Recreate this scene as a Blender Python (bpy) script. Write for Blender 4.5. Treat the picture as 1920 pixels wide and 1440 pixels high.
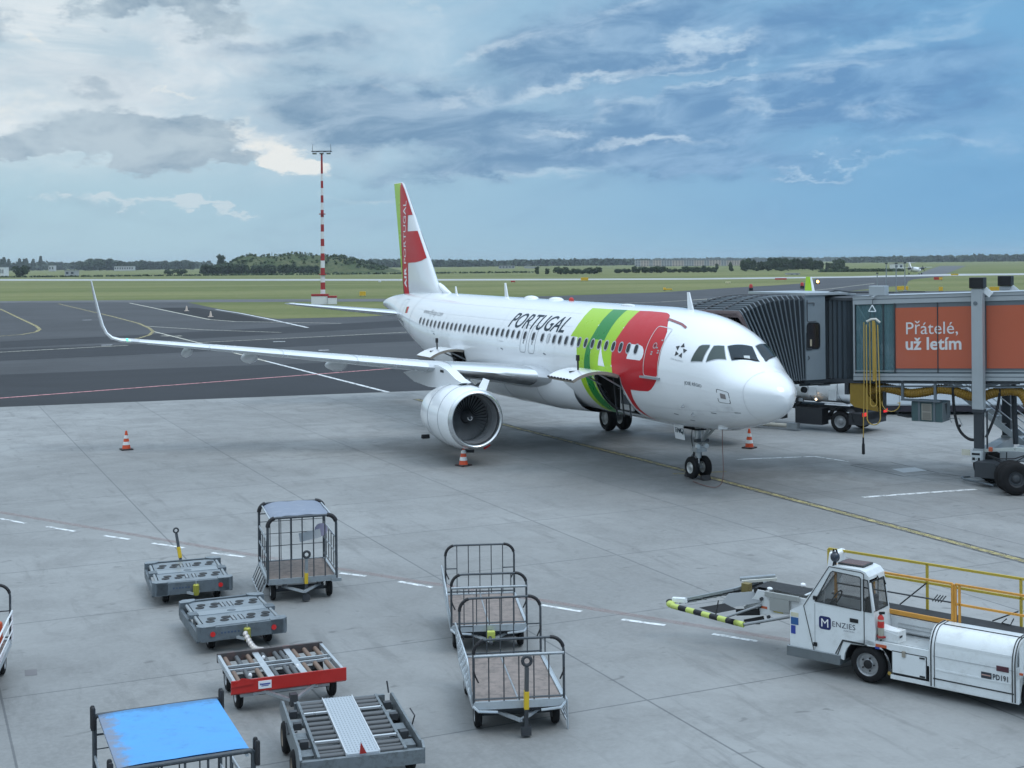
import bpy, bmesh, math, random
from math import sin, cos, pi, radians as R, sqrt, atan2
from mathutils import Vector as V, Matrix
from mathutils.geometry import tessellate_polygon
random.seed(7)
for o in list(bpy.data.objects): bpy.data.objects.remove(o)
SC = bpy.context.scene
COL = SC.collection

# ------------------------------------------------------------------ camera
FOC, PX, PY, CH, ROLL = 2478.0, 960.0, 491.0, 7.5, R(0.525)
cam = bpy.data.cameras.new('camera'); camo = bpy.data.objects.new('camera', cam); COL.objects.link(camo)
cam.sensor_width = 36; cam.lens = FOC / 1920 * 36; cam.shift_y = -(720 - PY) / 1920
cam.clip_start = .2; cam.clip_end = 20000
camo.location = (0, 0, CH); camo.rotation_euler = (R(90), ROLL, 0)
SC.camera = camo

# ------------------------------------------------------------------ light, sky, exposure
SC.view_settings.view_transform = 'Standard'; SC.view_settings.look = 'None'
SC.view_settings.gamma = 1; SC.view_settings.exposure = 0.0
SUN_EL, SUN_AZ = R(56), R(112)          # azimuth measured clockwise from the view direction
sl = bpy.data.lights.new('sun', 'SUN'); sl.energy = .8; sl.angle = R(22); sl.color = (1, .975, .94)
so = bpy.data.objects.new('sun', sl); COL.objects.link(so)
sd = V((sin(SUN_AZ) * cos(SUN_EL), cos(SUN_AZ) * cos(SUN_EL), sin(SUN_EL)))
so.rotation_euler = sd.to_track_quat('Z', 'Y').to_euler()

class NT:
    """tiny helper for node trees"""
    def __init__(s, nt): s.nt = nt; s.n = nt.nodes; s.l = nt.links
    def add(s, t, **k):
        n = s.n.new(t)
        for a, b in k.items(): setattr(n, a, b)
        return n
    def put(s, sock, v):
        if isinstance(v, bpy.types.NodeSocket): s.l.new(v, sock)
        elif v is not None:
            try: sock.default_value = v
            except Exception: sock.default_value = (v[0], v[1], v[2], 1) if hasattr(v, '__len__') else v
    def m(s, op, a, b=None, c=None, clamp=False):
        n = s.add('ShaderNodeMath', operation=op); n.use_clamp = clamp
        for i, x in enumerate((a, b, c)):
            if x is not None: s.put(n.inputs[i], x)
        return n.outputs[0]
    def vm(s, op, a, b=None):
        n = s.add('ShaderNodeVectorMath', operation=op); s.put(n.inputs[0], a)
        if b is not None: s.put(n.inputs[1], b)
        return n.outputs[0]
    def mix(s, f, a, b, blend='MIX'):
        n = s.add('ShaderNodeMix', data_type='RGBA', blend_type=blend); n.clamp_factor = True
        s.put(n.inputs[0], f)
        for i, x in ((6, a), (7, b)):
            if isinstance(x, bpy.types.NodeSocket): s.l.new(x, n.inputs[i])
            else: n.inputs[i].default_value = (x[0], x[1], x[2], 1)
        return n.outputs[2]
    def noise(s, vec, scale, det=5, rough=.55, dist=0, w=None):
        n = s.add('ShaderNodeTexNoise'); s.put(n.inputs['Vector'], vec)
        n.inputs['Scale'].default_value = scale; n.inputs['Detail'].default_value = det
        n.inputs['Roughness'].default_value = rough; n.inputs['Distortion'].default_value = dist
        return n.outputs['Fac']
    def ss(s, x, a, b, lo=0, hi=1):
        n = s.add('ShaderNodeMapRange', interpolation_type='SMOOTHSTEP'); s.put(n.inputs[0], x)
        for i, v in ((1, a), (2, b), (3, lo), (4, hi)): n.inputs[i].default_value = v
        return n.outputs[0]
    def comb(s, x, y, z):
        n = s.add('ShaderNodeCombineXYZ')
        for i, v in enumerate((x, y, z)): s.put(n.inputs[i], v)
        return n.outputs[0]
    def sep(s, v):
        n = s.add('ShaderNodeSeparateXYZ'); s.l.new(v, n.inputs[0]); return n.outputs

W = bpy.data.worlds.new('World'); SC.world = W; W.use_nodes = True
def build_sky():
    t = NT(W.node_tree); t.n.clear()
    out = t.add('ShaderNodeOutputWorld'); bg = t.add('ShaderNodeBackground'); t.l.new(bg.outputs[0], out.inputs[0])
    sky = t.add('ShaderNodeTexSky', sky_type='NISHITA'); sky.sun_disc = False
    sky.sun_elevation = SUN_EL; sky.sun_rotation = SUN_AZ; sky.air_density = 1.0; sky.dust_density = 1.2
    gen = t.add('ShaderNodeTexCoord').outputs['Generated']
    d = t.vm('NORMALIZE', gen); x, y, z = t.sep(d)
    az = t.m('ARCTAN2', x, y)                       # 0 straight ahead, + to the right
    el = t.m('ARCSINE', z)
    up = t.m('MAXIMUM', el, 0.0)
    # cloud deck seen in perspective: plane coordinates of the direction
    inv = t.m('DIVIDE', 1.0, t.m('ADD', t.m('MAXIMUM', z, 0.0), .045))
    P = t.comb(t.m('MULTIPLY', x, inv), t.m('MULTIPLY', y, inv), 0.0)
    A = t.comb(t.m('MULTIPLY', az, 1.0), t.m('MULTIPLY', el, 2.1), .37)
    n1 = t.noise(P, .55, 7, .58, .35)
    n2 = t.noise(A, 9.0, 9, .60, .5)
    n3 = t.noise(A, 30.0, 6, .6, .3)
    wx = t.m('MULTIPLY', t.m('SUBTRACT', t.noise(t.vm('ADD', A, (3.1, 0, 0)), 13, 6, .6), .5), .17)
    wy = t.m('MULTIPLY', t.m('SUBTRACT', t.noise(t.vm('ADD', A, (0, 7.7, 0)), 13, 6, .6), .5), .075)
    azw = t.m('ADD', az, wx); elw = t.m('ADD', el, wy)
    def blob(a0, e0, sa, se, tilt=0.0):
        da = t.m('SUBTRACT', azw, R(a0)); de = t.m('SUBTRACT', elw, R(e0))
        if tilt: de = t.m('SUBTRACT', de, t.m('MULTIPLY', da, tilt))
        q = t.m('ADD', t.m('POWER', t.m('ABSOLUTE', t.m('DIVIDE', da, R(sa))), 2.0), t.m('POWER', t.m('ABSOLUTE', t.m('DIVIDE', de, R(se))), 2.0))
        return t.m('EXPONENT', t.m('MULTIPLY', q, -1.0))
    def total(bl):
        s = None
        for w, b in bl:
            v = t.m('MULTIPLY', blob(*b), w); s = v if s is None else t.m('ADD', s, v)
        return s
    # clear air between the clouds: Nishita, evened out towards the horizon
    lr = t.ss(az, R(-21), R(20))
    lowc = t.mix(t.ss(az, R(-20), R(24)), (.45, .655, .77), (.175, .43, .72))
    lowc = t.mix(t.ss(el, R(0), R(2.2), 1, 0), lowc, t.mix(t.ss(az, R(-20), R(24)), (.47, .675, .775), (.215, .48, .715)))
    clear = t.mix(.12, lowc, t.mix(1.0, sky.outputs[0], (.055, .055, .055), 'MULTIPLY'))
    # streaks of the cloud deck, rising to the right
    rot = t.comb(t.m('ADD', t.m('MULTIPLY', az, .975), t.m('MULTIPLY', el, .55)), t.m('MULTIPLY', t.m('SUBTRACT', el, t.m('MULTIPLY', az, .15)), 3.0), 1.7)
    s1 = t.noise(rot, 7.0, 9, .62, .95); s2 = t.noise(rot, 17.0, 8, .62, .7)
    # white veil, strong on the left and towards the top
    veil = t.m('MULTIPLY', t.ss(el, R(2.6), R(6.0)), t.ss(az, R(-14), R(7), 1.0, .10))
    veil = t.m('MULTIPLY', veil, t.ss(n1, .28, .60, .6, 1.0), clamp=True)
    vt = t.ss(t.m('ADD', t.m('MULTIPLY', s1, .5), t.m('MULTIPLY', n2, .5)), .40, .60)
    c = t.mix(veil, clear, t.mix(vt, t.mix(lr, (.50, .63, .72), (.30, .52, .75)), t.mix(lr, (.80, .86, .89), (.50, .69, .86))))
    def mask(bl, lo, hi, amp, nz):
        return t.ss(t.m('ADD', total(bl), t.m('MULTIPLY', t.m('SUBTRACT', nz, .5), amp)), lo, hi)
    # big soft dark deck, middle and right
    dk = mask([(1.0, (-1.5, 5.6, 6.5, 1.15, -.10)), (.95, (-5.8, 6.6, 4.0, 1.0, -.25)), (.85, (3.5, 8.9, 5.5, 1.25, .12)), (.8, (10.0, 6.2, 7.0, 1.2, .10)), (.62, (16.0, 7.2, 5.0, 1.9)), (.55, (7.0, 4.3, 6.0, .45)), (.5, (13, 9.8, 6, .8, .2)), (.35, (-2, 3.9, 5, .35)), (.45, (6.5, 11, 5, 1.0, .2)), (.4, (-9, 9.5, 3, .6))], -.10, .62, 1.1, s1)
    dcol = t.mix(lr, (.215, .335, .455), (.140, .305, .545)); dl = t.mix(lr, (.52, .64, .74), (.30, .52, .76))
    dcol = t.mix(t.ss(t.m('ADD', t.m('MULTIPLY', s2, .6), t.m('MULTIPLY', s1, .4)), .40, .64), dcol, t.mix(.62, dcol, dl))
    c = t.mix(dk, c, dcol)
    # darker cumulus bodies on the left, crisp edged
    nc = t.m('ADD', t.m('MULTIPLY', n2, .62), t.m('MULTIPLY', n3, .38))
    cu = mask([(1.0, (-16.0, 5.7, 3.2, .85)), (1.0, (-14.6, 4.9, 2.0, .95)), (.9, (-17.2, 4.5, 1.6, .5)), (.85, (-12.4, 4.3, 1.0, .35)), (.8, (-20.5, 4.8, 2.4, .32)), (.95, (-13.4, 10.7, 2.8, .8)), (.8, (-17.6, 10.6, 1.3, .9)), (.5, (-21.5, 9.5, 1.2, 2.0)), (.45, (-15.2, 8.3, 1.6, .3)), (.5, (-18.5, 7.2, 2, .5))], .28, .66, 1.3, nc)
    ccol = t.mix(t.ss(nc, .36, .64), (.215, .325, .44), (.47, .58, .66)); c = t.mix(t.m('MULTIPLY', cu, .94), c, ccol)
    # bright openings and lit tops
    br = mask([(1.0, (-10.6, 5.0, 2.4, .85, -.35)), (.8, (-9.3, 4.1, 2.6, .35, -.1)), (.55, (-20.5, 6.5, 1.8, .9)), (.6, (-19.5, 8.9, 1.0, .3)), (.55, (-13.8, 9.1, .9, .22)), (.5, (-6.2, 7.6, 1.8, .35)), (.5, (-3.0, 11.4, 2.8, .4)), (.6, (-14.5, 7.3, 1.0, .16))], .36, .92, 1.0, nc)
    c = t.mix(t.m('MULTIPLY', br, .9), c, t.mix(lr, (.88, .88, .84), (.70, .80, .88)))
    st = mask([(.95, (6.2, 4.95, 3.2, .30, .06)), (.7, (2.3, 5.6, 1.6, .28, .1)), (.85, (3.6, 7.9, 3.0, .35, .17)), (.8, (8.6, 9.2, 2.4, .38, .22)), (.6, (8.2, 8.2, 2.2, .22, .1)), (.7, (13.2, 4.1, 3.0, .16, .03)), (.6, (16.0, 9.3, 4.0, .6, .25)), (.55, (11, 6.4, 3, .3, .1)), (.5, (5.5, 6.6, 2.5, .3, .12)), (.5, (0.5, 9.3, 2.5, .35, .2)), (.5, (18, 4.9, 3, .3, .05)), (.5, (1.5, 3.6, 4, .3)), (.55, (9.5, 7.4, 2.5, .25, .1)), (.5, (14.5, 8.0, 2.5, .3, .15)), (.45, (-1.5, 8.6, 2.0, .3, .15)), (.4, (4.5, 10.6, 2.5, .4, .2)), (.5, (-2.6, 7.2, 2.0, .3, .12)), (.4, (15.5, 6.3, 2, .25, .1))], .10, 1.15, 1.2, s2)
    c = t.mix(t.m('MULTIPLY', st, .8), c, t.mix(lr, (.76, .83, .87), (.56, .73, .88)))
    lowcu = mask([(1.0, (-18.1, 2.72, 1.15, .26)), (.7, (-16.6, 2.35, 2.6, .22)), (1.0, (-13.6, 2.52, .9, .26)), (.75, (-12.0, 2.25, 2.6, .20)), (.5, (-6, 2.6, 3.0, .3))], .36, .78, .9, nc)
    c = t.mix(t.m('MULTIPLY', lowcu, .75), c, (.62, .72, .78))
    # overcast above the frame is brighter than the band near the horizon
    k = t.ss(el, R(16), R(66), 1.0, 2.75)
    hi = t.ss(el, R(12.5), R(35))
    c = t.mix(hi, c, t.mix(t.ss(n1, .35, .65), (.48, .625, .79), (.60, .71, .82)))
    c = t.mix(1.0, c, t.comb(k, k, k), 'MULTIPLY')
    # below the horizon: the far ground's own tone, never seen
    c = t.mix(t.ss(el, R(-3), R(-.3)), (.12, .14, .11), c)
    t.put(bg.inputs[0], t.mix(1.0, c, (10, 10, 10), 'MULTIPLY')); bg.inputs[1].default_value = .1
build_sky()

# ------------------------------------------------------------------ materials
MATS = {}
def M(name, col, rough=.5, metal=0., var=.10, scale=3., bump=0., coat=0., dirt=0., dirtcol=(.08, .075, .07), streak=None, spec=.5, dlo=.50):
    if name in MATS: return MATS[name]
    m = bpy.data.materials.new(name); m.use_nodes = True; MATS[name] = m
    t = NT(m.node_tree); b = t.n['Principled BSDF']
    pos = t.add('ShaderNodeNewGeometry').outputs['Position']
    vec = t.vm('MULTIPLY', pos, streak) if streak else pos
    n = t.noise(vec, scale, 5, .6)
    c = t.mix(n, [x * (1 - var) for x in col], [min(1, x * (1 + var)) for x in col])
    if dirt:
        d1 = t.noise(pos, scale * 1.7 + 1, 7, .7)
        c = t.mix(t.m('MULTIPLY', t.ss(d1, dlo, dlo + .28), dirt), c, dirtcol)
    t.l.new(c, b.inputs['Base Color'])
    b.inputs['Metallic'].default_value = metal; b.inputs['Coat Weight'].default_value = coat; b.inputs['Coat Roughness'].default_value = .08
    b.inputs['Specular IOR Level'].default_value = spec
    r = t.ss(n, .2, .8, max(.02, rough * .85), min(1, rough * 1.15)); t.l.new(r, b.inputs['Roughness'])
    if bump:
        bn = t.add('ShaderNodeBump'); bn.inputs['Strength'].default_value = bump; bn.inputs['Distance'].default_value = .02
        t.l.new(t.noise(pos, scale * 8, 4, .6), bn.inputs['Height']); t.l.new(bn.outputs[0], b.inputs['Normal'])
    return m
def EM(name, col, st):
    m = bpy.data.materials.new(name); m.use_nodes = True; t = NT(m.node_tree); b = t.n['Principled BSDF']
    b.inputs['Base Color'].default_value = (*col, 1); b.inputs['Emission Color'].default_value = (*col, 1); b.inputs['Emission Strength'].default_value = st
    return m

# ------------------------------------------------------------------ mesh builder
class MB:
    def __init__(s): s.v = []; s.f = []; s.mi = []; s.mats = []; s.xf = None
    def mid(s, m):
        if m not in s.mats: s.mats.append(m)
        return s.mats.index(m)
    def add(s, vs, fs, m):
        b = len(s.v); i = s.mid(m)
        s.v += [tuple(s.xf @ V(q)) if s.xf else tuple(q) for q in vs]
        for f in fs: s.f.append([b + k for k in f]); s.mi.append(i)
        return s
    def box(s, c, d, m, rz=0, rot=None):
        M3 = rot if rot is not None else Matrix.Rotation(rz, 3, 'Z')
        vs = [V(c) + M3 @ V((i * d[0] / 2, j * d[1] / 2, k * d[2] / 2)) for i in (-1, 1) for j in (-1, 1) for k in (-1, 1)]
        return s.add(vs, [(0, 1, 3, 2), (4, 6, 7, 5), (0, 4, 5, 1), (2, 3, 7, 6), (0, 2, 6, 4), (1, 5, 7, 3)], m)
    def bar(s, p, q, w, h, m, up=(0, 0, 1)):
        p, q = V(p), V(q); d = (q - p); L = d.length; d.normalize(); u = V(up)
        if abs(d.dot(u)) > .98: u = V((1, 0, 0))
        a = d.cross(u).normalized(); b = a.cross(d).normalized()
        vs = [(p if i < 0 else q) + a * (j * w / 2) + b * (k * h / 2) for i in (-1, 1) for j in (-1, 1) for k in (-1, 1)]
        return s.add(vs, [(0, 1, 3, 2), (4, 6, 7, 5), (0, 4, 5, 1), (2, 3, 7, 6), (0, 2, 6, 4), (1, 5, 7, 3)], m)
    def tube(s, p, q, r, m, n=8, r2=None, caps=True):
        p, q = V(p), V(q); d = (q - p).normalized(); r2 = r if r2 is None else r2
        u = V((0, 0, 1)) if abs(d.z) < .9 else V((1, 0, 0)); a = d.cross(u).normalized(); b = d.cross(a)
        vs = []
        for (c, rr) in ((p, r), (q, r2)):
            for i in range(n): an = 2 * pi * i / n; vs.append(c + a * rr * cos(an) + b * rr * sin(an))
        fs = [(i, (i + 1) % n, n + (i + 1) % n, n + i) for i in range(n)]
        if caps: fs += [tuple(range(n - 1, -1, -1)), tuple(range(n, 2 * n))]
        return s.add(vs, fs, m)
    def pipe(s, pts, r, m, n=8, caps=True, round_=0):
        pts = [V(p) for p in pts]
        for _ in range(round_): pts = [pts[0]] + [q for a, b in zip(pts, pts[1:]) for q in (a.lerp(b, .25), a.lerp(b, .75))] + [pts[-1]]
        vs = []; N = len(pts); pa = None
        for i, p in enumerate(pts):
            d = (pts[min(N - 1, i + 1)] - pts[max(0, i - 1)]).normalized()
            if pa is None: u = V((0, 0, 1)) if abs(d.z) < .9 else V((1, 0, 0)); a = d.cross(u).normalized()
            else: a = (pa - d * pa.dot(d)).normalized()
            pa = a; b = d.cross(a); rr = r[i] if isinstance(r, (list, tuple)) else r
            for k in range(n): an = 2 * pi * k / n; vs.append(p + a * rr * cos(an) + b * rr * sin(an))
        fs = [(i * n + k, i * n + (k + 1) % n, (i + 1) * n + (k + 1) % n, (i + 1) * n + k) for i in range(N - 1) for k in range(n)]
        if caps: fs += [tuple(range(n - 1, -1, -1)), tuple(range((N - 1) * n, N * n))]
        return s.add(vs, fs, m)
    def lathe(s, o, ax, prof, m, n=24):
        """prof: (distance along axis, radius[, material])"""
        o = V(o); d = V(ax).normalized(); u = V((0, 0, 1)) if abs(d.z) < .9 else V((1, 0, 0)); a = d.cross(u).normalized(); b = d.cross(a)
        rings = [[o + d * q[0] + (a * cos(2 * pi * k / n) + b * sin(2 * pi * k / n)) * max(q[1], 1e-4) for k in range(n)] for q in prof]
        for i in range(len(rings) - 1):
            mm = prof[i][2] if len(prof[i]) > 2 else m
            s.add(rings[i] + rings[i + 1], [(k, n + k, n + (k + 1) % n, (k + 1) % n) for k in range(n)], mm)
        return s
    def prism(s, poly, fn, t0, t1, m, m2=None):
        """poly 2d; fn(a,b,t)->3d ; extruded from t0 to t1"""
        n = len(poly); vs = [fn(a, b, t0) for a, b in poly] + [fn(a, b, t1) for a, b in poly]
        s.add(vs, [(i, (i + 1) % n, n + (i + 1) % n, n + i) for i in range(n)], m2 or m)
        tr = tessellate_polygon([[V((a, b, 0)) for a, b in poly]])
        s.add(vs[:n], [tuple(q) for q in tr], m); s.add(vs[n:], [tuple(q) for q in tr], m)
        return s
    def grid(s, rows, m, cu=False, cv=False):
        a, b = len(rows), len(rows[0]); vs = [p for r in rows for p in r]
        fs = [(i * b + j, i * b + (j + 1) % b, ((i + 1) % a) * b + (j + 1) % b, ((i + 1) % a) * b + j) for i in range(a if cv else a - 1) for j in range(b if cu else b - 1)]
        return s.add(vs, fs, m)
    def ell(s, c, r, m, n=12, k=8):
        rows = [[(c[0] + r[0] * sin(pi * i / k) * cos(2 * pi * j / n), c[1] + r[1] * sin(pi * i / k) * sin(2 * pi * j / n), c[2] + r[2] * cos(pi * i / k)) for j in range(n)] for i in range(k + 1)]
        return s.grid(rows, m, cu=True)
    def build(s, name, parent=None, smooth=35, bevel=0, merge=True, **props):
        me = bpy.data.meshes.new(name); me.from_pydata(s.v, [], s.f)
        for m in s.mats: me.materials.append(m)
        me.polygons.foreach_set('material_index', s.mi)
        bm = bmesh.new(); bm.from_mesh(me)
        if merge: bmesh.ops.remove_doubles(bm, verts=bm.verts, dist=.0004)
        bmesh.ops.recalc_face_normals(bm, faces=bm.faces); bm.to_mesh(me); bm.free()
        if smooth:
            me.shade_smooth(); me.set_sharp_from_angle(angle=R(smooth))
        me.update()
        o = bpy.data.objects.new(name, me); COL.objects.link(o)
        if parent: o.parent = parent
        if bevel:
            bv = o.modifiers.new('bevel', 'BEVEL'); bv.width = bevel; bv.segments = 2; bv.limit_method = 'ANGLE'; bv.angle_limit = R(40)
        for k, q in props.items(): o[k] = q
        return o
def tag(o, label=None, category=None, group=None, kind=None):
    if label: o['label'] = label
    if category: o['category'] = category
    if group: o['group'] = group
    if kind: o['kind'] = kind
    return o
def thing(name, label, cat, loc=(0, 0, 0), rz=0, group=None):
    o = bpy.data.objects.new(name, None); o.empty_display_size = .2; COL.objects.link(o); o.location = loc; o.rotation_euler = (0, 0, rz)
    return tag(o, label, cat, group)
def dup(root, loc, rz, label=None, scale=None):
    """copy a thing with copies of its parts and sub-parts"""
    def cp(o, par):
        c = o.copy(); COL.objects.link(c)
        if par: c.parent = par
        for ch in [q for q in bpy.data.objects if q.parent == o]: cp(ch, c)
        return c
    r = cp(root, None); r.location = loc; r.rotation_euler = (0, 0, rz)
    if label: r['label'] = label
    if scale: r.scale = (scale,) * 3 if not hasattr(scale, '__len__') else scale
    return r
_tx = {}
def text2d(s, size, shear=0., bold=0., space=1., align='LEFT', maxe=None, sx=1.):
    c = bpy.data.curves.new('t', 'FONT'); c.body = s; c.size = size; c.shear = shear; c.offset = bold; c.space_character = space; c.align_x = align; c.resolution_u = 4
    o = bpy.data.objects.new('t', c); COL.objects.link(o); bpy.context.view_layer.update()
    me = bpy.data.meshes.new_from_object(o.evaluated_get(bpy.context.evaluated_depsgraph_get()))
    bm = bmesh.new(); bm.from_mesh(me); bmesh.ops.triangulate(bm, faces=bm.faces)
    if maxe:
        for _ in range(6):
            es = [e for e in bm.edges if e.calc_length() > maxe]
            if not es: break
            bmesh.ops.subdivide_edges(bm, edges=es, cuts=1); bmesh.ops.triangulate(bm, faces=bm.faces)
    bm.verts.index_update(); vs = [(q.co.x * sx, q.co.y) for q in bm.verts]; fs = [[q.index for q in f.verts] for f in bm.faces]
    bm.free(); bpy.data.objects.remove(o); bpy.data.curves.remove(c); bpy.data.meshes.remove(me)
    return vs, fs
def poly2d(poly, maxe):
    bm = bmesh.new(); vs = [bm.verts.new((a, b, 0)) for a, b in poly]
    for q in tessellate_polygon([[V((a, b, 0)) for a, b in poly]]):
        try: bm.faces.new([vs[k] for k in q])
        except ValueError: pass
    for _ in range(9):
        es = [e for e in bm.edges if e.calc_length() > maxe]
        if not es: break
        bmesh.ops.subdivide_edges(bm, edges=es, cuts=1); bmesh.ops.triangulate(bm, faces=bm.faces)
    bm.verts.index_update(); o = [(q.co.x, q.co.y) for q in bm.verts]; f = [[q.index for q in g.verts] for g in bm.faces]; bm.free()
    return o, f
def ribbon(pts, w):
    """2d polyline -> quads"""
    n = len(pts); L = []; Rr = []
    for i in range(n):
        a, b = pts[max(0, i - 1)], pts[min(n - 1, i + 1)]; dx, dy = b[0] - a[0], b[1] - a[1]; l = math.hypot(dx, dy) or 1
        L.append((pts[i][0] - dy / l * w / 2, pts[i][1] + dx / l * w / 2)); Rr.append((pts[i][0] + dy / l * w / 2, pts[i][1] - dx / l * w / 2))
    return L + Rr, [(i, i + 1, n + i + 1, n + i) for i in range(n - 1)]
def dense(pts, step):
    o = [pts[0]]
    for a, b in zip(pts, pts[1:]):
        k = max(1, int(math.dist(a, b) / step))
        o += [tuple(a[i] + (b[i] - a[i]) * j / k for i in range(len(a))) for j in range(1, k + 1)]
    return o
def rrect(w, h, r, n=4, cx=0, cy=0):
    o = []
    for (sx, sy, a0) in ((1, 1, 0), (-1, 1, 90), (-1, -1, 180), (1, -1, 270)):
        for k in range(n + 1): a = R(a0 + 90 * k / n); o.append((cx + sx * (w / 2 - r) + r * cos(a), cy + sy * (h / 2 - r) + r * sin(a)))
    return o
# ground point seen at a place of the photograph (only used to read off the layout of the ground)
def G(u, v, z=0.):
    a, b = u - PX, v - PY; cr, sr = cos(-ROLL), sin(-ROLL); x = (a * cr + b * sr) / FOC; s = -(-a * sr + b * cr) / FOC
    t = (z - CH) / s
    return (x * t, t)
HD = R(114.66); NOSE = (8.465, 40.896)
def AW(x, y):                               # aircraft-frame ground point -> world
    return (NOSE[0] + x * cos(HD) - y * sin(HD), NOSE[1] + x * sin(HD) + y * cos(HD))

# shared materials
white_paint = M('white_paint', (.80, .82, .84), .22, var=.015, scale=.6, coat=.5)
rubber = M('rubber', (.013, .013, .014), .85, var=.3, scale=6, spec=.22)
steel = M('galvanised_steel', (.36, .39, .41), .42, .75, var=.22, scale=9, dirt=.35)
dark_steel = M('dark_steel', (.050, .054, .06), .55, .3, var=.25, scale=8)
black = M('black_plastic', (.015, .016, .018), .5, var=.2, spec=.3)
rim_grey = M('rim_grey', (.30, .31, .32), .45, .5, var=.2, scale=10, dirt=.5)
yellow = M('yellow_paint', (.62, .42, .02), .5, var=.15, scale=5, dirt=.3)
glass_dark = M('dark_glass', (.012, .02, .026), .06, var=.1, spec=.8)
# ------------------------------------------------------------------ ground
def acframe(t):
    pos = t.add('ShaderNodeNewGeometry').outputs['Position']
    p = t.vm('SUBTRACT', pos, (NOSE[0], NOSE[1], 0)); r = t.add('ShaderNodeVectorRotate', rotation_type='Z_AXIS'); t.l.new(p, r.inputs['Vector']); r.inputs['Angle'].default_value = -HD
    return pos, r.outputs[0]
def ground_mat(name, col, kind):
    m = bpy.data.materials.new(name); m.use_nodes = True; t = NT(m.node_tree); b = t.n['Principled BSDF']; pos, q = acframe(t)
    big = t.noise(q, .07, 5, .6, .6); mid = t.noise(q, .55, 6, .65, .4); fine = t.noise(q, 9, 4, .7); hf = t.noise(q, 60, 3, .6)
    sc = lambda k: [x * k for x in col]
    if kind == 'concrete':
        c = t.mix(t.ss(big, .36, .64), sc(.76), sc(1.14)); c = t.mix(t.m('MULTIPLY', t.ss(mid, .42, .70), .6), c, sc(.66)); c = t.mix(t.m('MULTIPLY', t.ss(fine, .3, .75), .34), c, sc(1.30)); c = t.mix(t.m('MULTIPLY', t.ss(t.noise(q, 2.3, 7, .75), .50, .70), .35), c, sc(.72))
        x, y, z = t.sep(q); jx = t.m('FRACT', t.m('DIVIDE', t.m('ADD', x, 14.05), 5.0)); jy = t.m('FRACT', t.m('DIVIDE', t.m('ADD', y, -13.3), 5.0))
        cell = t.add('ShaderNodeTexWhiteNoise', noise_dimensions='2D'); t.l.new(t.comb(t.m('FLOOR', t.m('DIVIDE', t.m('ADD', x, 14.05), 5.0)), t.m('FLOOR', t.m('DIVIDE', t.m('ADD', y, -13.3), 5.0)), 0), cell.inputs['Vector'])
        c = t.mix(t.m('MULTIPLY', cell.outputs['Value'], .34), c, sc(.76))
        st = t.noise(t.vm('MULTIPLY', q, (.25, 1.6, 1)), 1.1, 6, .7, .3); c = t.mix(t.m('MULTIPLY', t.ss(st, .53, .70), .46), c, sc(.50))     # rubber drag marks along the stand
        sp = t.noise(t.vm('MULTIPLY', q, (1, .45, 1)), 3.1, 3, .5, .8); c = t.mix(t.m('MULTIPLY', t.ss(sp, .665, .75), .55), c, (.085, .085, .085))     # oil spots
        ly = t.m('ABSOLUTE', y); zone = t.m('MULTIPLY', t.ss(ly, 1.5, 9.5, 1, 0), t.m('MULTIPLY', t.ss(x, -6, 4), t.ss(x, 16, 30, 1, 0))); c = t.mix(t.m('MULTIPLY', zone, t.ss(t.noise(q, .35, 7, .7, .5), .34, .62, .12, .62)), c, sc(.50))      # oil stains, plus shade painted into the concrete under the aircraft
        pt = t.noise(t.vm('MULTIPLY', q, (1, .9, 1)), .9, 2, .4, 2.0); c = t.mix(t.m('MULTIPLY', t.ss(pt, .66, .69), .28), c, sc(.62))
        d = t.m('MINIMUM', t.m('MINIMUM', jx, t.m('SUBTRACT', 1.0, jx)), t.m('MINIMUM', jy, t.m('SUBTRACT', 1.0, jy)))
        j = t.m('MULTIPLY', t.ss(t.m('ADD', d, t.m('MULTIPLY', fine, .002)), .0035, .0062, 1, 0), .72); c = t.mix(j, c, (.075, .08, .085))
        t.put(b.inputs['Roughness'], t.ss(mid, .3, .7, .55, .8))
    elif kind == 'asphalt':
        c = t.mix(t.ss(big, .3, .7), sc(.85), sc(1.18)); c = t.mix(t.m('MULTIPLY', t.ss(t.noise(t.vm('MULTIPLY', q, (1.2, .05, 1)), .8, 5, .65), .45, .7), .4), c, sc(.62))
        c = t.mix(t.m('MULTIPLY', t.ss(fine, .35, .7), .3), c, sc(1.35)); c = t.mix(t.m('MULTIPLY', t.ss(mid, .55, .75), .3), c, sc(.7))
        b.inputs['Roughness'].default_value = .85; b.inputs['Specular IOR Level'].default_value = .25
    else:
        far = t.noise(t.vm('MULTIPLY', pos, (.25, 1.0, 1)), .02, 5, .6, .4)
        c = t.mix(t.ss(far, .36, .66), (.112, .130, .045), (.205, .20, .088)); c = t.mix(t.m('MULTIPLY', t.ss(mid, .38, .7), .5), c, (.085, .115, .036))
        c = t.mix(t.m('MULTIPLY', t.ss(t.noise(pos, .12, 5, .7), .5, .7), .45), c, (.235, .21, .11)); c = t.mix(t.m('MULTIPLY', fine, .5), c, (.13, .15, .05)); b.inputs['Roughness'].default_value = .95; b.inputs['Specular IOR Level'].default_value = .15
    bn = t.add('ShaderNodeBump'); bn.inputs['Strength'].default_value = .25 if kind != 'grass' else .6; bn.inputs['Distance'].default_value = .01 if kind != 'grass' else .06; t.l.new(hf if kind != 'grass' else fine, bn.inputs['Height']); t.l.new(bn.outputs[0], b.inputs['Normal'])
    t.l.new(c, b.inputs['Base Color']); return m
m_grass = ground_mat('grass', (.1, .12, .04), 'grass')
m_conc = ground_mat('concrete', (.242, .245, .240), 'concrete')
m_asph = ground_mat('asphalt', (.056, .058, .062), 'asphalt')
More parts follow.
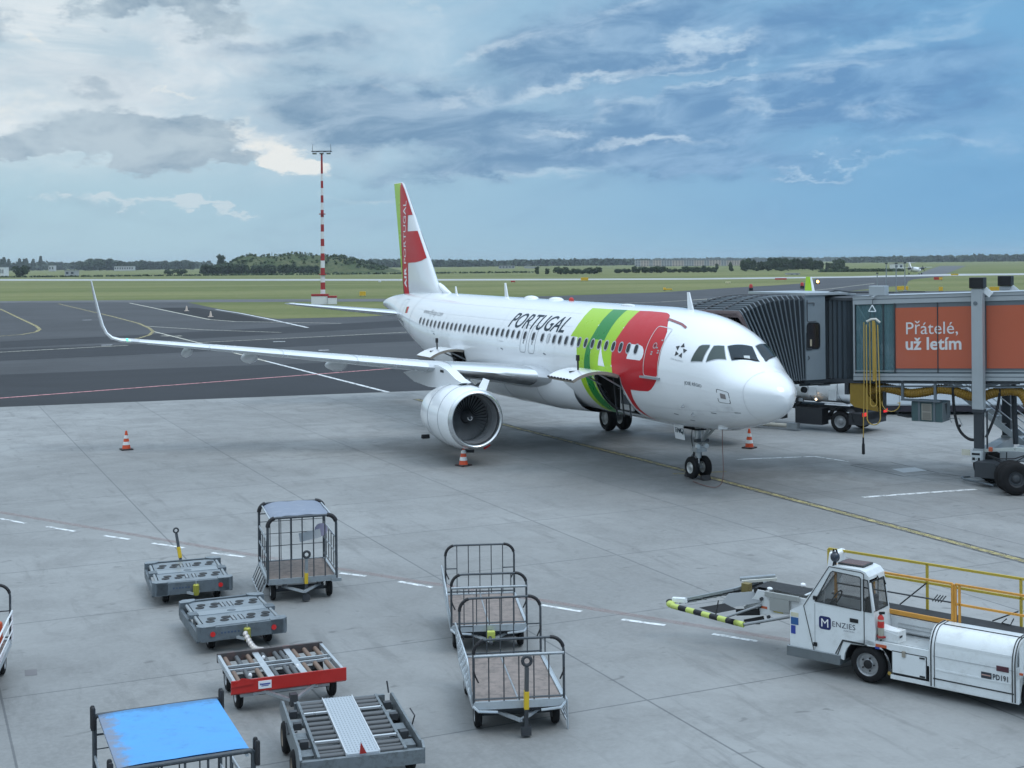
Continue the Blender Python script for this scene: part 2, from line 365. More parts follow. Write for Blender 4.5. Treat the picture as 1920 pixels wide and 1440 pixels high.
m_asph_d = ground_mat('asphalt_dark', (.027, .029, .033), 'asphalt')
m_asph_n = ground_mat('asphalt_new', (.015, .016, .018), 'asphalt')
m_asph_l = ground_mat('asphalt_light', (.10, .102, .105), 'asphalt')
m_run = ground_mat('runway', (.36, .37, .37), 'asphalt')
def sheet(name, pts, z, m, step=0):
    mb = MB(); mb.add([(a, b, z) for a, b in pts], [tuple(q) for q in tessellate_polygon([[V((a, b, 0)) for a, b in pts]])], m)
    return mb.build(name, smooth=0, merge=False, kind='structure')
sheet('ground', [(-9000, -60), (9000, -60), (9000, 12000), (-9000, 12000)], -.04, m_grass)
g = lambda *p: [G(*q) for q in p]
sheet('taxiway', [(-120, 60), (120, 60)] + g((1980, 546), (1640, 543.5), (1590, 546), (1700, 534), (1703, 527), (1712, 523.5), (1780, 517), (1760, 514.5), (1600, 518.5), (1531, 521.5), (1507, 531), (1450, 535), (1360, 540), (1237, 548), (1045, 554.5), (900, 558), (720, 560), (375, 563), (0, 566.5), (-200, 568)), -.028, m_asph)
sheet('runway', g((-300, 528), (0, 526.2), (800, 526.2), (1300, 524.2), (1600, 520.5), (1780, 517), (1960, 515), (1960, 512), (1780, 513.5), (1600, 518), (1300, 521.6), (800, 523.2), (0, 523.3), (-300, 525)), -.020, m_run)
sheet('runway', g((1712, 518), (1740, 506), (1763, 498.5), (1812, 498), (1800, 503), (1775, 513)), -.024, m_asph_l)
sheet('grass_island', g((352, 566.8), (700, 565.2), (845, 567), (800, 585), (690, 593), (640, 594.5), (520, 597.5), (500, 595), (400, 577)), -.022, m_grass)
sheet('grass_island', g((1640, 543), (1920, 539), (1980, 538), (1980, 543), (1650, 546.5)), -.022, m_grass)
sheet('asphalt_band', g((-260, 716), (0, 702), (640, 678), (900, 667), (1500, 640), (2200, 612)) + [(60, 95), (9, 81.9), (-7.51, 76.86), (-27.43, 70.61), (-60, 60.3)], -.020, m_asph_d)
sheet('asphalt_band', g((-200, 690), (0, 676), (330, 661), (640, 645), (900, 634), (900, 622), (640, 629), (370, 640), (0, 655), (-200, 664)), -.022, m_asph_d)
sheet('asphalt_band', g((0, 640), (250, 628), (360, 622), (760, 600), (760, 612), (380, 634), (250, 640), (0, 652)), -.024, m_asph_d)
sheet('asphalt_patch', g((296, 577), (370, 577), (433, 587), (513, 603), (393, 600.5)), -.020, m_asph_n)
sheet('asphalt_road', g((-200, 565.5), (0, 564.4), (375, 561.5), (720, 560), (840, 559.8), (840, 566), (700, 564.8), (375, 566.6), (0, 567.5), (-200, 569)), -.018, m_asph_l)
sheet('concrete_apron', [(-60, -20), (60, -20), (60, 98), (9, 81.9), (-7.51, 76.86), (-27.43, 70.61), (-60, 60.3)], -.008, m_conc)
# painted markings
def paint(name, col, wear):
    m = bpy.data.materials.new(name); m.use_nodes = True; t = NT(m.node_tree); b = t.n['Principled BSDF']; pos = t.add('ShaderNodeNewGeometry').outputs['Position']
    w = t.ss(t.noise(pos, 3.5, 7, .75), .5 - wear * .35, .62, 1.0, .25)
    c = t.mix(t.noise(pos, 1.2, 4, .6), [x * .8 for x in col], col); t.l.new(c, b.inputs['Base Color']); b.inputs['Roughness'].default_value = .7; t.l.new(w, b.inputs['Alpha']); return m
p_white = paint('line_white', (.74, .76, .76), .1); p_yel = paint('line_yellow', (.50, .43, .20), .5); p_pale = paint('line_pale', (.62, .60, .50), .12); p_red = paint('line_red', (.62, .27, .28), .05); p_redf = paint('line_red_faded', (.36, .27, .255), 1.25); p_dk = paint('line_dark', (.06, .062, .065), .6)
def mark(name, pts, w, m, z=-.004, px=True):
    q = dense([G(*p) for p in pts] if px else pts, 4.0); v, f = ribbon(q, w); mb = MB(); mb.add([(a, b, z) for a, b in v], f, m); return mb.build(name, smooth=0, merge=False, kind='structure')
lead = [(500, 677), (780, 748), (960, 800), (1280, 881), (1380, 908), (1640, 977), (1915, 1050), (2000, 1073), (2400, 1185)]
lead2 = lead[1:]
mark('stand_line_edge', lead2, .46, p_dk, -.007); mark('stand_line', lead2, .22, p_yel, -.003); mark('taxi_line', lead[:2], .28, p_white, -.014)
mark('taxi_line', [(110, 569.5), (210, 593), (260, 606), (280, 615), (287, 621), (280, 628), (262, 633), (244, 637)], 0.38, p_yel, -.015)
mark('taxi_line', [(287, 621), (367, 641), (450, 664), (500, 677)], 0.27, p_pale, -.015)
mark('taxi_line', [(0, 579), (40, 598), (68, 611), (75, 617), (68, 622), (40, 627), (0, 630), (-60, 634)], 0.41, p_yel, -.015)
mark('taxi_line', [(-80, 664), (0, 660), (120, 653.5), (240, 647)], 0.35, p_pale, -.015)
mark('taxi_line', [(370, 642), (640, 629), (790, 621)], 0.35, p_pale, -.015)
mark('taxi_line', [(243, 568), (330, 586), (393, 599), (440, 602.5), (640, 606)], 0.41, p_pale, -.015)
mark('taxi_line', [(270, 611), (380, 618), (527, 623)], 0.30, p_pale, -.015)
mark('kerb_line', [(405, 580), (450, 587), (500, 597), (577, 614)], .45, p_white, -.015)
mark('clearance_line', [(-120, 753), (0, 746), (740, 690), (780, 687)], .34, p_red, -.012)
mark('taxi_line', [(1045, 572), (1240, 566), (1400, 556), (1560, 541), (1640, 531)], 0.54, p_pale, -.015)
mark('taxi_line', [(1300, 562), (1450, 552)], 0.41, p_pale, -.014)
for a in ([(190, 647), (211, 646.3)], [(512, 640.5), (535, 640)], [(597, 656.5), (617, 656)], [(155, 600), (172, 599.5)]): mark('taxi_mark', a, .55, p_white, -.014)
for a in ([(306, 629.2), (321, 629.8)], [(328, 630), (341, 629.5)]): mark('taxi_mark', a, .9, p_pale, -.014)
for a in ([(-60, 962), (-8, 971)], [(0, 972), (48, 981)], [(88, 987), (140, 996)], [(195, 1004), (243, 1011)], [(286, 1018), (345, 1027)], [(397, 1036), (458, 1044)], [(637, 1074), (686, 1080)], [(748, 1090), (810, 1101)], [(885, 1112), (950, 1124)], [(1015, 1134), (1090, 1146)], [(1166, 1161), (1247, 1172)], [(1336, 1188), (1420, 1202)], [(1500, 1214), (1590, 1228)]):
    mark('dashed_line', a, .13, p_white, -.003)
mark('faded_red_line', [(-60, 950), (250, 1002), (480, 1041), (760, 1086), (1016, 1125), (1260, 1165), (1480, 1200), (1700, 1236)], .22, p_redf, -.005)
mark('stand_mark', [(1380, 861), (1527, 855.5)], .16, p_white, -.004); mark('stand_mark', [(1527, 855.5), (1590, 865)], .12, p_white, -.004)
mark('stand_mark', [(1618, 932), (1700, 926), (1830, 917)], .20, p_white, -.004); mark('stand_mark', [(1262, 888), (1362, 884)], .22, p_yel, -.0035)
mark('pit_joint', [(1595, 872), (1668, 866), (1762, 887), (1695, 893), (1595, 872)], .07, p_dk, -.004)
sheet('pit_cover', g((1672, 879), (1715, 876), (1738, 882), (1694, 886)), -.003, M('pit_cover_paint', (.50, .53, .55), .6, var=.15))
mark('drain_line', [(1762, 887), (1850, 899)], .07, p_dk, -.004)
sheet('repair_patch', g((46, 1256), (69, 1254), (70, 1265), (47, 1267)), -.004, M('repair_patch', (.16, .155, .16), .8, var=.2, scale=8))

# ------------------------------------------------------------------ trees
def leafmat(name, a, b):
    m = bpy.data.materials.new(name); m.use_nodes = True; t = NT(m.node_tree); p = t.n['Principled BSDF']; pos = t.add('ShaderNodeNewGeometry').outputs['Position']
    c = t.mix(t.ss(t.noise(pos, .35, 4, .6), .35, .65), a, b); c = t.mix(t.m('MULTIPLY', t.noise(pos, 3, 3, .6), .5), c, a); t.l.new(c, p.inputs['Base Color']); p.inputs['Roughness'].default_value = .8; p.inputs['Specular IOR Level'].default_value = .2; return m
leaf_a = leafmat('leaves_dark', (.022, .040, .018), (.050, .080, .030)); leaf_b = leafmat('leaves_mid', (.040, .070, .022), (.085, .12, .042)); leaf_far = leafmat('leaves_far', (.032, .052, .030), (.060, .085, .045))
bark = M('bark', (.07, .055, .04), .9, var=.3)
def leaves(mb, lobes, n, size, m, rnd):
    tot = sum(l[3] * l[4] for l in lobes)
    for (cx, cy, cz, rx, rz) in lobes:
        for _ in range(max(6, int(n * rx * rz / tot))):
            while True:
                d = V((rnd.uniform(-1, 1), rnd.uniform(-1, 1), rnd.uniform(-1, 1)))
                if .25 < d.length < 1: break
            d.normalize(); k = rnd.uniform(.55, 1.08); p = V((cx + d.x * rx * k, cy + d.y * rx * k, cz + d.z * rz * k))
            nrm = (d + V((rnd.uniform(-.8, .8), rnd.uniform(-.8, .8), rnd.uniform(-.2, .9)))).normalized(); a = nrm.orthogonal().normalized(); a.rotate(Matrix.Rotation(rnd.uniform(0, 6.3), 3, nrm)); b = nrm.cross(a); s = size * rnd.uniform(.6, 1.5)
            mb.add([p + a * s, p + b * s * .7, p - a * s, p - b * s * .7 + nrm * s * .3], [(0, 1, 2, 3)], m)
def make_tree(name, label, h, rad, kind, m, seed, loc, group):
    rnd = random.Random(seed); t = thing(name, label, 'tree' if kind != 'bush' else 'bush', loc, 0, group); mb = MB(); lob = []
    if kind == 'poplar':
        for k in range(9): z = h * (.12 + .86 * k / 8); lob.append((rnd.uniform(-.1, .1) * rad, rnd.uniform(-.1, .1) * rad, z, rad * (.5 + .5 * sin(pi * min(1, .2 + k / 9))), h * .11))
    elif kind == 'bush':
        for k in range(9): a = rnd.uniform(0, 6.3); q = rad * rnd.uniform(.1, .8); lob.append((cos(a) * q, sin(a) * q, h * rnd.uniform(.3, .66), rad * rnd.uniform(.3, .48), h * rnd.uniform(.24, .36)))
    else:
        for k in range(20): a = rnd.uniform(0, 6.3); q = rad * rnd.uniform(.1, .72); z = h * rnd.uniform(.16, .86); lob.append((cos(a) * q * (1.3 - z / h * .7), sin(a) * q * (1.3 - z / h * .7), z, rad * rnd.uniform(.32, .5), h * rnd.uniform(.12, .2)))
    leaves(mb, lob, 900, .055 * h + .12, m, rnd); mb.build('crown', t, smooth=0, merge=False)
    tr = MB(); tr.pipe([(0, 0, 0), (.05 * rad, 0, h * .25), (0, .05 * rad, h * .55), (0, 0, h * .8)], [.045 * h * .6, .035 * h * .6, .02 * h, .008 * h], bark, 7)
    for k in range(5): a = rnd.uniform(0, 6.3); tr.pipe([(0, 0, h * .3), (cos(a) * rad * .3, sin(a) * rad * .3, h * .5), (cos(a) * rad * .6, sin(a) * rad * .6, h * .66)], [.014 * h, .01 * h, .004 * h], bark, 5)
    tr.build('trunk' if kind != 'bush' else 'stem', t)
    return t
# where each one stands: (pixel x of its foot, pixel y of its foot, distance, height, width factor)
def at(u, Y, z=0.): return ((u - PX) / FOC * Y, Y, z)
def horizon(u): return PY - (u - PX) * math.tan(ROLL)
TREES = {}
def plant(kind, u, Y, htop, z=0., wide=1.0, label=None, group=None):
    """htop: pixel row of the tip"""
    h = CH - (htop - horizon(u)) * Y / FOC - z
    if kind not in TREES:
        t = {'tree': lambda: make_tree('broadleaf_tree', label, 10, 4.2, 'tree', leaf_a, 3, (0, 0, 0), group), 'pale': lambda: make_tree('broadleaf_tree', label, 10, 4.0, 'tree', leaf_b, 5, (0, 0, 0), group),
             'poplar': lambda: make_tree('poplar_tree', label, 10, 1.5, 'poplar', leaf_a, 8, (0, 0, 0), group), 'bush': lambda: make_tree('bush', label, 4, 3.2, 'bush', leaf_a, 11, (0, 0, 0), group)}[kind]()
        TREES[kind] = t; base = t
    else: base = dup(TREES[kind], (0, 0, 0), 0, label)
    k = h / (4 if kind == 'bush' else 10); base.location = at(u, Y, z); base.rotation_euler = (0, 0, random.uniform(0, 6.3)); w_ = wide * random.uniform(.82, 1.2); base.scale = (k * w_, k * w_, k); base['label'] = label
    if group: base['group'] = group
    elif 'group' in base: del base['group']
    return base
# green knoll behind the mast
HILL_Y, HU0, HU1 = 1060., 372., 735.
def hill_h(X, Y):
    x0, x1 = (HU0 - PX) / FOC * HILL_Y, (HU1 - PX) / FOC * HILL_Y; t = (X - x0) / (x1 - x0); s = (Y - (HILL_Y + 60)) / 75.
    if t <= 0 or t >= 1 or abs(s) >= 1: return 0.
    pr = min(1, t / .20) ** .8 * (1 if t < .62 else max(0, (1 - (t - .62) / .38)) ** .75); return 15.0 * pr * (1 - s * s) ** .8 * (1 + .05 * sin(X * .13) + .03 * sin(X * .31 + 2))
def hill_mat():
    m = bpy.data.materials.new('hill_grass'); m.use_nodes = True; t = NT(m.node_tree); b = t.n['Principled BSDF']; pos = t.add('ShaderNodeNewGeometry').outputs['Position']
    c = t.mix(t.ss(t.noise(pos, .06, 6, .65), .4, .62), (.050, .072, .028), (.105, .112, .052)); c = t.mix(t.m('MULTIPLY', t.ss(t.noise(pos, .4, 4, .6), .45, .65), .7), c, (.03, .05, .02)); t.l.new(c, b.inputs['Base Color']); b.inputs['Roughness'].default_value = .95; b.inputs['Specular IOR Level'].default_value = .1; return m
mb = MB(); xs = [(HU0 - 6 + (HU1 - HU0 + 12) * i / 60 - PX) / FOC * HILL_Y for i in range(61)]; ys = [HILL_Y - 18 + 156 * j / 22 for j in range(23)]
mb.grid([[(x, y, hill_h(x, y) - .3) for x in xs] for y in ys], hill_mat()); mb.build('hill', kind='structure')
rnd = random.Random(21); mb = MB()
for _ in range(420):
    u = rnd.uniform(380, 718); Y = rnd.uniform(HILL_Y, HILL_Y + 62); X = (u - PX) / FOC * HILL_Y; z = hill_h(X, Y)
    if rnd.random() < .62 and 440 < u < 600: continue
    r = rnd.uniform(.7, 1.9); leaves(mb, [(X, Y, z + r * .4, r, r * .8)], 16, .7, leaf_b if rnd.random() < .4 else leaf_a, rnd)
mb.build('hill_scrub', smooth=0, merge=False, kind='stuff', label='low scrub scattered over the green knoll behind the mast', category='scrub')
hz = lambda u, Y: hill_h((u - PX) / FOC * Y, Y)
for i, (u, top, w, k, lab) in enumerate([(414, 477, .9, 'tree', 'dark round tree at the left shoulder of the green knoll'), (510, 472.5, .5, 'poplar', 'slim pale tree alone on the crest of the green knoll'), (552, 473, 1.1, 'tree', 'largest round tree on the knoll top, left of the row of three'), (564, 471.5, .6, 'tree', 'left tree of the row of three on the knoll top'), (572, 472, .6, 'tree', 'middle tree of the row of three on the knoll top'), (581, 472.5, .6, 'tree', 'right tree of the row of three on the knoll top, next to the mast'), (646, 477, .6, 'tree', 'small tree on the right part of the knoll crest')]):
    Y = HILL_Y + 52; plant(k, u, Y, top, hz(u, Y), w, lab)
for i in range(26):
    u = 379 + i * 8.6 + rnd.uniform(-3, 3)
    if u > 598: u += 2
    plant(rnd.choice(['tree', 'tree', 'bush']), u, HILL_Y - 22 - rnd.uniform(0, 10), rnd.uniform(493, 500) + (4 if 455 < u < 480 else 0), 0, rnd.uniform(.9, 1.5), 'dark leafy tree in the row along the foot of the green knoll', 'trees along the foot of the knoll')
plant('bush', 628, 1000, 509, 0, 1.3, 'low dark bush on the grass just right of the mast, in front of the knoll'); plant('bush', 340, 1010, 504, 0, 1.2, 'dark bush left of the knoll, the nearer to it of two'); plant('bush', 318, 1010, 505, 0, 1.3, 'dark bush left of the knoll, the farther from it of two')
plant('bush', 38, 930, 497, 0, .8, 'tall rounded bush alone on the far grass at the left edge')
# clumps right of the tail fin
plant('tree', 1007, 780, 499.5, 0, .75, 'dark tree, left of the two standing alone right of the tail fin'); plant('tree', 1026, 780, 503, 0, .9, 'dark tree, right of the two standing alone right of the tail fin')
for u in (1050, 1060, 1070, 1081, 1093, 1104, 1115): plant('bush', u, 770 + rnd.uniform(-6, 6), 502.5 + rnd.uniform(-3.5, 3), 0, 1.25, 'dark bush in the long clump above the white fuselage roof', 'bushes in the long clump behind the fuselage')
for i, u in enumerate(range(1154, 1345, 11)): plant('bush' if i % 3 else 'tree', u + rnd.uniform(-3, 3), 800 + rnd.uniform(-15, 15), 502.5 + rnd.uniform(-4.5, 3.5), 0, 1.3, 'dark bush in the hedge below the pale apartment blocks', 'hedge bushes below the apartment blocks')
plant('tree', 1344, 980, 494, 0, .8, 'single tree right of the hedge below the apartment blocks'); plant('tree', 1369, 980, 491, 0, .8, 'single taller tree at the left end of the dark wood')
for i in range(22):
    u = 1395 + i * 8.6 + rnd.uniform(-3, 3); plant('tree', u, 930 + rnd.uniform(-25, 25), 485 + rnd.uniform(-3, 6) + abs(i - 9) * .25, 0, 1.05, 'dark leafy tree in the wood behind the boarding bridge', 'trees of the dark wood')
for u, top in ((1316, 503), (1372, 503), (1398, 505), (1420, 502), (1440, 506), (1464, 501), (1478, 506), (1524, 505), (1550, 504), (1567, 497), (1583, 499), (1596, 505)): plant('bush', u, 850 + rnd.uniform(-12, 12), top, 0, 1.25, 'low bush along the front edge of the dark wood', 'bushes along the edge of the dark wood')
# left skyline
for u, top in ((3, 487), (8, 484), (16, 487), (37, 486), (45, 487), (50, 486), (62, 487), (76, 482)): plant('poplar', u, 2300, top, 0, 1.1, 'thin dark poplar on the far left skyline', 'poplars on the left skyline')
for i in range(28):
    u = 150 + i * 7.8 + rnd.uniform(-3, 3); plant('tree', u, 2100 + rnd.uniform(-150, 150), 489.5 + rnd.uniform(-2, 2) - (3 if 165 < u < 215 else 0), 0, 1.6, 'far tree in the line left of the green knoll', 'trees in the far left tree line')
# far woods that read as one mass
def wood(name, label, u0, u1, Y, tops, n, size, m=leaf_far):
    mb = MB(); rnd = random.Random(int(u0 + Y)); L = []
    for i in range(n):
        u = u0 + (u1 - u0) * (i + rnd.random()) / n; k = (u - u0) / (u1 - u0) * (len(tops) - 1); j = min(len(tops) - 2, int(k)); top = tops[j] + (tops[j + 1] - tops[j]) * (k - j) + rnd.uniform(-.9, 1.3)
        YY = Y + rnd.uniform(-.06, .06) * Y; h = max(2.5, CH - (top - horizon(u)) * YY / FOC); X = (u - PX) / FOC * YY; r = (u1 - u0) / n * YY / FOC * 1.35
        L += [(X, YY, h * .74, r, h * .27), (X + rnd.uniform(-r, r) * .7, YY, h * .34, r * 1.1, h * .34)]
    leaves(mb, L, n * 26, size, m, rnd); return mb.build(name, smooth=0, merge=False, kind='stuff', label=label, category='wood')
wood('distant_wood', 'far dark wood behind the tail fin and the fuselage', 690, 1215, 2300, [488, 487.5, 489, 490, 488.5, 487.5, 487, 487.5], 150, 4.5)
wood('distant_wood', 'far dark wood along the skyline above the boarding bridge', 1575, 2060, 2500, [485, 483.5, 482.5, 481, 479.5, 479, 478.5, 477.5], 150, 5.0)
wood('distant_wood', 'pale far wood on the skyline behind the apartment blocks', 1190, 1620, 4200, [487.5, 486.5, 485, 486, 483.5, 485, 484.5], 110, 7.0)
wood('distant_wood', 'low far hedge line at the left edge of the skyline', -140, 395, 2500, [493, 493, 493, 492, 493.5, 492.5, 493, 492], 130, 4.0)
wood('distant_wood', 'far wood on the skyline beyond the left edge of the photo', -1500, -150, 2500, [491, 492, 490, 493, 492], 110, 5.5)
wood('distant_wood', 'far wood on the skyline beyond the right edge of the photo', 2065, 3300, 2500, [478, 476, 474, 472, 470], 110, 5.5)
# ditch and hedge lines in the far fields
for (nm, a, b, Y, h) in (('hedge', -40, 1000, 900, 1.0), ('hedge', 1540, 1690, 760, 1.6)):
    mb = MB(); r2 = random.Random(5)
    for i in range(150): u = a + (b - a) * (i + r2.random()) / 150; leaves(mb, [((u - PX) / FOC * Y, Y, h * .4, 2.6, h * .5)], 12, .8, leaf_a, r2)
    mb.build(nm, smooth=0, merge=False, kind='stuff', label='low dark hedge line across the far left fields' if Y == 900 else 'low dark hedge line right of the dark wood', category='hedge')

# ------------------------------------------------------------------ far buildings
pale_wall = M('pale_wall', (.48, .41, .36), .8, var=.1, scale=.1); grey_wall = M('grey_wall', (.34, .35, .36), .8, var=.1, scale=.1); roof_grey = M('roof_grey', (.25, .25, .26), .8); white_wall = M('white_wall', (.66, .67, .68), .7, var=.05); pane = M('window_pane', (.05, .06, .08), .2)
def block(u0, u1, ytop, Y, wall, label, group=None, storeys=4, name='apartment_block', cat='building', z=0):
    um = (u0 + u1) / 2; w = (u1 - u0) / FOC * Y; h = CH - (ytop - horizon(um)) * Y / FOC - z; t = thing(name, label, cat, at(um, Y, z), 0, group)
    wn = MB().box((0, 5, h / 2), (w, 10, h), wall); MB().box((0, 5, h + .15), (w + .5, 10.5, .3), roof_grey).build('roof', t, smooth=0)
    n = max(2, int(w / 3.2))
    for i in range(n):
        for j in range(storeys): wn.box((-w / 2 + (i + .5) * w / n, -.02, h * (j + .55) / storeys), (w / n * .5, .06, h / storeys * .42), pane)
    wn.build('wall', t, smooth=0)
    return t
B = [(1191, 1201, grey_wall), (1201, 1217, pale_wall), (1217, 1224, grey_wall), (1224, 1240, pale_wall), (1240, 1260, grey_wall), (1260, 1282, pale_wall), (1282, 1301, grey_wall), (1301, 1320, pale_wall), (1320, 1330, grey_wall), (1330, 1352, pale_wall), (1352, 1362, grey_wall), (1362, 1386, pale_wall), (1386, 1404, pale_wall)]
for i, (a, b, w) in enumerate(B): block(a, b, 487.6 + (i % 3) * .4, 1700, w, ('pale beige apartment block' if w is pale_wall else 'grey apartment block') + ' in the long row on the skyline behind the aircraft', ('beige' if w is pale_wall else 'grey') + ' apartment blocks on the skyline')
block(0, 7, 501, 1000, white_wall, 'small white hut cut by the left edge of the photo, far across the grass', storeys=1, name='hut')
block(121, 140, 507.5, 1000, grey_wall, 'low grey equipment cabin on the far grass at the left', storeys=1, name='equipment_cabin')
block(214, 250, 499.4, 1900, M('shed_pale', (.46, .47, .48), .7), 'long low white shed in front of the far left tree line', storeys=1, name='shed')
block(91, 101, 498, 1900, M('shed_pale', (.46, .47, .48), .7), 'small white farm shed on the far left skyline', storeys=1, name='shed')
block(935, 965, 498.5, 1500, grey_wall, 'low grey shed in the field right of the tail fin', storeys=1, name='shed')
block(1480, 1499, 513.3, 640, white_wall, 'low white cabin beside the runway behind the boarding bridge', storeys=1, name='cabin')
block(1676, 1694, 495, 900, white_wall, 'small white runway building behind the thin poles', storeys=1, name='building')
# white tent-like hangar
t = thing('hangar', 'white tent roofed hangar in the field right of the tail fin', 'hangar', at(997, 1500)); mb = MB()
mb.grid([[(x * 9, y, 4.5 - abs(x) * 2.6) for x in (-1, -.5, 0, .5, 1)] for y in (0, 14)], white_wall); mb.build('roof', t); MB().box((0, 7, .95), (17, 13, 1.9), grey_wall).build('wall', t, smooth=0)

# ------------------------------------------------------------------ airfield signs, lights, mast
red_p = M('red_paint', (.46, .025, .02), .5, var=.12); orange_p = M('orange_paint', (.72, .10, .02), .55, var=.12); sign_y = M('sign_yellow', (.66, .40, .02), .5); sign_r = M('sign_red', (.40, .03, .02), .5)
def board(u, v, w, h, m, label, cat='sign', rz=0., name='airfield_sign', m2=None):
    w *= .52; h *= .58
    x, y = G(u, v); t = thing(name, label, cat, (x, y, 0), rz)
    MB().box((0, 0, h / 2 + .2), (w, .25, h), m).build('sign_face' if m2 is None else 'panel', t, smooth=0, bevel=.02)
    for s in (-1, 1): MB().tube((s * w * .38, 0, -.04), (s * w * .38, 0, .25), .05, dark_steel).build('leg', t)
    if m2: MB().box((w * .29, -.135, h / 2 + .2), (w * .4, .03, h * .8), m2).build('inset', t, smooth=0)
board(1096, 527, 5.5, 2.0, sign_y, 'yellow taxiway sign in the grass above the fuselage roof, by the runway'); board(1252, 545, 4.2, .55, sign_y, 'low orange sign board on the grass edge above the red and green band'); board(1246, 545, 1.1, 1.0, sign_y, 'small square yellow sign at the left end of the low orange board')
board(962, 530, 3.0, .9, sign_r, 'small dark red sign by the runway above the fuselage roof'); board(1464, 525.5, 8, 1.0, sign_r, 'long dark red sign behind the boarding bridge canopy'); board(1759, 525.8, 5.5, 1.6, sign_r, 'red and yellow mandatory sign on the grass above the bridge', m2=sign_y)
board(1692, 545, 5.2, 1.4, sign_y, 'yellow sign beside the thin poles above the bridge'); board(1868, 547, 5.6, 1.5, sign_y, 'yellow sign between the two bridge columns'); board(1764, 547, 1.6, 1.5, sign_y, 'small yellow sign right of the thin poles, nearest the bridge roof'); board(1365, 532, 3, .8, M('sign_pale', (.6, .56, .36), .6), 'pale yellow marker on the grass left of the red lamps'); board(680, 556, 2.6, 1.6, sign_y, 'small pale yellow sign in the grass left of the tail fin')
board(712, 530, 2.0, .8, white_wall, 'small white marker beside the runway left of the tail fin'); board(1790, 517, 6, 1.0, sign_y, 'distant yellow sign right of the far propeller aircraft')
for (u, v, lab) in ((1408, 545, 'red obstruction lamp on a black base above the bridge canopy, left one'), (1504, 541, 'red obstruction lamp on a black base beside the green tail fin')):
    x, y = G(u, v); t = thing('obstruction_lamp', lab, 'lamp', (x, y, 0)); MB().box((0, 0, .35), (.9, .9, .7), black).build('base', t, bevel=.05); MB().lathe((0, 0, .7), (0, 0, 1), [(0, .42), (.6, .42), (.85, .25), (.9, 0)], red_p, 12).build('lens', t)
x, y = G(1533, 533); t = thing('guard_light', 'lit amber runway guard light right of the green tail fin', 'lamp', (x, y, 0)); MB().box((0, 0, .7), (1.2, .4, 1.2), black).build('housing', t, bevel=.05); MB().lathe((0, -.2, .8), (0, -1, 0), [(0, .42), (.12, .38), (.16, 0)], EM('amber_lamp', (1, .55, .15), 7), 12).build('lamp_lens', t)
for i, (u, v, top) in enumerate(((1645, 545, 513), (1662, 548, 495), (1680.5, 550, 495), (1697, 548, 494))):
    x, y = G(u, v); h = CH - (top - horizon(u)) * y / FOC; t = thing('light_pole', ['thin pole above the bridge roof box, shortest of the four', 'thin pole, second from left of the four above the bridge', 'thin pole, third from left of the four above the bridge', 'thin pole, rightmost of the four above the bridge'][i], 'pole', (x, y, 0))
    MB().tube((0, 0, -.04), (0, 0, h), .13, steel, 8, .09).build('pole', t); MB().box((0, 0, .2), (.6, .6, .4), grey_wall).build('base', t); MB().box((0, -.1, h + .12), (.5, .35, .24), dark_steel).build('lamp_head', t)
MX, MY = at(605, 245.)[:2]
t = thing('light_mast', 'tall red and white banded floodlight mast left of the tail fin', 'mast', (MX, MY, 0)); mast_w = M('mast_white', (.74, .74, .74), .5, var=.06); mast_r = M('mast_red', (.36, .028, .03), .5, var=.1)
Hm = 28.2; n = 21; mb = MB(); rr = lambda z: .46 - (.46 - .17) * z / Hm
for i in range(n): z0, z1 = Hm * i / n, Hm * (i + 1) / n; mb.tube((0, 0, z0 - .04 * (i == 0)), (0, 0, z1), rr(z0), mast_r if (i % 2 == 0 or i >= n - 2) else mast_w, 16, rr(z1), caps=False)
mb.build('pole', t); mb = MB(); mb.bar((-1.75, 0, Hm + .1), (1.75, 0, Hm + .1), .3, .22, dark_steel)
for q in (-1, 1): mb.bar((q * 1.75, -.6, Hm + .1), (q * 1.75, .6, Hm + .1), .15, .15, dark_steel)
mb.build('crossbar', t)
for q in (-1.3, 0, 1.3): MB().box((q, -.2, Hm - .22), (.75, .6, .3), steel, rot=Matrix.Rotation(R(-18), 3, 'X')).build('floodlight', t, bevel=.03)
for q in (-1.7, 1.7): MB().pipe([(q, 0, Hm + .1), (q, 0, Hm + .8), (q * .96, 0, Hm + 1.5)], [.05, .04, .02], dark_steel, 6).build('lightning_rod', t)
mb = MB()
for z in (16.6, 5.4): mb.lathe((0, 0, z), (0, 0, 1), [(0, rr(z)), (0, rr(z) + .32), (.16, rr(z) + .32), (.16, rr(z))], mast_r, 14)
mb.build('collar', t)
t = thing('mast_cabinet', 'large white cabinet with red top at the foot of the floodlight mast', 'cabinet', (MX - .35, MY - 1.6, 0)); MB().box((0, 0, .75), (3.0, 1.2, 1.5), mast_w).build('body', t, bevel=.03); MB().box((.05, 0, 1.72), (3.1, 1.3, .4), mast_r).build('lid', t, bevel=.03)
t = thing('mast_cabinet', 'small white cabinet with red top right of the large one by the mast', 'cabinet', (MX + 2.05, MY - 2.2, 0)); MB().box((0, 0, .6), (1.5, 1.0, 1.2), mast_w).build('body', t, bevel=.03); MB().box((0, 0, 1.4), (1.6, 1.1, .36), mast_r).build('lid', t, bevel=.03)
for (u, v, lab) in ((350, 583, 'small pale marker on the dark asphalt patch, left one'), (395, 594, 'small pale marker cone on the dark asphalt patch, right one')):
    x, y = G(u, v); t = thing('marker', lab, 'marker', (x, y, 0)); MB().lathe((0, 0, -.02), (0, 0, 1), [(0, .4), (.08, .4), (.08, .22), (.8, .08), (.85, 0)], M('marker_pale', (.6, .5, .42), .6), 10).build('cone', t)
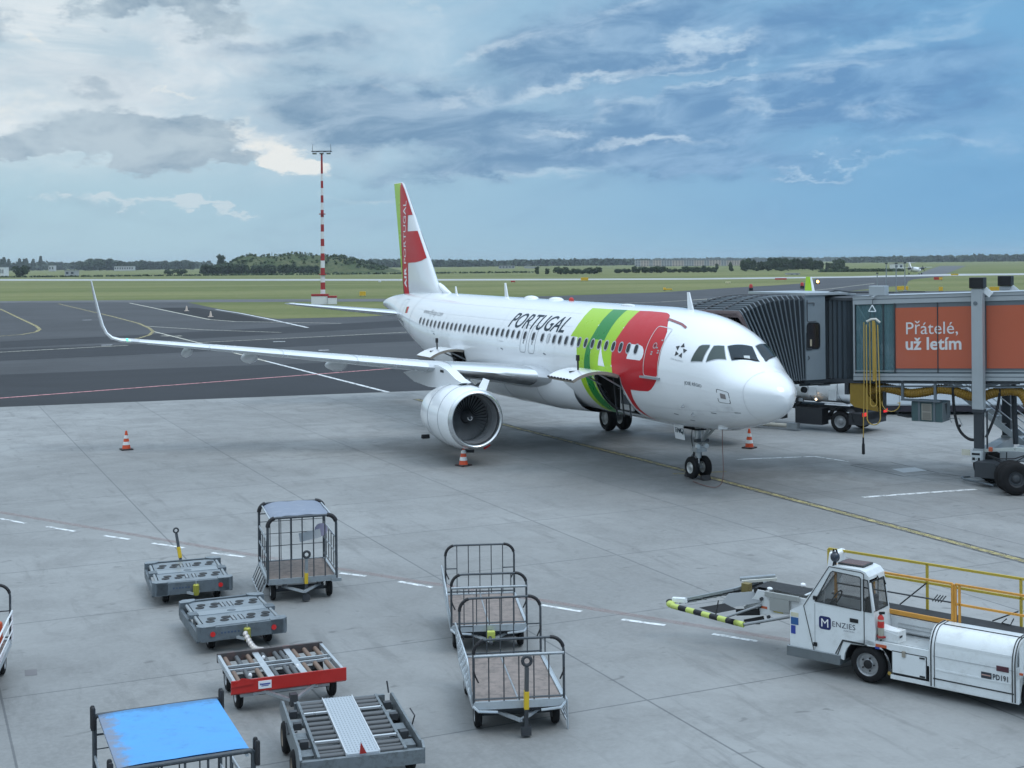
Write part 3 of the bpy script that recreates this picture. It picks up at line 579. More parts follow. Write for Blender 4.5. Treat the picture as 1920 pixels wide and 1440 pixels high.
# ------------------------------------------------------------------ the parked airliner
# local frame: x aft from the nose, y to starboard, z up
FX = [0, .1, .3, .6, 1.0, 1.5, 2.2, 3.0, 4.0, 5.0, 6.0, 7.0, 23.0, 24.5, 26.0, 28.0, 30.0, 32.0, 34.0, 35.5, 36.8, 37.5]
FT = [-.60, -.30, -.10, .08, .27, .50, 1.10, 1.56, 1.85, 1.98, 2.05, 2.07, 2.07, 2.07, 2.07, 2.07, 2.05, 2.00, 1.90, 1.78, 1.60, 1.44]
FB = [-.60, -.86, -1.06, -1.24, -1.40, -1.55, -1.71, -1.85, -1.96, -2.02, -2.06, -2.07, -2.07, -2.02, -1.78, -1.25, -.68, -.12, .38, .72, .98, 1.10]
FW = [0, .31, .56, .82, 1.05, 1.27, 1.50, 1.69, 1.85, 1.935, 1.965, 1.975, 1.975, 1.97, 1.93, 1.80, 1.56, 1.24, .86, .56, .30, .16]
def _pch(xs, ys):
    n = len(xs); h = [xs[i + 1] - xs[i] for i in range(n - 1)]; d = [(ys[i + 1] - ys[i]) / h[i] for i in range(n - 1)]; m = [0] * n; m[0] = d[0]; m[-1] = d[-1]
    for i in range(1, n - 1):
        if d[i - 1] * d[i] > 0: w1 = 2 * h[i] + h[i - 1]; w2 = h[i] + 2 * h[i - 1]; m[i] = (w1 + w2) / (w1 / d[i - 1] + w2 / d[i])
    def f(x):
        x = max(xs[0], min(xs[-1], x)); i = 0
        while i < n - 2 and x > xs[i + 1]: i += 1
        t = (x - xs[i]) / h[i]; a = t * t; b = a * t
        return (2 * b - 3 * a + 1) * ys[i] + (b - 2 * a + t) * h[i] * m[i] + (-2 * b + 3 * a) * ys[i + 1] + (b - a) * h[i] * m[i + 1]
    return f
_sq = [sqrt(x) for x in FX]; _ft, _fb, _fw = (_pch(_sq, q) for q in (FT, FB, FW))
def fus(x):
    s = sqrt(max(0, x)); c = 3.74 + .0055 * x; t, b, w = _ft(s), _fb(s), _fw(s)
    zc = (t + b) / 2 * max(0, 1 - x / 5) ** .7 * .8 if x < 5 else ((t + b) / 2 * min(1, (x - 23) / 10) if x > 23 else 0)
    if x <= 0: zc = -.6
    zc = min(t, max(b, zc)); return c + zc, w, t - zc, zc - b
def FS(x, th, off=0.):
    zc, w, hu, hd = fus(x); s = sin(th); h = hu if s > 0 else hd; p = V((x, w * cos(th), zc + h * s))
    if off:
        e = .02; zc2, w2, hu2, hd2 = fus(x + e); p2 = V((x + e, w2 * cos(th), zc2 + (hu2 if s > 0 else hd2) * s)); tx = p2 - p; tt = V((0, -w * sin(th), h * cos(th)))
        nrm = tx.cross(tt); nrm = nrm.normalized() if nrm.length > 1e-9 else V((-1, 0, 0))
        if nrm.y * cos(th) + nrm.z * s < 0: nrm = -nrm
        p = p + nrm * off
    return p
plane = thing('passenger_airplane', 'white twin engine airliner with green and red bands parked at the boarding bridge', 'airplane', (NOSE[0], NOSE[1], 0), HD)
air_w = M('airliner_white', (.80, .82, .84), .17, var=.02, scale=.5, coat=.6, dirt=.06, dirtcol=(.55, .56, .57))
lime = M('livery_lime', (.34, .58, .015), .3, var=.02, coat=.12, spec=.35); green = M('livery_green', (.006, .22, .035), .3, var=.02, coat=.12, spec=.3); red = M('livery_red', (.50, .006, .014), .36, var=.03, coat=.12, spec=.3); dkred = M('livery_dark_red', (.20, .012, .016), .25, var=.03, coat=.4)
ink = M('lettering_ink', (.008, .028, .045), .4, var=.05, spec=.25); line_g = M('panel_line', (.30, .32, .34), .5, var=.1); grey_l = M('lettering_grey', (.35, .36, .37), .4); alu = M('polished_aluminium', (.60, .62, .64), .22, .95, var=.06, scale=2); alu_d = M('brushed_aluminium', (.44, .46, .48), .38, .85, var=.1, scale=3)
hold_dk = M('hold_dark', (.025, .024, .022), .8, var=.4, scale=4); wing_g = M('wing_grey', (.52, .54, .56), .35, .1, var=.05, scale=.8, dirt=.12, dirtcol=(.3, .3, .3)); primer = M('door_lining', (.27, .24, .20), .7, var=.2, scale=3)
CARGO = [(7.05, 9.0, -.165, -1.10), (21.3, 23.0, -.165, -.98)]
def fuselage():
    xs = [(i / 26) ** 2 * 7.05 for i in range(1, 27)] + [7.05 + 1.95 * i / 3 for i in range(1, 4)] + [9 + 12.3 * i / 16 for i in range(1, 17)] + [21.3 + 1.7 * i / 4 for i in range(1, 5)] + [23 + .5 * i for i in range(1, 29)] + [37.25, 37.5]
    ths = sorted(set([round(-pi / 2 + 2 * pi * i / 72, 5) for i in range(72)] + [-.165, -1.10, -.98])); mb = MB(); n = len(ths)
    vs = [FS(x, th) for x in xs for th in ths]; fs = []
    for i in range(len(xs) - 1):
        xm = (xs[i] + xs[i + 1]) / 2
        for j in range(n):
            tm = ths[j] if j == n - 1 else (ths[j] + ths[j + 1]) / 2
            if any(a < xm < b and d < tm < c for a, b, c, d in CARGO): continue
            fs.append((i * n + j, (i + 1) * n + j, (i + 1) * n + (j + 1) % n, i * n + (j + 1) % n))
    mb.add(vs, fs, air_w); tip = len(mb.v); mb.v.append(tuple(FS(0, 0)))
    for j in range(n): mb.f.append([tip, j, (j + 1) % n]); mb.mi.append(0)
    mb.add([FS(37.5, a) for a in ths], [tuple(range(n))], dark_steel)
    # painted bands lie a few millimetres proud of the skin
    def band(poly, m, off, mirror=True, maxe=.16):
        v, f = poly2d(poly, maxe); mb.add([FS(a, b, off) for a, b in v], f, m)
        if mirror: mb.add([FS(a, pi - b, off) for a, b in v], f, m)
    lgL = [(11.19, 1.161), (11.03, .949), (10.96, .785), (10.98, .584), (11.09, .429), (10.52, .427), (10.38, .245), (10.28, .1), (10.2, -.087), (10.17, -.336), (10.14, -.554), (10.13, -.811), (10.13, -1.2)]
    dgL = [(9.55, 1.166), (9.42, .96), (9.39, .796), (9.38, .642), (9.41, .496), (9.46, .423), (9.61, .243), (9.69, .0), (9.71, -.166), (9.73, -.317), (9.74, -.476), (9.74, -.65), (9.74, -.82), (9.73, -1.2)]
    dgR = [(8.55, 1.179), (8.43, .971), (8.38, .793), (8.37, .608), (8.40, .420), (9.16, .419), (9.26, .254), (9.23, -.006), (9.2, -.2), (9.19, -.344), (9.17, -.476), (9.1, -.644), (9.03, -.8), (9.03, -1.2)]
    rdL = [(7.64, 1.18), (7.52, .96), (7.49, .787), (7.50, .644), (7.55, .53), (7.64, .424), (7.66, .256), (7.62, .049), (7.57, -.087), (7.53, -.164)]
    band(lgL + dgL[::-1], lime, .004); band(dgL + dgR[::-1], green, .004)
    band(dgR[:-4] + [(9.03, -.164)] + rdL[::-1], lime, .003)
    v = [(9.19, -.2), (9.17, -.476), (9.1, -.644), (9.03, -.8), (9.03, -1.2), (9.01, -1.2), (9.004, -.19)]; band(v, lime, .0035)
    band([(7.64, 1.18), (7.52, .96), (7.49, .787), (7.50, .644), (7.55, .53), (7.64, .424), (7.66, .256), (7.62, .049), (7.57, -.087), (7.53, -.164), (7.04, -.164), (7.02, -.3), (6.92, -.468), (6.9, -.575), (6.9, -.789), (6.79, -.929), (6.56, -1.06), (6.4, -1.15), (6.5, -1.04), (6.58, -.951), (6.64, -.806), (6.59, -.558), (6.49, -.378), (5.86, -.374), (5.32, -.360), (5.07, -.314), (4.84, -.234), (4.67, -.159), (4.55, -.017), (4.5, .19), (4.52, .359), (4.57, .534), (4.72, .747), (5.25, 1.02), (5.45, 1.12), (5.62, 1.168), (5.89, 1.2), (6.39, 1.196), (7.07, 1.19)], red, .005)
    band([(8.52, .325), (8.6, -.031), (8.1, -.037), (8.29, .119)], air_w, .007); band([(6.59, .41), (5.89, .415), (5.68, .394), (5.55, .34), (5.5, .27), (5.54, .2), (5.65, .155), (6.55, .152)], air_w, .008)
    def ln(pts, w, m=line_g, off=.006, step=.12, mir=True):
        q = dense(pts, step); v, f = ribbon([(a, b * 2.0) for a, b in q], w); v = [(a, b / 2.0) for a, b in v]; mb.add([FS(a, b, off) for a, b in v], f, m)
        if mir: mb.add([FS(a, pi - b, off) for a, b in v], f, m)
    ln([(.9, th / 10) for th in range(-14, 15)], .012, M('panel_line_faint', (.52, .54, .56), .4)); ln([(29.2, th / 10) for th in range(-13, 14)], .03); ln([(33.2, th / 10) for th in range(-12, 12)], .02)
    for x in (12.2, 17.6, 24.0): ln([(x, th / 10) for th in range(-9, 15)], .009, M('panel_line_faint', (.52, .54, .56), .4))
    ln([(1.3 + .5 * i, -.66) for i in range(11)], .015, M('panel_line_faint', (.52, .54, .56), .4))
    fl = M('panel_line_faint', (.52, .54, .56), .4); r5 = random.Random(9)
    for th in (.62, -.40, .95): ln([(7.4 if th < 0 else 3.2, th), (11 if th > .5 else 6.9, th)] if th < 0 else [(11.3, th), (28.5, th)], .008, fl)
    for k in range(26):
        x0 = r5.choice((r5.uniform(1.3, 4.0), r5.uniform(11.5, 28.0))); th0 = r5.uniform(-.95, -.5) if x0 < 6 else r5.uniform(-.45, .12); w2, h2 = r5.uniform(.12, .3), r5.uniform(.05, .11)
        ln([(x0, th0), (x0 + w2, th0), (x0 + w2, th0 + h2), (x0, th0 + h2), (x0, th0)], .008, fl, mir=False)
    for x, th in ((2.2, -.72), (4.2, -.8), (3.6, -.95), (1.2, -.7), (12.9, .02), (17.0, .0), (24.9, .1)): ln([(x, th), (x + .22, th + .02)], .035, ink, mir=False)
    for x0 in (17.0, 25.0): ln([(x0, .16), (x0 + .45, .16)], .02, grey_l, mir=False); ln([(x0 - .05, .02), (x0 + .02, -.02)], .03, grey_l, mir=False); ln([(x0 + .48, .02), (x0 + .53, -.02)], .03, grey_l, mir=False)
    return mb.build('fuselage', plane, smooth=30, merge=False)
fuselage()
def ftext(name, s, x0, th0, size, m, shear=0., sx=1., bold=0., off=.009, space=1., up=0.):
    """lettering runs forward along the starboard side from x0"""
    v, f = text2d(s, size, shear, bold, space, maxe=.12, sx=sx); mb = MB(); mb.add([FS(x0 - a, th0 + (b + a * up) / 2.03, off) for a, b in v], f, m); return mb.build(name, plane, smooth=0, merge=False)
ftext('lettering', 'PORTUGAL', 17.0, .478, 1.02, ink, .38, .985, .008)
ftext('lettering', 'www.flytap.com', 27.4, .545, .42, grey_l, .25, 1.0)
ftext('lettering', 'JOSÉ RÉGIO', 3.17, -.135, .17, ink, 0, .86); ftext('lettering', 'STAR ALLIANCE', 3.92, .262, .085, grey_l, 0, 1.0)
ftext('registration', 'CS-TNQ', 32.1, -.16, .50, ink, 0, .9)
# five pointed badge of little triangles, cargo label, static plate, door signs
mb = MB()
for k in range(5):
    a0 = R(90 + 72 * k); ca, sa = cos(a0), sin(a0); pts = [(.30 * ca, .30 * sa), (.13 * cos(a0 + .55), .13 * sin(a0 + .55)), (.2 * cos(a0 - .62), .2 * sin(a0 - .62))]; v, f = poly2d(pts, .1); mb.add([FS(3.58 - a, .465 + b / 1.9, .008) for a, b in v], f, dark_steel)
mb.build('badge', plane, smooth=0, merge=False)
mb = MB(); q = rrect(.44, .60, .07, 4, 1.60, -.42); v, f = ribbon(q + q[:1], .022); mb.add([FS(a, b / 1.86, .006) for a, b in v], f, dark_steel); v, f = poly2d([(1.50, -.5), (1.7, -.5), (1.7, -.26), (1.5, -.26)], .1); mb.add([FS(a, b / 1.86, .007) for a, b in v], f, M('vent_grey', (.22, .2, .2), .6)); mb.build('service_panel', plane, smooth=0, merge=False)
v, f = poly2d([(30.41, .321), (30.58, .536), (30.16, .58), (29.99, .36)], .1); MB().add([FS(a, b, .006) for a, b in v], f, red).build('flag', plane, smooth=0)
mb = MB(); v, f = poly2d([(30.44, .33), (30.58, .53), (30.46, .545), (30.30, .345)], .1); mb.add([FS(a, b, .008) for a, b in v], f, green); mb.build('flag', plane, smooth=0)
# cabin windows: the photograph's own spacing
winx = [27.35, 26.79, 26.2, 25.66, 25.12, 24.57, 24.04, 23.5, 22.98, 22.46, 21.95, 21.43, 20.9, 20.39, 19.88, 19.36, 18.83, 18.3, 17.78, 17.25, 16.73, 16.2, 15.66, 13.41, 12.88, 12.37, 11.86, 11.33, 10.80, 10.27, 9.74, 9.21, 8.68, 8.16, 7.63, 7.10, 6.56, 6.04]
frame_m = M('window_frame', (.45, .47, .50), .4, .2); wdark = M('cabin_window_glass', (.010, .018, .028), .12, var=.35, scale=1.2, spec=.3); wshade = M('window_blind', (.50, .52, .53), .5)
def cabin_window(x, s, shade=False):
    th0 = .334; q = rrect(.29, .40, .13, 5); v, f = poly2d(q, .2); P = lambda a, b, o: FS(x + a, th0 + b / 2.0 if s > 0 else pi - th0 - b / 2.0, o)
    fr = MB().add([P(a, b, .010) for a, b in v], f, frame_m).build('cabin_window', plane, smooth=0, merge=False); v2, f2 = poly2d(rrect(.21, .315, .10, 5), .2)
    MB().add([P(a, b, .014) for a, b in v2], f2, wshade if shade else wdark).build('window_glass', fr, smooth=0, merge=False)
for i, x in enumerate(winx): cabin_window(x, 1, x == 12.88)
for x in (15.03, 14.23): cabin_window(x, 1)
for x in winx[::3]: cabin_window(x, -1)
# overwing exits: rounded outline with the handle marks
for x in (15.03, 14.23):
    mb = MB(); q = rrect(.56, 1.12, .15, 5); v, f = ribbon(dense(q + q[:1], .08), .028); mb.add([FS(x + a, .28 + b / 2.0, .008) for a, b in v], f, line_g)
    for dz in (-.16, -.23): v, f = poly2d([(-.05, dz - .02), (.05, dz - .02), (.05, dz + .02), (-.05, dz + .02)], .2); mb.add([FS(x + a, .30 + b / 2, .009) for a, b in v], f, ink)
    mb.build('overwing_exit', plane, smooth=0, merge=False)
# passenger doors: outline, sill and little signs
def pdoor(xc, s, th_c=.37, h=1.86, w=.86, m=None, full=True):
    P = lambda a, b, o: FS(xc + a, (th_c + b / 2.03) if s > 0 else pi - th_c - b / 2.03, o); lm = m or M('door_outline', (.62, .60, .60), .35, .3)
    mb = MB(); q = rrect(w, h, .12, 5); v, f = ribbon(dense(q + q[:1], .08), .035); mb.add([P(a, b, .012) for a, b in v], f, lm); d = mb.build('passenger_door', plane, smooth=0, merge=False)
    if full:
        MB().bar(P(-w * .62, -h / 2 - .03, .06), P(w * .62, -h / 2 - .03, .06), .12, .07, alu_d).build('door_sill', d)
        mb = MB(); v, f = ribbon([(.10 * cos(a), .16 + .10 * sin(a)) for a in [2 * pi * k / 14 for k in range(15)]], .03); mb.add([P(a - .02, b, .013) for a, b in v], f, grey_l); v, f = poly2d([(.04 * cos(2 * pi * k / 8), .16 + .04 * sin(2 * pi * k / 8)) for k in range(8)], .3); mb.add([P(a - .02, b, .013) for a, b in v], f, ink)
        for (a0, b0) in ((.05, -.08), (.05, -.16), (-.3, .4), (-.3, .0), (-.3, -.08), (-.18, .1)): v, f = poly2d([(a0 - .05, b0 - .025), (a0 + .05, b0 - .025), (a0 + .05, b0 + .025), (a0 - .05, b0 + .025)], .3); mb.add([P(a, b, .013) for a, b in v], f, grey_l)
        mb.build('door_marking', d, smooth=0, merge=False)
    return d
d = pdoor(4.97, 1); mb = MB(); v, f = ribbon(dense([(5.3, 1.03), (4.35, .98), (4.0, .93)], .1), .05); mb.add([FS(a, b, .02) for a, b in v], f, dkred); mb.build('rain_gutter', d, smooth=0); pdoor(31.3, 1, .45, 1.6, .72, line_g, False)
# cockpit glazing
cg = M('cockpit_glass', (.004, .014, .022), .06, var=.3, spec=.35); cg2 = M('cockpit_glass_pale', (.045, .065, .06), .08, var=.5, scale=1.5, spec=.4); cframe = M('cockpit_frame', (.42, .44, .46), .4, .4)
for nm, pts, mm in (('a', [(2.96, .331), (2.96, .39), (2.91, .679), (2.85, .731), (2.62, .83), (2.58, .79), (2.53, .423)], cg2), ('b', [(2.38, .463), (2.49, .875), (2.27, 1.04), (1.90, .834)], cg2), ('c', [(2.2, 1.10), (2.0, 1.66), (1.47, 1.60), (1.78, .933)], cg), ('d', [(2.02, 1.76), (2.36, 2.20), (2.26, 2.29), (1.90, 2.30), (1.50, 1.80)], cg)):
    q = dense(pts + pts[:1], .1); v, f = ribbon([(a, b * 1.4) for a, b in q], .05); fr = MB().add([FS(a, b / 1.4, .006) for a, b in v], f, cframe).build('cockpit_window', plane, smooth=0, merge=False)
    v, f = poly2d(pts, .09); MB().add([FS(a, b, .010) for a, b in v], f, mm).build('window_glass', fr, smooth=30, merge=False)
    if nm in 'ab':
        v, f = poly2d([(a, pi - b) for a, b in pts], .09); MB().add([FS(a, b, .010) for a, b in v], f, mm).build('cockpit_window', plane, smooth=30, merge=False)
for a, b in (((1.50, 1.56), (1.80, 1.02)), ((1.52, 1.82), (1.86, 2.22))):
    q = dense([a, b], .12); MB().pipe([FS(x, t, .03) for x, t in q], .014, black, 5).build('windscreen_wiper', plane)
v, f = poly2d([(1.66, 1.25), (1.62, 1.40), (1.72, 1.44), (1.76, 1.29)], .1); MB().add([FS(a, b, .014) for a, b in v], f, M('paper', (.5, .53, .53), .6)).build('windscreen_placard', plane, smooth=0)
# cargo holds seen through the open doors, and the doors swung up
for (xa, xb, ta, tb), deep in zip(CARGO, (2.6, 2.4)):
    mb = MB(); zt, zb = FS((xa + xb) / 2, ta).z, FS((xa + xb) / 2, tb).z; y1 = FS(xa, ta).y
    for x in (xa - .25, xb + .25): mb.add([(x, y1, zt + .1), (x, y1 - deep, zt + .1), (x, y1 - deep, zb - .02), (x, FS(xa, tb).y - .1, zb - .02)], [(0, 1, 2, 3)], hold_dk)
    mb.add([(xa - .25, y1, zt + .1), (xb + .25, y1, zt + .1), (xb + .25, y1 - deep, zt + .1), (xa - .25, y1 - deep, zt + .1)], [(0, 1, 2, 3)], primer); mb.add([(xa - .25, FS(xa, tb).y, zb - .02), (xb + .25, FS(xa, tb).y, zb - .02), (xb + .25, y1 - deep, zb - .02), (xa - .25, y1 - deep, zb - .02)], [(0, 1, 2, 3)], dark_steel)
    mb.add([(xa - .25, y1 - deep, zt + .1), (xb + .25, y1 - deep, zt + .1), (xb + .25, y1 - deep, zb), (xa - .25, y1 - deep, zb)], [(0, 1, 2, 3)], hold_dk)
    for k in range(3): mb.bar((xa + .1 + .5 * k, y1 - .35, zt), (xa + .1 + .5 * k, y1 - .5, zb), .05, .04, dark_steel)
    mb.build('cargo_hold', plane, smooth=0)
    # rim of the opening
    mb = MB(); q = [(xa, ta), (xb, ta), (xb, tb), (xa, tb), (xa, ta)]; q = dense(q, .1); v, f = ribbon([(a, b * 2) for a, b in q], .05); mb.add([FS(a, b / 2, .004) for a, b in v], f, alu_d)
    mb.pipe([FS(xa + .02, ta - (ta - tb) * k / 10, -.09) for k in range(11)], .05, dark_steel, 6); mb.pipe([FS(xb - .02, ta - (ta - tb) * k / 10, -.09) for k in range(11)], .05, dark_steel, 6); mb.bar(FS(xa, tb, -.05), FS(xb, tb, -.05), .2, .06, alu_d); mb.build('door_frame', plane)
    # panel: the skin's own curve, turned up about the top edge
    rot = R(122 if xa < 10 else 112); rows = []; rows2 = []
    for i in range(4):
        x = xa + (xb - xa) * i / 3; h = FS(x, ta); r1 = []; r2 = []
        for k in range(13):
            th = ta + (tb - ta) * k / 12
            for (off, rr_) in ((.02, r1), (-.09, r2)):
                p = FS(x, th, off) - h; y = p.y * cos(rot) - p.z * sin(rot); z = p.y * sin(rot) + p.z * cos(rot); rr_.append(V((x, h.y + .03 + y, h.z + .02 + z)))
        rows.append(r1); rows2.append(r2)
    top = air_w
    mb = MB(); mb.grid(rows, top); mb.grid(rows2, primer)
    for r1, r2 in ((rows[0], rows2[0]), (rows[-1], rows2[-1]), ([r[-1] for r in rows], [r[-1] for r in rows2]), ([r[0] for r in rows], [r[0] for r in rows2])): mb.grid([r1, r2], primer)
    if xa < 10:
        for i in range(8): a = rows[0][-1].lerp(rows[-1][-1], (i + .25) / 8); b = rows[0][-1].lerp(rows[-1][-1], (i + .7) / 8); mb.bar(a + V((0, .02, .0)), b + V((0, .02, .0)), .04, .06, black)
    dr = mb.build('cargo_door', plane, smooth=50)
    mid = (rows[1][9] + rows[2][9]) / 2; MB().bar(mid + V((0, -.25, .02)), mid + V((0, .05, .02)), .05, .05, black).tube(mid + V((.1, -.35, 0)), mid + V((.02, -.3, .5)), .035, black).box(mid + V((.0, -.29, .5)), (.12, .09, .2), black).build('door_handle', dr)
    MB().tube(FS(xb - .15, ta - .25, -.1), rows[-1][5] + V((-.15, 0, -.08)), .03, alu_d).build('door_strut', dr); MB().tube(FS(xa + .15, ta - .25, -.1), rows[0][5] + V((.15, 0, -.08)), .03, alu_d).build('door_strut', dr)
# container end showing in the front hold
t_ = MB(); t_.box((7.75, 1.25, 2.72), (.95, .06, 1.15), M('container_grey', (.46, .47, .48), .5)); t_.box((7.75, 1.29, 2.75), (.78, .03, .8), M('container_dark', (.06, .07, .085), .5)); v, f = text2d('U', .4, bold=.02); t_.add([(7.45 + .5 - a, 1.31, 2.7 + b) for a, b in v], f, M('sign_white', (.7, .7, .7), .5)); ob = t_.build('cargo_container', None, smooth=0)
ob.location = plane.location; ob.rotation_euler = plane.rotation_euler; tag(ob, 'grey and dark cargo container inside the open front hold of the airliner', 'container')
# belly fairing
mb = MB(); rows = []
for i in range(25):
    x = 11.3 + 10.6 * i / 24; k = (sin(pi * min(1, i / 7) / 2) if i < 7 else 1) * (sin(pi * min(1, (24 - i) / 7) / 2) if i > 17 else 1); rows.append([])
    for j in range(33):
        a = -pi + pi * j / 32; ca, sa = cos(a), sin(a); ex = .72; y = (1.62 + .58 * k) * abs(ca) ** ex * (1 if ca > 0 else -1); rows[-1].append((x, y, 3.1 - .1 * (1 - k) + (1.35 + .19 * k) * (-(abs(sa) ** .8))))
mb.grid(rows, air_w); q = [r[32] for r in rows]; mb.pipe([(a, b + .01, c + .0) for a, b, c in q], .018, line_g, 5)
for i in (5, 12): mb.pipe([V(p) + V((0, .004, -.004)) for p in rows[i][16:]], .008, line_g, 4)
mb.build('belly_fairing', plane, smooth=40)
# wings
def airfoil(n=13):
    up = []; lo = []
    for i in range(n + 1):
        x = (1 - cos(pi * i / n)) / 2; t = 5 * (.2969 * sqrt(x) - .126 * x - .3516 * x ** 2 + .2843 * x ** 3 - .1036 * x ** 4); cmb = .02 * (1 - (2 * x - 1) ** 2); up.append((x, cmb + t)); lo.append((x, cmb - t))
    return up, lo
AUP, ALO = airfoil()
def section(y, xl, zl, ch, tc, s, tw=0., nrm=None):
    """closed loop: trailing edge over the top to the leading edge and back below"""
    pts = []; ny, nz = nrm or (0., 1.)
    for (x, t) in list(reversed(AUP)) + ALO[1:]: dx = x * ch; dz = t * tc * ch - sin(tw) * x * ch; pts.append(V((xl + dx, s * (y + dz * ny), zl + dz * nz)))
    return pts
WS = [(1.6, 12.25, 2.93, 7.2, .135, .05), (2.3, 12.6, 3.0, 6.55, .13, .045), (4.0, 13.55, 3.18, 5.45, .122, .035), (5.75, 14.52, 3.36, 4.35, .115, .025), (6.4, 14.88, 3.43, 4.0, .112, .02), (9.5, 16.6, 3.75, 3.2, .11, .01), (12.5, 18.28, 4.06, 2.5, .108, 0), (15.0, 19.67, 4.31, 1.92, .105, -.01), (16.6, 20.56, 4.47, 1.58, .10, -.015)]
SHK = [(16.95, 20.76, 4.50, 1.50, .10, 0, -.15), (17.25, 20.98, 4.60, 1.38, .10, 0, -.5), (17.45, 21.12, 4.80, 1.26, .095, 0, -.85), (17.57, 21.27, 5.10, 1.14, .09, 0, -.97), (17.68, 21.47, 5.60, .98, .085, 0, -.98), (17.79, 21.75, 6.2, .78, .08, 0, -.985), (17.9, 22.1, 6.88, .48, .08, 0, -.985)]
def wing(s):
    mb = MB(); rows = [section(y, x, z, c, t, s, tw) for y, x, z, c, t, tw in WS]; nU = len(AUP); mb.grid(rows, wing_g)
    w = mb.build('wing', plane, smooth=40)
    mb = MB(); rows = [section(*WS[-1][:5], s, WS[-1][5])] + [section(y, x, z, c, t, s, 0, (a, sqrt(1 - a * a))) for y, x, z, c, t, _, a in [(q[0], q[1], q[2] - (.30 * max(0, q[2] - 4.5) / 2.4 if s < 0 else 0)) + q[3:] for q in SHK]]; nr = len(rows[0]); k_ = len(AUP) - 4
    for a, b in zip(rows, rows[1:]): mb.add(a[:k_] + b[:k_], [(i, i + 1, k_ + i + 1, k_ + i) for i in range(k_ - 1)], air_w if a is rows[0] or a is rows[1] or a is rows[2] else lime); mb.add(a[k_ - 1:] + b[k_ - 1:], [(i, i + 1, nr - k_ + 1 + i + 1, nr - k_ + 1 + i) for i in range(nr - k_)], air_w)
    mb.add(rows[-1], [tuple(range(len(rows[-1])))], air_w); mb.build('wingtip_fence', w, smooth=40)
    # leading edge slats: the nose of the profile a few millimetres proud
    def slat(ya, yb, m, nm):
        mb = MB(); rws = []
        for i in range(9):
            y = ya + (yb - ya) * i / 8; j = max(k for k in range(len(WS)) if WS[k][0] <= y + 1e-6); j = min(j, len(WS) - 2); a, b = WS[j], WS[j + 1]; u = (y - a[0]) / (b[0] - a[0]); q = [a[k] + (b[k] - a[k]) * u for k in range(6)]
            pts = section(q[0], q[1] - .012, q[2], q[3] * 1.006, q[4] * 1.05, s, q[5]); c = len(AUP) - 1; rws.append(pts[c - 5:c + 4])
        mb.grid(rws, m); return mb.build(nm, w, smooth=60, merge=False)
    slat(2.42, 5.35, alu, 'slat')
    for a, b in ((6.15, 8.6), (8.63, 11.2), (11.23, 13.8), (13.83, 16.3)): slat(a, b, M('slat_bright', (.68, .71, .73), .25, .45, var=.04), 'slat')
    for y, L, rad in ((3.9, 3.4, .26), (8.6, 3.2, .27), (11.9, 2.9, .25), (14.3, 2.2, .2)):     # flap track fairings
        j = max(k for k in range(len(WS)) if WS[k][0] <= y); a, b = WS[j], WS[j + 1]; u = (y - a[0]) / (b[0] - a[0]); xl, zl, ch = (a[k] + (b[k] - a[k]) * u for k in (1, 2, 3)); x0 = xl + ch * .42; mb = MB(); rws = []
        for i in range(13): t = i / 12; r = rad * (sin(pi * t ** .7) ** .7 if 0 < t < 1 else .02); rws.append([(x0 + L * t, s * y + r * .7 * cos(2 * pi * k / 12), zl - .16 - .32 * t + r * 1.15 * sin(2 * pi * k / 12)) for k in range(12)])
        mb.grid(rws, wing_g, cu=True); mb.build('flap_fairing', w, smooth=50)
    MB().ell((20.62, s * 16.75, 4.55), (.06, .05, .04), EM('green_lamp' if s > 0 else 'red_lamp', (.06, 1, .35) if s > 0 else (1, .06, .05), 3 if s > 0 else 2)).build('navigation_light', w)
    return w
wing(1); wing(-1)
# tail
def surf(name, secs, s, m, nrm=None):
    mb = MB(); rows = [section(*q[:5], s, 0) for q in secs]; mb.grid(rows, m); mb.add(rows[-1], [tuple(range(len(rows[-1])))], m); return mb.build(name, plane, smooth=40)
for s in (1, -1):
    tp = surf('tailplane', [(.3, 31.9, 4.72, 3.9, .10), (.9, 32.3, 4.80, 3.6, .10), (3.5, 33.55, 5.08, 2.5, .095), (6.0, 34.75, 5.36, 1.5, .09), (6.22, 35.0, 5.38, 1.2, .07)], s, wing_g)
    mb = MB(); rws = [section(y, x - .01, z, c * 1.005, t * 1.06, s, 0)[len(AUP) - 6:len(AUP) + 2] for y, x, z, c, t in [(.92, 32.31, 4.80, 3.6, .10), (3.5, 33.55, 5.08, 2.5, .095), (6.0, 34.75, 5.36, 1.5, .09)]]; mb.grid(rws, alu); mb.build('leading_edge', tp, smooth=50, merge=False)
# fin: profile stations along z
FIN = [(5.55, 28.2, 34.45, .035), (5.95, 28.75, 34.55, .075), (6.25, 29.15, 34.62, .095), (6.6, 29.55, 34.70, .10), (7.6, 30.42, 34.93, .10), (9.2, 31.92, 35.29, .10), (10.06, 32.66, 35.48, .10), (11.55, 34.0, 35.81, .09), (11.82, 34.28, 35.86, .07), (11.92, 34.62, 35.88, .03)]
def fin_sec(z):
    for a, b in zip(FIN, FIN[1:]):
        if a[0] <= z <= b[0]: u = (z - a[0]) / (b[0] - a[0]); return [a[k] + (b[k] - a[k]) * u for k in range(4)]
    return FIN[-1] if z > FIN[-1][0] else FIN[0]
def FN(x, z, s, off=0.):
    _, le, te, tc = fin_sec(z); ch = te - le; u = min(1, max(0, (x - le) / ch)); t = 5 * (.2969 * sqrt(u) - .126 * u - .3516 * u ** 2 + .2843 * u ** 3 - .1036 * u ** 4); return V((x, s * (t * tc * ch + off), z))
mb = MB(); rows = []
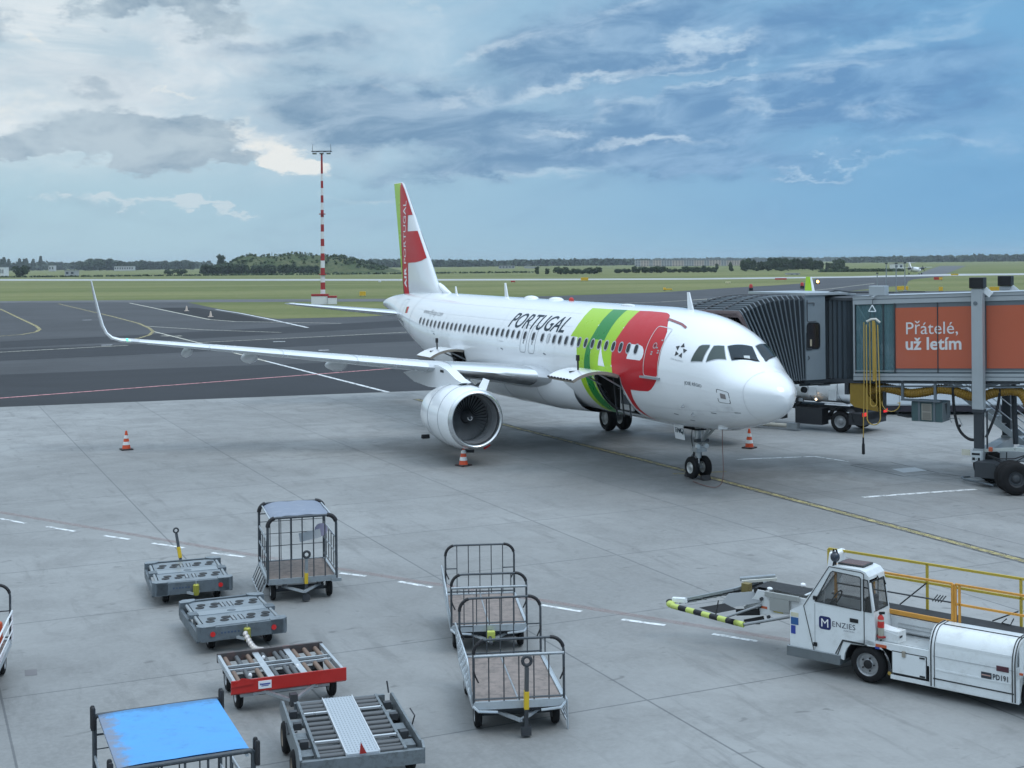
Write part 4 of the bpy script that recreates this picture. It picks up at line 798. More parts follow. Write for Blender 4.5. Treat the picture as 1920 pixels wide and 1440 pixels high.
for z, le, te, tc in FIN: rows.append([V((le + (te - le) * x, t * tc * (te - le), z)) for x, t in [(a, b - .02 * (1 - (2 * a - 1) ** 2)) for a, b in reversed(AUP)]] + [V((le + (te - le) * a, -(b - .02 * (1 - (2 * a - 1) ** 2)) * tc * (te - le), z)) for a, b in AUP[1:]])
mb.grid(rows, air_w); mb.add(rows[-1], [tuple(range(len(rows[-1])))], air_w)
mb.pipe([(27.6, 0, 5.92), (28.2, 0, 6.02), (28.75, 0, 6.2), (29.15, 0, 6.38)], [.06, .14, .16, .1], air_w, 10)
def fband(poly, m, off):
    v, f = poly2d(poly, .3)
    for s in (1, -1): mb.add([FN(a, b, s, off) for a, b in v], f, m)
te = lambda z: fin_sec(z)[2] - .005; le = lambda z: fin_sec(z)[1]
gR = lambda z: 34.72 + max(0, (11.9 - z)) * -.04; gB = lambda z: te(z) - max(0, (z - 6.3)) / 5.6 * (te(11.9) - 34.72)       # green strip widens upwards
zs = [5.82, 6.4, 7.2, 8, 9, 10, 11, 11.88]
fband([(te(z), z) for z in zs] + [(gB(z) - .03, z) for z in zs[::-1]], lime, .012)
sL = lambda z: 33.42 - .02 * (z - 5.8)
fband([(gB(z) - .03, z) for z in zs] + [(le(z) + .11, z) for z in (11.85, 11.5, 11.0, 10.5, 10.06)] + [(sL(z), z) for z in (10.06, 9.2, 8, 7, 5.82)], red, .013)
fband([(sL(7.5), 7.5), (sL(9.19), 9.19), (le(9.19) + .11, 9.19), (le(8.6) + .11, 8.6), (le(7.75) + .12, 7.75), (31.2, 7.60), (32.0, 7.52)], red, .013)
fband([(gB(z) - .03, z) for z in zs[:-2]] + [(gB(z) - .24 + (z - 5.8) * .03, z) for z in zs[:-2][::-1]], dkred, .016)
for tx, z0, bo, sz in (('AIR', 6.2, .028, .62), ('PORTUGAL', 7.42, .0, .66)):
    v, f = text2d(tx, sz, 0, bo, 1.02 if bo == 0 else 1.1, maxe=.2)
    for s in (1, -1): mb.add([FN((33.74 + b if s > 0 else 34.18 - b) - .02 * (z0 + a - 5.8), z0 + a, s, .019) for a, b in v], f, M('lettering_white', (.8, .8, .8), .4))
mb.build('tail_fin', plane, smooth=40, merge=False)
# engines
fanm = M('fan_blade', (.30, .31, .32), .35, .6, var=.2); cowl_in = M('intake_liner', (.34, .35, .365), .4, .5, var=.1)
def engine(s):
    ax = V((1, 0, .0)); o = V((10.95, s * 5.75, 1.72)); cow = MB(); cow.lathe(o, ax, [(.16, 1.10), (.3, 1.135), (.6, 1.17), (1.0, 1.19), (1.6, 1.19), (2.3, 1.14), (2.9, 1.05), (3.35, .95), (3.35, .92), (2.6, .95)], air_w, 56)
    for x, r in ((.95, 1.194), (2.05, 1.166)): cow.lathe(o, ax, [(x, r - .01), (x, r + .003), (x + .018, r + .003), (x + .018, r - .01)], line_g, 56)
    c = cow.build('engine', plane, smooth=40)
    MB().lathe(o, ax, [(.17, 1.102), (.08, 1.07), (.02, 1.03), (0, .985), (.03, .945), (.1, .915), (.2, .895)], alu, 56).build('intake_lip', c, smooth=60)
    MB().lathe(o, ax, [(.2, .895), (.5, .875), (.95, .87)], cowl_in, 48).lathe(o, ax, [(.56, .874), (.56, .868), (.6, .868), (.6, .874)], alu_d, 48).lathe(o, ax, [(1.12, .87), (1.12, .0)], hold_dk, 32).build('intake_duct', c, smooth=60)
    mb = MB()
    for k in range(36):
        a = 2 * pi * k / 36; e1 = V((0, cos(a), sin(a))); e2 = V((0, -sin(a), cos(a))); rw = []
        for r, tw, w in ((.24, .35, .10), (.5, .75, .12), (.86, 1.05, .145)): d = V((cos(tw), 0, 0)) + e2 * sin(tw); p = o + V((1.02, 0, 0)) + e1 * r; rw.append([p - d * w * .5, p + V((.012, 0, 0)), p + d * w * .5])
        mb.grid(rw, fanm)
    mb.build('fan', c, smooth=60, merge=False)
    sp = MB().lathe(o, ax, [(.58, .0), (.62, .05), (.75, .13), (.9, .2), (1.04, .25)], dark_steel, 24).build('spinner', c, smooth=60)
    mb = MB(); pts = []
    for k in range(17): a = 2.0 + k / 16 * 4.6; r = .05 + .05 * k / 16; pts.append((a, r))
    mb.pipe([o + V((.58 + .8 * r * 1.1, cos(a) * r, sin(a) * r)) + V((-.012, 0, 0)) for a, r in pts], .014, M('spiral_white', (.7, .7, .7), .5), 5); mb.build('spiral_mark', sp)
    MB().lathe(o, ax, [(2.6, .72), (3.3, .66), (3.9, .55), (4.35, .44), (4.3, .40)], alu_d, 32).lathe(o, ax, [(3.9, .36), (4.5, .25), (5.0, .05)], dark_steel, 24).build('exhaust_nozzle', c, smooth=50)
    mb = MB(); yy = s * 5.75; pf = [(11.9, 3.0), (12.5, 3.10), (13.4, 3.38), (14.3, 3.52), (15.2, 3.5), (17.2, 3.1), (18.3, 2.95), (17.0, 2.66), (15.4, 2.58), (14.4, 2.62), (12.5, 2.86)]
    mb.prism(pf, lambda a, b, t: V((a, yy + t, b)), -.2, .2, air_w); mb.box((13.9, yy + s * .205, 3.3), (.35, .02, .1), black); mb.build('pylon', plane, smooth=30, bevel=.06)
    for a, w, h, m in ((-2.05, .28, .16, red), (-1.5, .3, .2, black), (-1.28, .2, .14, black)):
        for k in (.30 if m is not red else .22,):
            an = a + (0 if s > 0 else pi); p = o + V((k + .18, cos(a) * 1.16 * s, sin(a) * 1.16)); MB().box(p, (h, .02, w), m, rot=Matrix.Rotation(a, 3, 'X') @ Matrix.Rotation(R(90), 3, 'Z')).build('cowl_placard', c, smooth=0) if s > 0 else None
    st = MB(); st.grid([[(12.1, s * 5.75 - s * (.85 + .02 * 0), 2.62), (12.9, s * 5.75 - s * .86, 2.66)], [(12.3, s * 5.75 - s * 1.1, 3.02), (12.95, s * 5.75 - s * 1.12, 3.05)]], air_w); st.build('nacelle_strake', c, smooth=0)
engine(1); engine(-1)
# landing gear
strut_m = M('gear_strut', (.42, .44, .45), .35, .5, var=.2, dirt=.3); tyre = M('tyre', (.012, .012, .013), .85, var=.25, scale=12, spec=.22); hub = M('wheel_hub', (.50, .51, .50), .4, .4, var=.15, dirt=.3)
def wheel(name, parent, c, r, w, axis=(0, 1, 0), rim_m=None, rr=.52, tm=None, n=26):
    c = V(c); ax = V(axis).normalized(); tm = tm or tyre; o = c - ax * w / 2
    prof = [(w * .08, r * rr), (w * .03, r * .72), (w * .08, r * .88), (w * .25, r * .985), (w * .42, r), (w * .44, r * .975), (w * .56, r * .975), (w * .58, r), (w * .75, r * .985), (w * .92, r * .88), (w * .97, r * .72), (w * .92, r * rr)]
    t = MB().lathe(o, ax, prof, tm, n).build(name, parent, smooth=50)
    MB().lathe(o, ax, [(w * .08, r * rr), (w * .15, r * rr * .93), (w * .3, r * rr * .85), (w * .32, r * .3), (w * .16, r * .2), (w * .13, r * .12), (w * .13, 0)], rim_m or hub, 20).lathe(o, ax, [(w * .92, r * rr), (w * .85, r * rr * .93), (w * .7, r * rr * .85), (w * .68, r * .3), (w * .84, r * .2), (w * .87, r * .12), (w * .87, 0)], rim_m or hub, 20).build('rim', t, smooth=40)
    return t
ng = MB(); ng.tube((5.07, 0, .7), (5.07, 0, 2.1), .11, strut_m, 14); ng.tube((5.07, 0, .38), (5.07, 0, .75), .075, alu, 12); ng.tube((5.07, -.36, .38), (5.07, .36, .38), .05, strut_m, 10); ng.tube((5.02, 0, 1.15), (3.9, .16, 2.05), .05, strut_m).tube((5.02, 0, 1.15), (3.9, -.16, 2.05), .05, strut_m)
ng.bar((5.2, 0, .45), (5.42, 0, .7), .16, .04, strut_m); ng.bar((5.42, 0, .7), (5.18, 0, .95), .16, .04, strut_m); ng.box((5.0, 0, 1.0), (.32, .42, .16), strut_m); ng.box((4.85, 0, 1.32), (.16, .5, .10), dark_steel)
for q in (-.17, .17): ng.lathe((4.88, q, 1.12), (-1, 0, .1), [(0, .03), (.02, .09), (.1, .085), (.11, 0)], M('lamp_glass', (.6, .62, .62), .1), 14)
for q in (-.12, .12): ng.pipe([(5.15, q, 2.0), (5.2, q * 1.6, 1.4), (5.12, q * 1.3, .9), (5.1, q * 1.6, .5)], .016, black, 5)
gear = ng.build('nose_gear', plane, smooth=40)
for q in (-.25, .25): wheel('wheel', gear, (5.07, q, .38), .38, .22)
dm = MB(); dm.box((5.62, .42, 1.62), (.62, .03, .66), air_w, rot=Matrix.Rotation(R(-8), 3, 'X')); gd = dm.build('gear_door', gear, smooth=0, bevel=.02); v, f = text2d('TNQ', .26, bold=.012); MB().add([(5.86 - a, .445 + .005 * b, 1.54 + b) for a, b in v], f, ink).build('lettering', gd, smooth=0)
MB().box((5.62, -.42, 1.62), (.62, .03, .66), air_w, rot=Matrix.Rotation(R(8), 3, 'X')).build('gear_door', gear, smooth=0, bevel=.02)
MB().grid([[(4.6 + i * .3, -.35 + .7 * j, 1.70) for i in range(5)] for j in range(2)], hold_dk).build('wheel_well', gear, smooth=0)
for s in (1, -1):
    mg = MB(); mg.tube((17.71, s * 3.8, .7), (17.45, s * 3.78, 3.1), .16, strut_m, 14); mg.tube((17.71, s * 3.8, .58), (17.69, s * 3.8, .95), .1, alu, 12); mg.tube((17.71, s * 3.3, .585), (17.71, s * 4.3, .585), .08, strut_m); mg.tube((17.6, s * 3.75, 1.9), (17.5, s * 2.1, 2.7), .07, strut_m); mg.bar((17.9, s * 3.8, .7), (18.2, s * 3.8, 1.1), .2, .05, strut_m); mg.bar((18.2, s * 3.8, 1.1), (17.85, s * 3.8, 1.5), .2, .05, strut_m)
    m_ = mg.build('main_gear', plane, smooth=40)
    for q in (-.37, .37): wheel('wheel', m_, (17.71, s * 3.8 + q, .585), .585, .42)
    MB().box((17.5, s * 4.2, 2.1), (1.0, .04, 1.5), air_w, rot=Matrix.Rotation(R(-6 * s), 3, 'X')).build('gear_door', m_, smooth=0, bevel=.02)
# aerials on the roof
for x, h, c in ((26.9, .35, .22), (20.9, .62, .32), (5.45, .60, .34)):
    zt = FS(x, pi / 2).z; MB().prism([(x - c / 2, zt - .02), (x + c / 2, zt - .02), (x + c * .62, zt + h), (x + c * .25, zt + h)], lambda a, b, t: V((a, t, b)), -.025, .025, air_w).build('blade_aerial', plane, smooth=0, bevel=.01)
for x in (18.3, 15.9): MB().ell((x, 0, FS(x, pi / 2).z - .02), (.55, .25, .14), air_w, 16, 8).build('satellite_dome', plane)
MB().ell((14.5, 0, FS(14, pi / 2).z + .02), (.14, .1, .12), red_p).build('beacon', plane); MB().ell((9.3, .3, FS(9.3, pi / 2).z - .02), (.5, .12, .06), air_w).build('beacon', plane)
for x, th in ((3.55, -.55), (3.3, -.72)): MB().pipe([FS(x, th, 0), FS(x, th, .12), FS(x - .18, th, .14)], .018, alu, 6).build('pitot_probe', plane)
# chocks and cone, ground cable
def chock(loc, rz, label, group=None):
    t = MB().prism([(-.11, 0), (.11, 0), (.03, .16), (-.05, .16)], lambda a, b, c: V((a, c, b)), -.17, .17, M('chock_rubber', (.03, .03, .032), .8)); o = t.build('wheel_chock', None, smooth=0, bevel=.015); o.location = loc; o.rotation_euler = (0, 0, rz); return tag(o, label, 'chock', group)
chock((*AW(4.62, 0.0), 0), HD + pi, 'black rubber chock ahead of the nose wheels', None); chock((*AW(5.54, .05), 0), HD, 'black rubber chock behind the nose wheels')
chock((*AW(19.3, 4.6), 0), HD, 'black chock on the concrete just behind the near engine, left of two'); chock((*AW(19.25, 3.75), 0), HD, 'black chock on the concrete just behind the near engine, right of two'); chock((*AW(18.4, -3.8), 0), HD, 'black chock beside the far main wheels under the fuselage')
mb = MB(); a = V((*AW(2.9, .45), FS(2.9, -1.2).z)); p = [a, a + V((0, 0, -.7)), V((*AW(2.75, .5), .35)), V((*AW(2.9, .62), .02)), V((*AW(3.6, .75), .02)), V((*AW(4.4, .6), .02)), V((*AW(4.9, .5), .02))]
pp = [p[0].lerp(p[1], k / 4) for k in range(4)]
for i in range(1, len(p) - 1): pp += [((1 - t) ** 2) * ((p[i - 1] + p[i]) / 2 if i > 1 else p[1]) + 2 * t * (1 - t) * p[i] + t * t * (p[i] + p[i + 1]) / 2 for t in (0, .25, .5, .75)]
mb.pipe(pp, .013, M('cable_brown', (.16, .08, .07), .6), 6); o = mb.build('ground_cable'); tag(o, 'thin brown headset cable hanging from the nose down to the concrete', 'cable'); MB().box(a + V((0, 0, .02)), (.3, .3, .2), white_paint).build('plug_box', o)
def cone(u, v, label, loc=None):
    x, y = loc or G(u, v); t = thing('traffic_cone', label, 'traffic cone', (x, y, 0), random.uniform(0, 1), 'traffic cones round the aircraft'); cw = M('cone_white', (.72, .72, .70), .5); co = M('cone_orange', (.62, .075, .02), .5, var=.12)
    MB().box((0, 0, .025), (.46, .46, .05), M('cone_base', (.42, .05, .02) if 'red base' in label else (.05, .03, .028), .7)).build('base', t, bevel=.015)
    r = lambda z: .17 - .135 * (z - .05) / .72
    MB().lathe((0, 0, 0), (0, 0, 1), [(z, r(z)) for z in (.05, .18, .19)] + [(.19, r(.19))] + [(z, r(z)) for z in (.33, .47, .6, .74, .76)] + [(.77, .025), (.77, 0)], co, 20).build('body', t, smooth=40)
    for z0, z1 in ((.20, .33), (.46, .59)): MB().lathe((0, 0, 0), (0, 0, 1), [(z0, r(z0) + .001), (z0, r(z0) + .004), (z1, r(z1) + .004), (z1, r(z1) + .001)], cw, 20).build('reflective_band', t)
cone(237, 843, 'orange and white traffic cone alone on the concrete below the wing'); cone(869, 873, 'orange and white traffic cone in front of the engine'); cone(1405, 840, 'orange traffic cone with a red base behind the nose')
# ------------------------------------------------------------------ baggage carts and dollies
# local frame: x across, y along (front end towards -y), z up
plank = M('plywood_deck', (.225, .185, .165), .8, var=.45, scale=3.5, dirt=.8, dlo=.42, dirtcol=(.115, .10, .09), streak=(1, 3, 1))
tube_m = M('cart_tube', (.065, .075, .085), .5, .3, var=.35, scale=14, dirt=.2, dirtcol=(.28, .29, .3)); cart_al = M('cart_aluminium', (.50, .54, .57), .38, .6, var=.15, scale=5, dirt=.25); sleeve = M('rubber_sleeve', (.012, .012, .014), .6)
def arch(w, z0, z1, r, y, n=6):
    q = [(-w / 2, y, z0)]
    for k in range(n + 1): a = R(180 - 90 * k / n); q.append((-w / 2 + r + r * cos(a), y, z1 - r + r * sin(a)))
    for k in range(n + 1): a = R(90 - 90 * k / n); q.append((w / 2 - r + r * cos(a), y, z1 - r + r * sin(a)))
    return q + [(w / 2, y, z0)]
def running_gear(t, wx, yf, yr, r=.21, wd=.13, z=.5):
    for y, sgn in ((yf, -1), (yr, 1)):
        mb = MB(); mb.tube((-wx + .05, y, r), (wx - .05, y, r), .035, dark_steel); mb.bar((-wx + .12, y, r + .05), (wx - .12, y, r + .05), .07, .07, dark_steel)
        for q in (-.38, .38): mb.bar((q, y - .3, z - .12), (q, y + .3, z - .12), .06, .06, dark_steel); mb.bar((q, y, r), (q, y, z - .1), .08, .05, dark_steel)
        if sgn < 0: mb.bar((-.42, y - .05, .30), (0, y - .55, .26), .05, .05, cart_al).bar((.42, y - .05, .30), (0, y - .55, .26), .05, .05, cart_al)
        mb.build('axle', t, smooth=0)
        for q in (-wx, wx): wheel('wheel', t, (q, y, r), r, wd, (1, 0, 0), rim_grey, .55, rubber, 20)
def tow_bar(t, y, h, up=True, x=0., lean=.04, ring=True, blk=True):
    mb = MB()
    d = V((x, y + .0, .16)); e = V((x + lean * .4, y - lean, h)); mb.bar(d, d.lerp(e, .28), .09, .06, dark_steel, up=(1, 0, 0)); mb.bar(d.lerp(e, .56), d.lerp(e, .93), .085, .06, M('tow_bar_steel', (.10, .105, .11), .45, .5) if blk else steel, up=(1, 0, 0)); mb.box((x, y, .10), (.16, .10, .14), dark_steel)
    c = e; q = [c + V((.07 * cos(a), 0, .03 + .07 * sin(a))) for a in [2 * pi * k / 14 for k in range(14)]]; mb.pipe(q + [q[0]], .028, dark_steel, 7, caps=False)
    tb = mb.build('tow_bar', t, smooth=40); MB().bar(d.lerp(e, .28), d.lerp(e, .56), .10, .075, yellow, up=(1, 0, 0)).build('yellow_band', tb, smooth=0, bevel=.006); return tb
def open_cart(label, loc, rz, tow=True, side=True, down=True):
    t = thing('baggage_cart', label, 'baggage cart', (*loc, 0), rz, 'open baggage carts'); w, L = 1.45, 2.45
    dk = MB().box((0, 0, .485), (w - .06, L - .06, .03), plank).build('deck', t, smooth=0)
    mb = MB(); mb.bar((-w / 2, -L / 2, .46), (w / 2, -L / 2, .46), .05, .12, cart_al).bar((-w / 2, L / 2, .46), (w / 2, L / 2, .46), .05, .12, cart_al)
    for q in (-1, 1): mb.bar((q * w / 2, -L / 2 + .03, .465), (q * w / 2, L / 2 - .03, .465), .05, .11, cart_al); mb.bar((q * .3, -L / 2 + .03, .41), (q * .3, L / 2 - .03, .41), .06, .1, dark_steel)
    mb.bar((0, -L / 2, .502), (0, L / 2, .502), .025, .012, steel)
    for q in (-1, 1): mb.pipe([(q * .74, -L / 2 - .02, .46), (q * .66, -L / 2 - .1, .40), (q * .35, -L / 2 - .05, .36)], .022, cart_al, 6)
    mb.bar((-.6, -L / 2 + .12, .36), (.6, -L / 2 + .12, .36), .05, .09, dark_steel); mb.build('chassis', t, smooth=30)
    for y, z1, front in ((-L / 2, 1.50, 1), (L / 2, 1.54, 0)):
        mb = MB(); mb.pipe(arch(w, .5, z1, .22, y), .021, tube_m, 8)
        for k in range(1, 6):
            x = -w / 2 + w * k / 6; mb.tube((x, y, .5), (x, y, 1.24 if front else z1 - .01), .011, tube_m, 6)
        mb.tube((-w / 2, y, .56), (w / 2, y, .56), .015, tube_m, 6)
        if front: mb.tube((-w / 2, y - .03, 1.25), (w / 2, y - .03, 1.25), .026, steel, 8); mb.tube((w / 2 - .3, y, 1.25), (w / 2 - .3, y, 1.5), .011, tube_m, 6)
        else:
            for q in (-1, 1): mb.tube((q * w / 2, y, 1.05), (q * (w / 2 - w / 6), y, 1.05), .012, tube_m, 6)
        fr = mb.build('end_frame', t, smooth=60)
        for q in (-1, 1):
            c = arch(w, .5, z1, .22, y); seg = c[1:7] if q < 0 else c[8:14]; MB().pipe([(a, b, e + .004) for a, b, e in seg], .030, sleeve, 8).build('rubber_sleeve', fr, smooth=60)
            MB().pipe([(q * w / 2, y - .03, 1.02), (q * (w / 2 - .02), y - .05, .95), (q * (w / 2 - .07), y - .05, .84)], .014, sleeve, 6).build('latch', fr)
    def gate(x, z0, z1, tilt, nm):
        mb = MB(); P = lambda y, z: (x + tilt * (z - z0), y, z); a, b = -L / 2 + .06, L / 2 - .06; q = [P(a, z0), P(a, z1 - .1), P(a + .1, z1), P(b - .1, z1), P(b, z1 - .1), P(b, z0)]; mb.pipe(q + [q[0]], .016, cart_al, 7)
        for k in range(1, 5): z = z0 + (z1 - z0) * k / 5; mb.tube(P(a, z), P(b, z), .010, cart_al, 6)
        for k in range(1, 7): y = a + (b - a) * k / 7; mb.tube(P(y, z0), P(y, z1), .009, cart_al, 6)
        return mb.build(nm, t, smooth=60)
    if side: gate(-w / 2 - .02, .5, 1.16, -.10, 'side_gate')
    if down: gate(w / 2 + .06, .46, -.02 + .12, -.02, 'side_gate')
    running_gear(t, .63, -L / 2 + .36, L / 2 - .45)
    if tow: tow_bar(t, -L / 2 - .20, 1.18, x=.08)
    else: MB().box((.02, -L / 2 - .12, .34), (.16, .12, .18), M('coupler_yellow_green', (.45, .50, .10), .5, dirt=.3)).bar((0, -L / 2, .34), (0, -L / 2 - .5, .30), .06, .05, dark_steel).build('coupler', t, smooth=0, bevel=.01)
    return t
open_cart('open grey baggage cart nearest the camera with its tow bar raised', (-.11, 22.27), R(7.5))
open_cart('open grey baggage cart standing behind the one with the raised tow bar', (-.62, 26.66), R(5.5), tow=False, down=False)
def covered_cart(name, label, loc, rz, w, L, zr, roof_m, tow, rows, rad=.20):
    t = thing(name, label, 'baggage cart', (*loc, 0), rz); MB().box((0, 0, .485), (w - .06, L - .06, .03), plank).build('deck', t, smooth=0)
    mb = MB(); mb.bar((-w / 2, -L / 2, .46), (w / 2, -L / 2, .46), .05, .12, steel).bar((-w / 2, L / 2, .46), (w / 2, L / 2, .46), .05, .12, steel)
    for q in (-1, 1): mb.bar((q * w / 2, -L / 2 + .03, .465), (q * w / 2, L / 2 - .03, .465), .05, .11, cart_al)
    mb.bar((w / 2 - .12, -L / 2 - .03, .42), (w / 2 + .1, -L / 2 - .03, .42), .07, .07, steel); mb.build('chassis', t, smooth=0)
    for y in (-L / 2, L / 2):
        mb = MB(); mb.pipe(arch(w, .44, zr, rad, y), .030, tube_m, 8); mb.tube((-w / 2, y, zr - .24), (w / 2, y, zr - .24), .014, tube_m, 6) if y > 0 else None
        for k in range(1, 6): x = -w / 2 + w * k / 6; mb.tube((x, y, .5), (x, y, zr - .01), .015 if y < 0 else .010, tube_m, 6)
        for z in ((.86, 1.15, 1.44) if y > 0 else ()): mb.tube((-w / 2, y, z), (w / 2, y, z), .008, tube_m, 5)
        fr = mb.build('end_frame', t, smooth=60)
        for q in ((0, 1) if rad > .1 else ()):
            c = arch(w, .44, zr, rad, y); seg = c[1:7] if q == 0 else c[8:14]; MB().pipe([(a, b, e + .006) for a, b, e in seg], .048, sleeve, 8).build('rubber_sleeve', fr, smooth=60)
    # canopy sheet, sagging a little between the hoops
    rowsp = []; up = arch(w - .34, zr, zr, .001, 0, 1)
    for j in range(13):
        y = -L / 2 + .04 + (L - .08) * j / 12; rr = []
        for k in range(15): u = k / 14 * 2 - 1; rr.append((u * (w / 2 - (.10 if rad > .1 else .04)), y, zr + .03 - (.08 if rad > .1 else .015) * abs(u) ** 6 - rows * (1 - u * u) * sin(pi * j / 12) + .006 * sin(9 * u + j) * (1 if rows else .3)))
        rowsp.append(rr)
    mb = MB(); mb.grid(rowsp, roof_m); mb.grid([[(a, b, c - .02) for a, b, c in r] for r in rowsp], roof_m); rf = mb.build('canopy', t, smooth=60)
    mb = MB()
    for q in (-1, 1): mb.bar((q * (w / 2 - .07), -L / 2, zr - .05), (q * (w / 2 - .07), L / 2, zr - .05), .03, .03, cart_al)
    mb.build('roof_rail', t, smooth=0)
    for q in (-1, 1):
        mb = MB(); x = q * w / 2
        for z in (.62, 1.0, 1.35): mb.bar((x, -L / 2, z), (x, L / 2, z), .02, .05, cart_al)
        for k in range(1, 5): y = -L / 2 + L * k / 5; mb.tube((x, y, .62), (x, y, 1.35), .012, tube_m, 6)
        mb.build('side_gate', t, smooth=0)
    mb = MB(); x = -w / 2 - .12; mb.pipe([(-w / 2 - .03, -L / 2 + .05, .46), (x - .05, -L / 2 + .05, .14), (x - .05, L / 2 - .05, .14), (-w / 2 - .03, L / 2 - .05, .46)], .014, cart_al, 6)
    for k in range(1, 6): y = -L / 2 + L * k / 6; mb.tube((-w / 2 - .03, y, .46), (x - .05, y, .14), .012, tube_m, 6)
    mb.build('step_rail', t)
    running_gear(t, w / 2 - .13, -L / 2 + .28, L / 2 - .4, r=.2)
    if tow: tow_bar(t, -L / 2 - .10, 1.02, x=.06, blk=False)
    return t
canopy_g = M('canopy_grey', (.19, .22, .28), .6, var=.12, scale=1.5, dirt=.25, dirtcol=(.45, .47, .5)); canopy_b = M('canopy_blue', (.075, .30, .62), .6, var=.12, scale=1.6, dirt=.5, dirtcol=(.045, .13, .27), streak=(1, 4, 1))
def worn_edges(m):
    t = NT(m.node_tree); b = t.n['Principled BSDF']; lk = b.inputs['Base Color'].links[0].from_socket; gx, gy, gz = t.sep(t.add('ShaderNodeTexCoord').outputs['Generated']); n = t.noise(t.add('ShaderNodeNewGeometry').outputs['Position'], 5.0, 7, .7)
    a = t.m('ADD', gx, t.m('MULTIPLY', t.m('SUBTRACT', n, .5), .45)); e = t.ss(a, .02, .16, 1, 0); e2 = t.ss(t.m('ADD', t.m('SUBTRACT', 1.0, gy), t.m('MULTIPLY', t.m('SUBTRACT', n, .5), .4)), .0, .12, 1, 0)
    sc = t.ss(t.noise(t.vm('MULTIPLY', t.add('ShaderNodeTexCoord').outputs['Generated'], (2.2, 14, 1)), 2.4, 5, .7), .64, .70)
    c = t.mix(t.m('MULTIPLY', e, .8), lk, (.20, .19, .20)); c = t.mix(t.m('MULTIPLY', e2, .65), c, (.05, .12, .22)); c = t.mix(t.m('MULTIPLY', sc, .5), c, (.05, .11, .2)); t.l.new(c, b.inputs['Base Color'])
worn_edges(canopy_b)
cc = covered_cart('covered_baggage_cart', 'covered baggage cart with a worn grey canopy and yellow banded tow bar', (-5.0, 30.35), R(16.5), 1.52, 1.9, 1.87, canopy_g, True, .02)
mb = MB(); mb.box((.30, -.02, 1.25), (.5, .012, .20), M('tag_white', (.62, .64, .66), .6), rot=Matrix.Rotation(R(-9), 3, 'Y')); mb.lathe((.56, .01, 1.36), (0, -1, 0), [(0, .15), (.012, .15), (.012, 0)], M('tag_mauve', (.36, .34, .46), .6), 16); mb.build('information_board', cc, smooth=0)
covered_cart('covered_baggage_cart', 'covered baggage cart with a faded bright blue roof at the bottom edge', (-4.17, 15.95), R(23.5), 1.56, 2.0, 1.86, canopy_b, False, .0, .05)
for q in bpy.data.objects:                                        # thick rubber rollers stand on the corners of the blue one
    pass
blue = [o for o in bpy.data.objects if o.get('label', '').startswith('covered baggage cart with a faded')][0]
for sx in (-1, 1):
    for sy in (-1, 1):
        for k in (0, .10):
            MB().lathe((sx * (.80 + (.0 if sy > 0 else .02)), sy * 1.0 - sy * k * .2 + (k - .05), 1.70), (0, 0, 1), [(0, 0), (0, .03), (.26, .03), (.28, .02), (.28, 0)], sleeve, 12).build('corner_roller', blue, smooth=40)
# luggage cart cut by the left edge
lc = open_cart('open baggage cart loaded with suitcases, cut by the left edge of the photo', (-9.87, 23.40), R(14), tow=False, side=False, down=False)
MB().pipe([(.76, -1.2, .5), (.76, -1.2, 1.05), (.76, 1.2, 1.05), (.76, 1.2, .5)], .018, white_paint, 7).tube((.76, -1.2, .68), (.76, 1.2, .68), .013, white_paint, 6).tube((.76, -1.2, .86), (.76, 1.2, .86), .013, white_paint, 6).build('side_gate', lc)
def suitcase(label, col, p, d, rz, tilt=0.):
    m = M('case_' + label.split()[0], col, .45, var=.1, scale=8); t = thing('suitcase', label, 'suitcase', p, rz); w, dd, h = d
    MB().box((0, 0, h / 2), d, m).build('shell', t, smooth=30, bevel=.04); mb = MB()
    for k in (-1, 0, 1): mb.box((k * w * .28, -dd / 2 - .004, h / 2), (w * .06, .012, h * .8), m)
    mb.build('ribs', t, smooth=0); MB().pipe([(-.1, 0, h), (-.1, 0, h + .06), (.1, 0, h + .06), (.1, 0, h)], .012, black, 6).build('handle', t)
    for q in (-1, 1): MB().tube((q * w * .35, -.03, -.0), (q * w * .35, .03, -.0), .028, black, 10).build('castor', t)
def onc(x, y, z): c, s = cos(R(14)), sin(R(14)); return (-9.87 + x * c - y * s, 23.40 + x * s + y * c, z)
suitcase('dark red suitcase standing on the cart at the left edge', (.13, .012, .016), onc(.2, .55, .53), (.5, .28, .72), R(-44)); suitcase('teal suitcase standing on the cart at the left edge', (.02, .10, .11), onc(.35, .1, .53), (.45, .27, .6), R(-50)); suitcase('grey suitcase behind the dark red one on the left cart', (.22, .22, .23), onc(-.25, .75, .53), (.5, .3, .8), R(-40)); suitcase('orange suitcase lying low on the cart at the left edge', (.5, .08, .03), onc(.45, .85, .53), (.42, .25, .45), R(-44)); suitcase('navy suitcase at the front of the left cart', (.02, .03, .07), onc(.3, -.45, .53), (.5, .3, .62), R(-44))
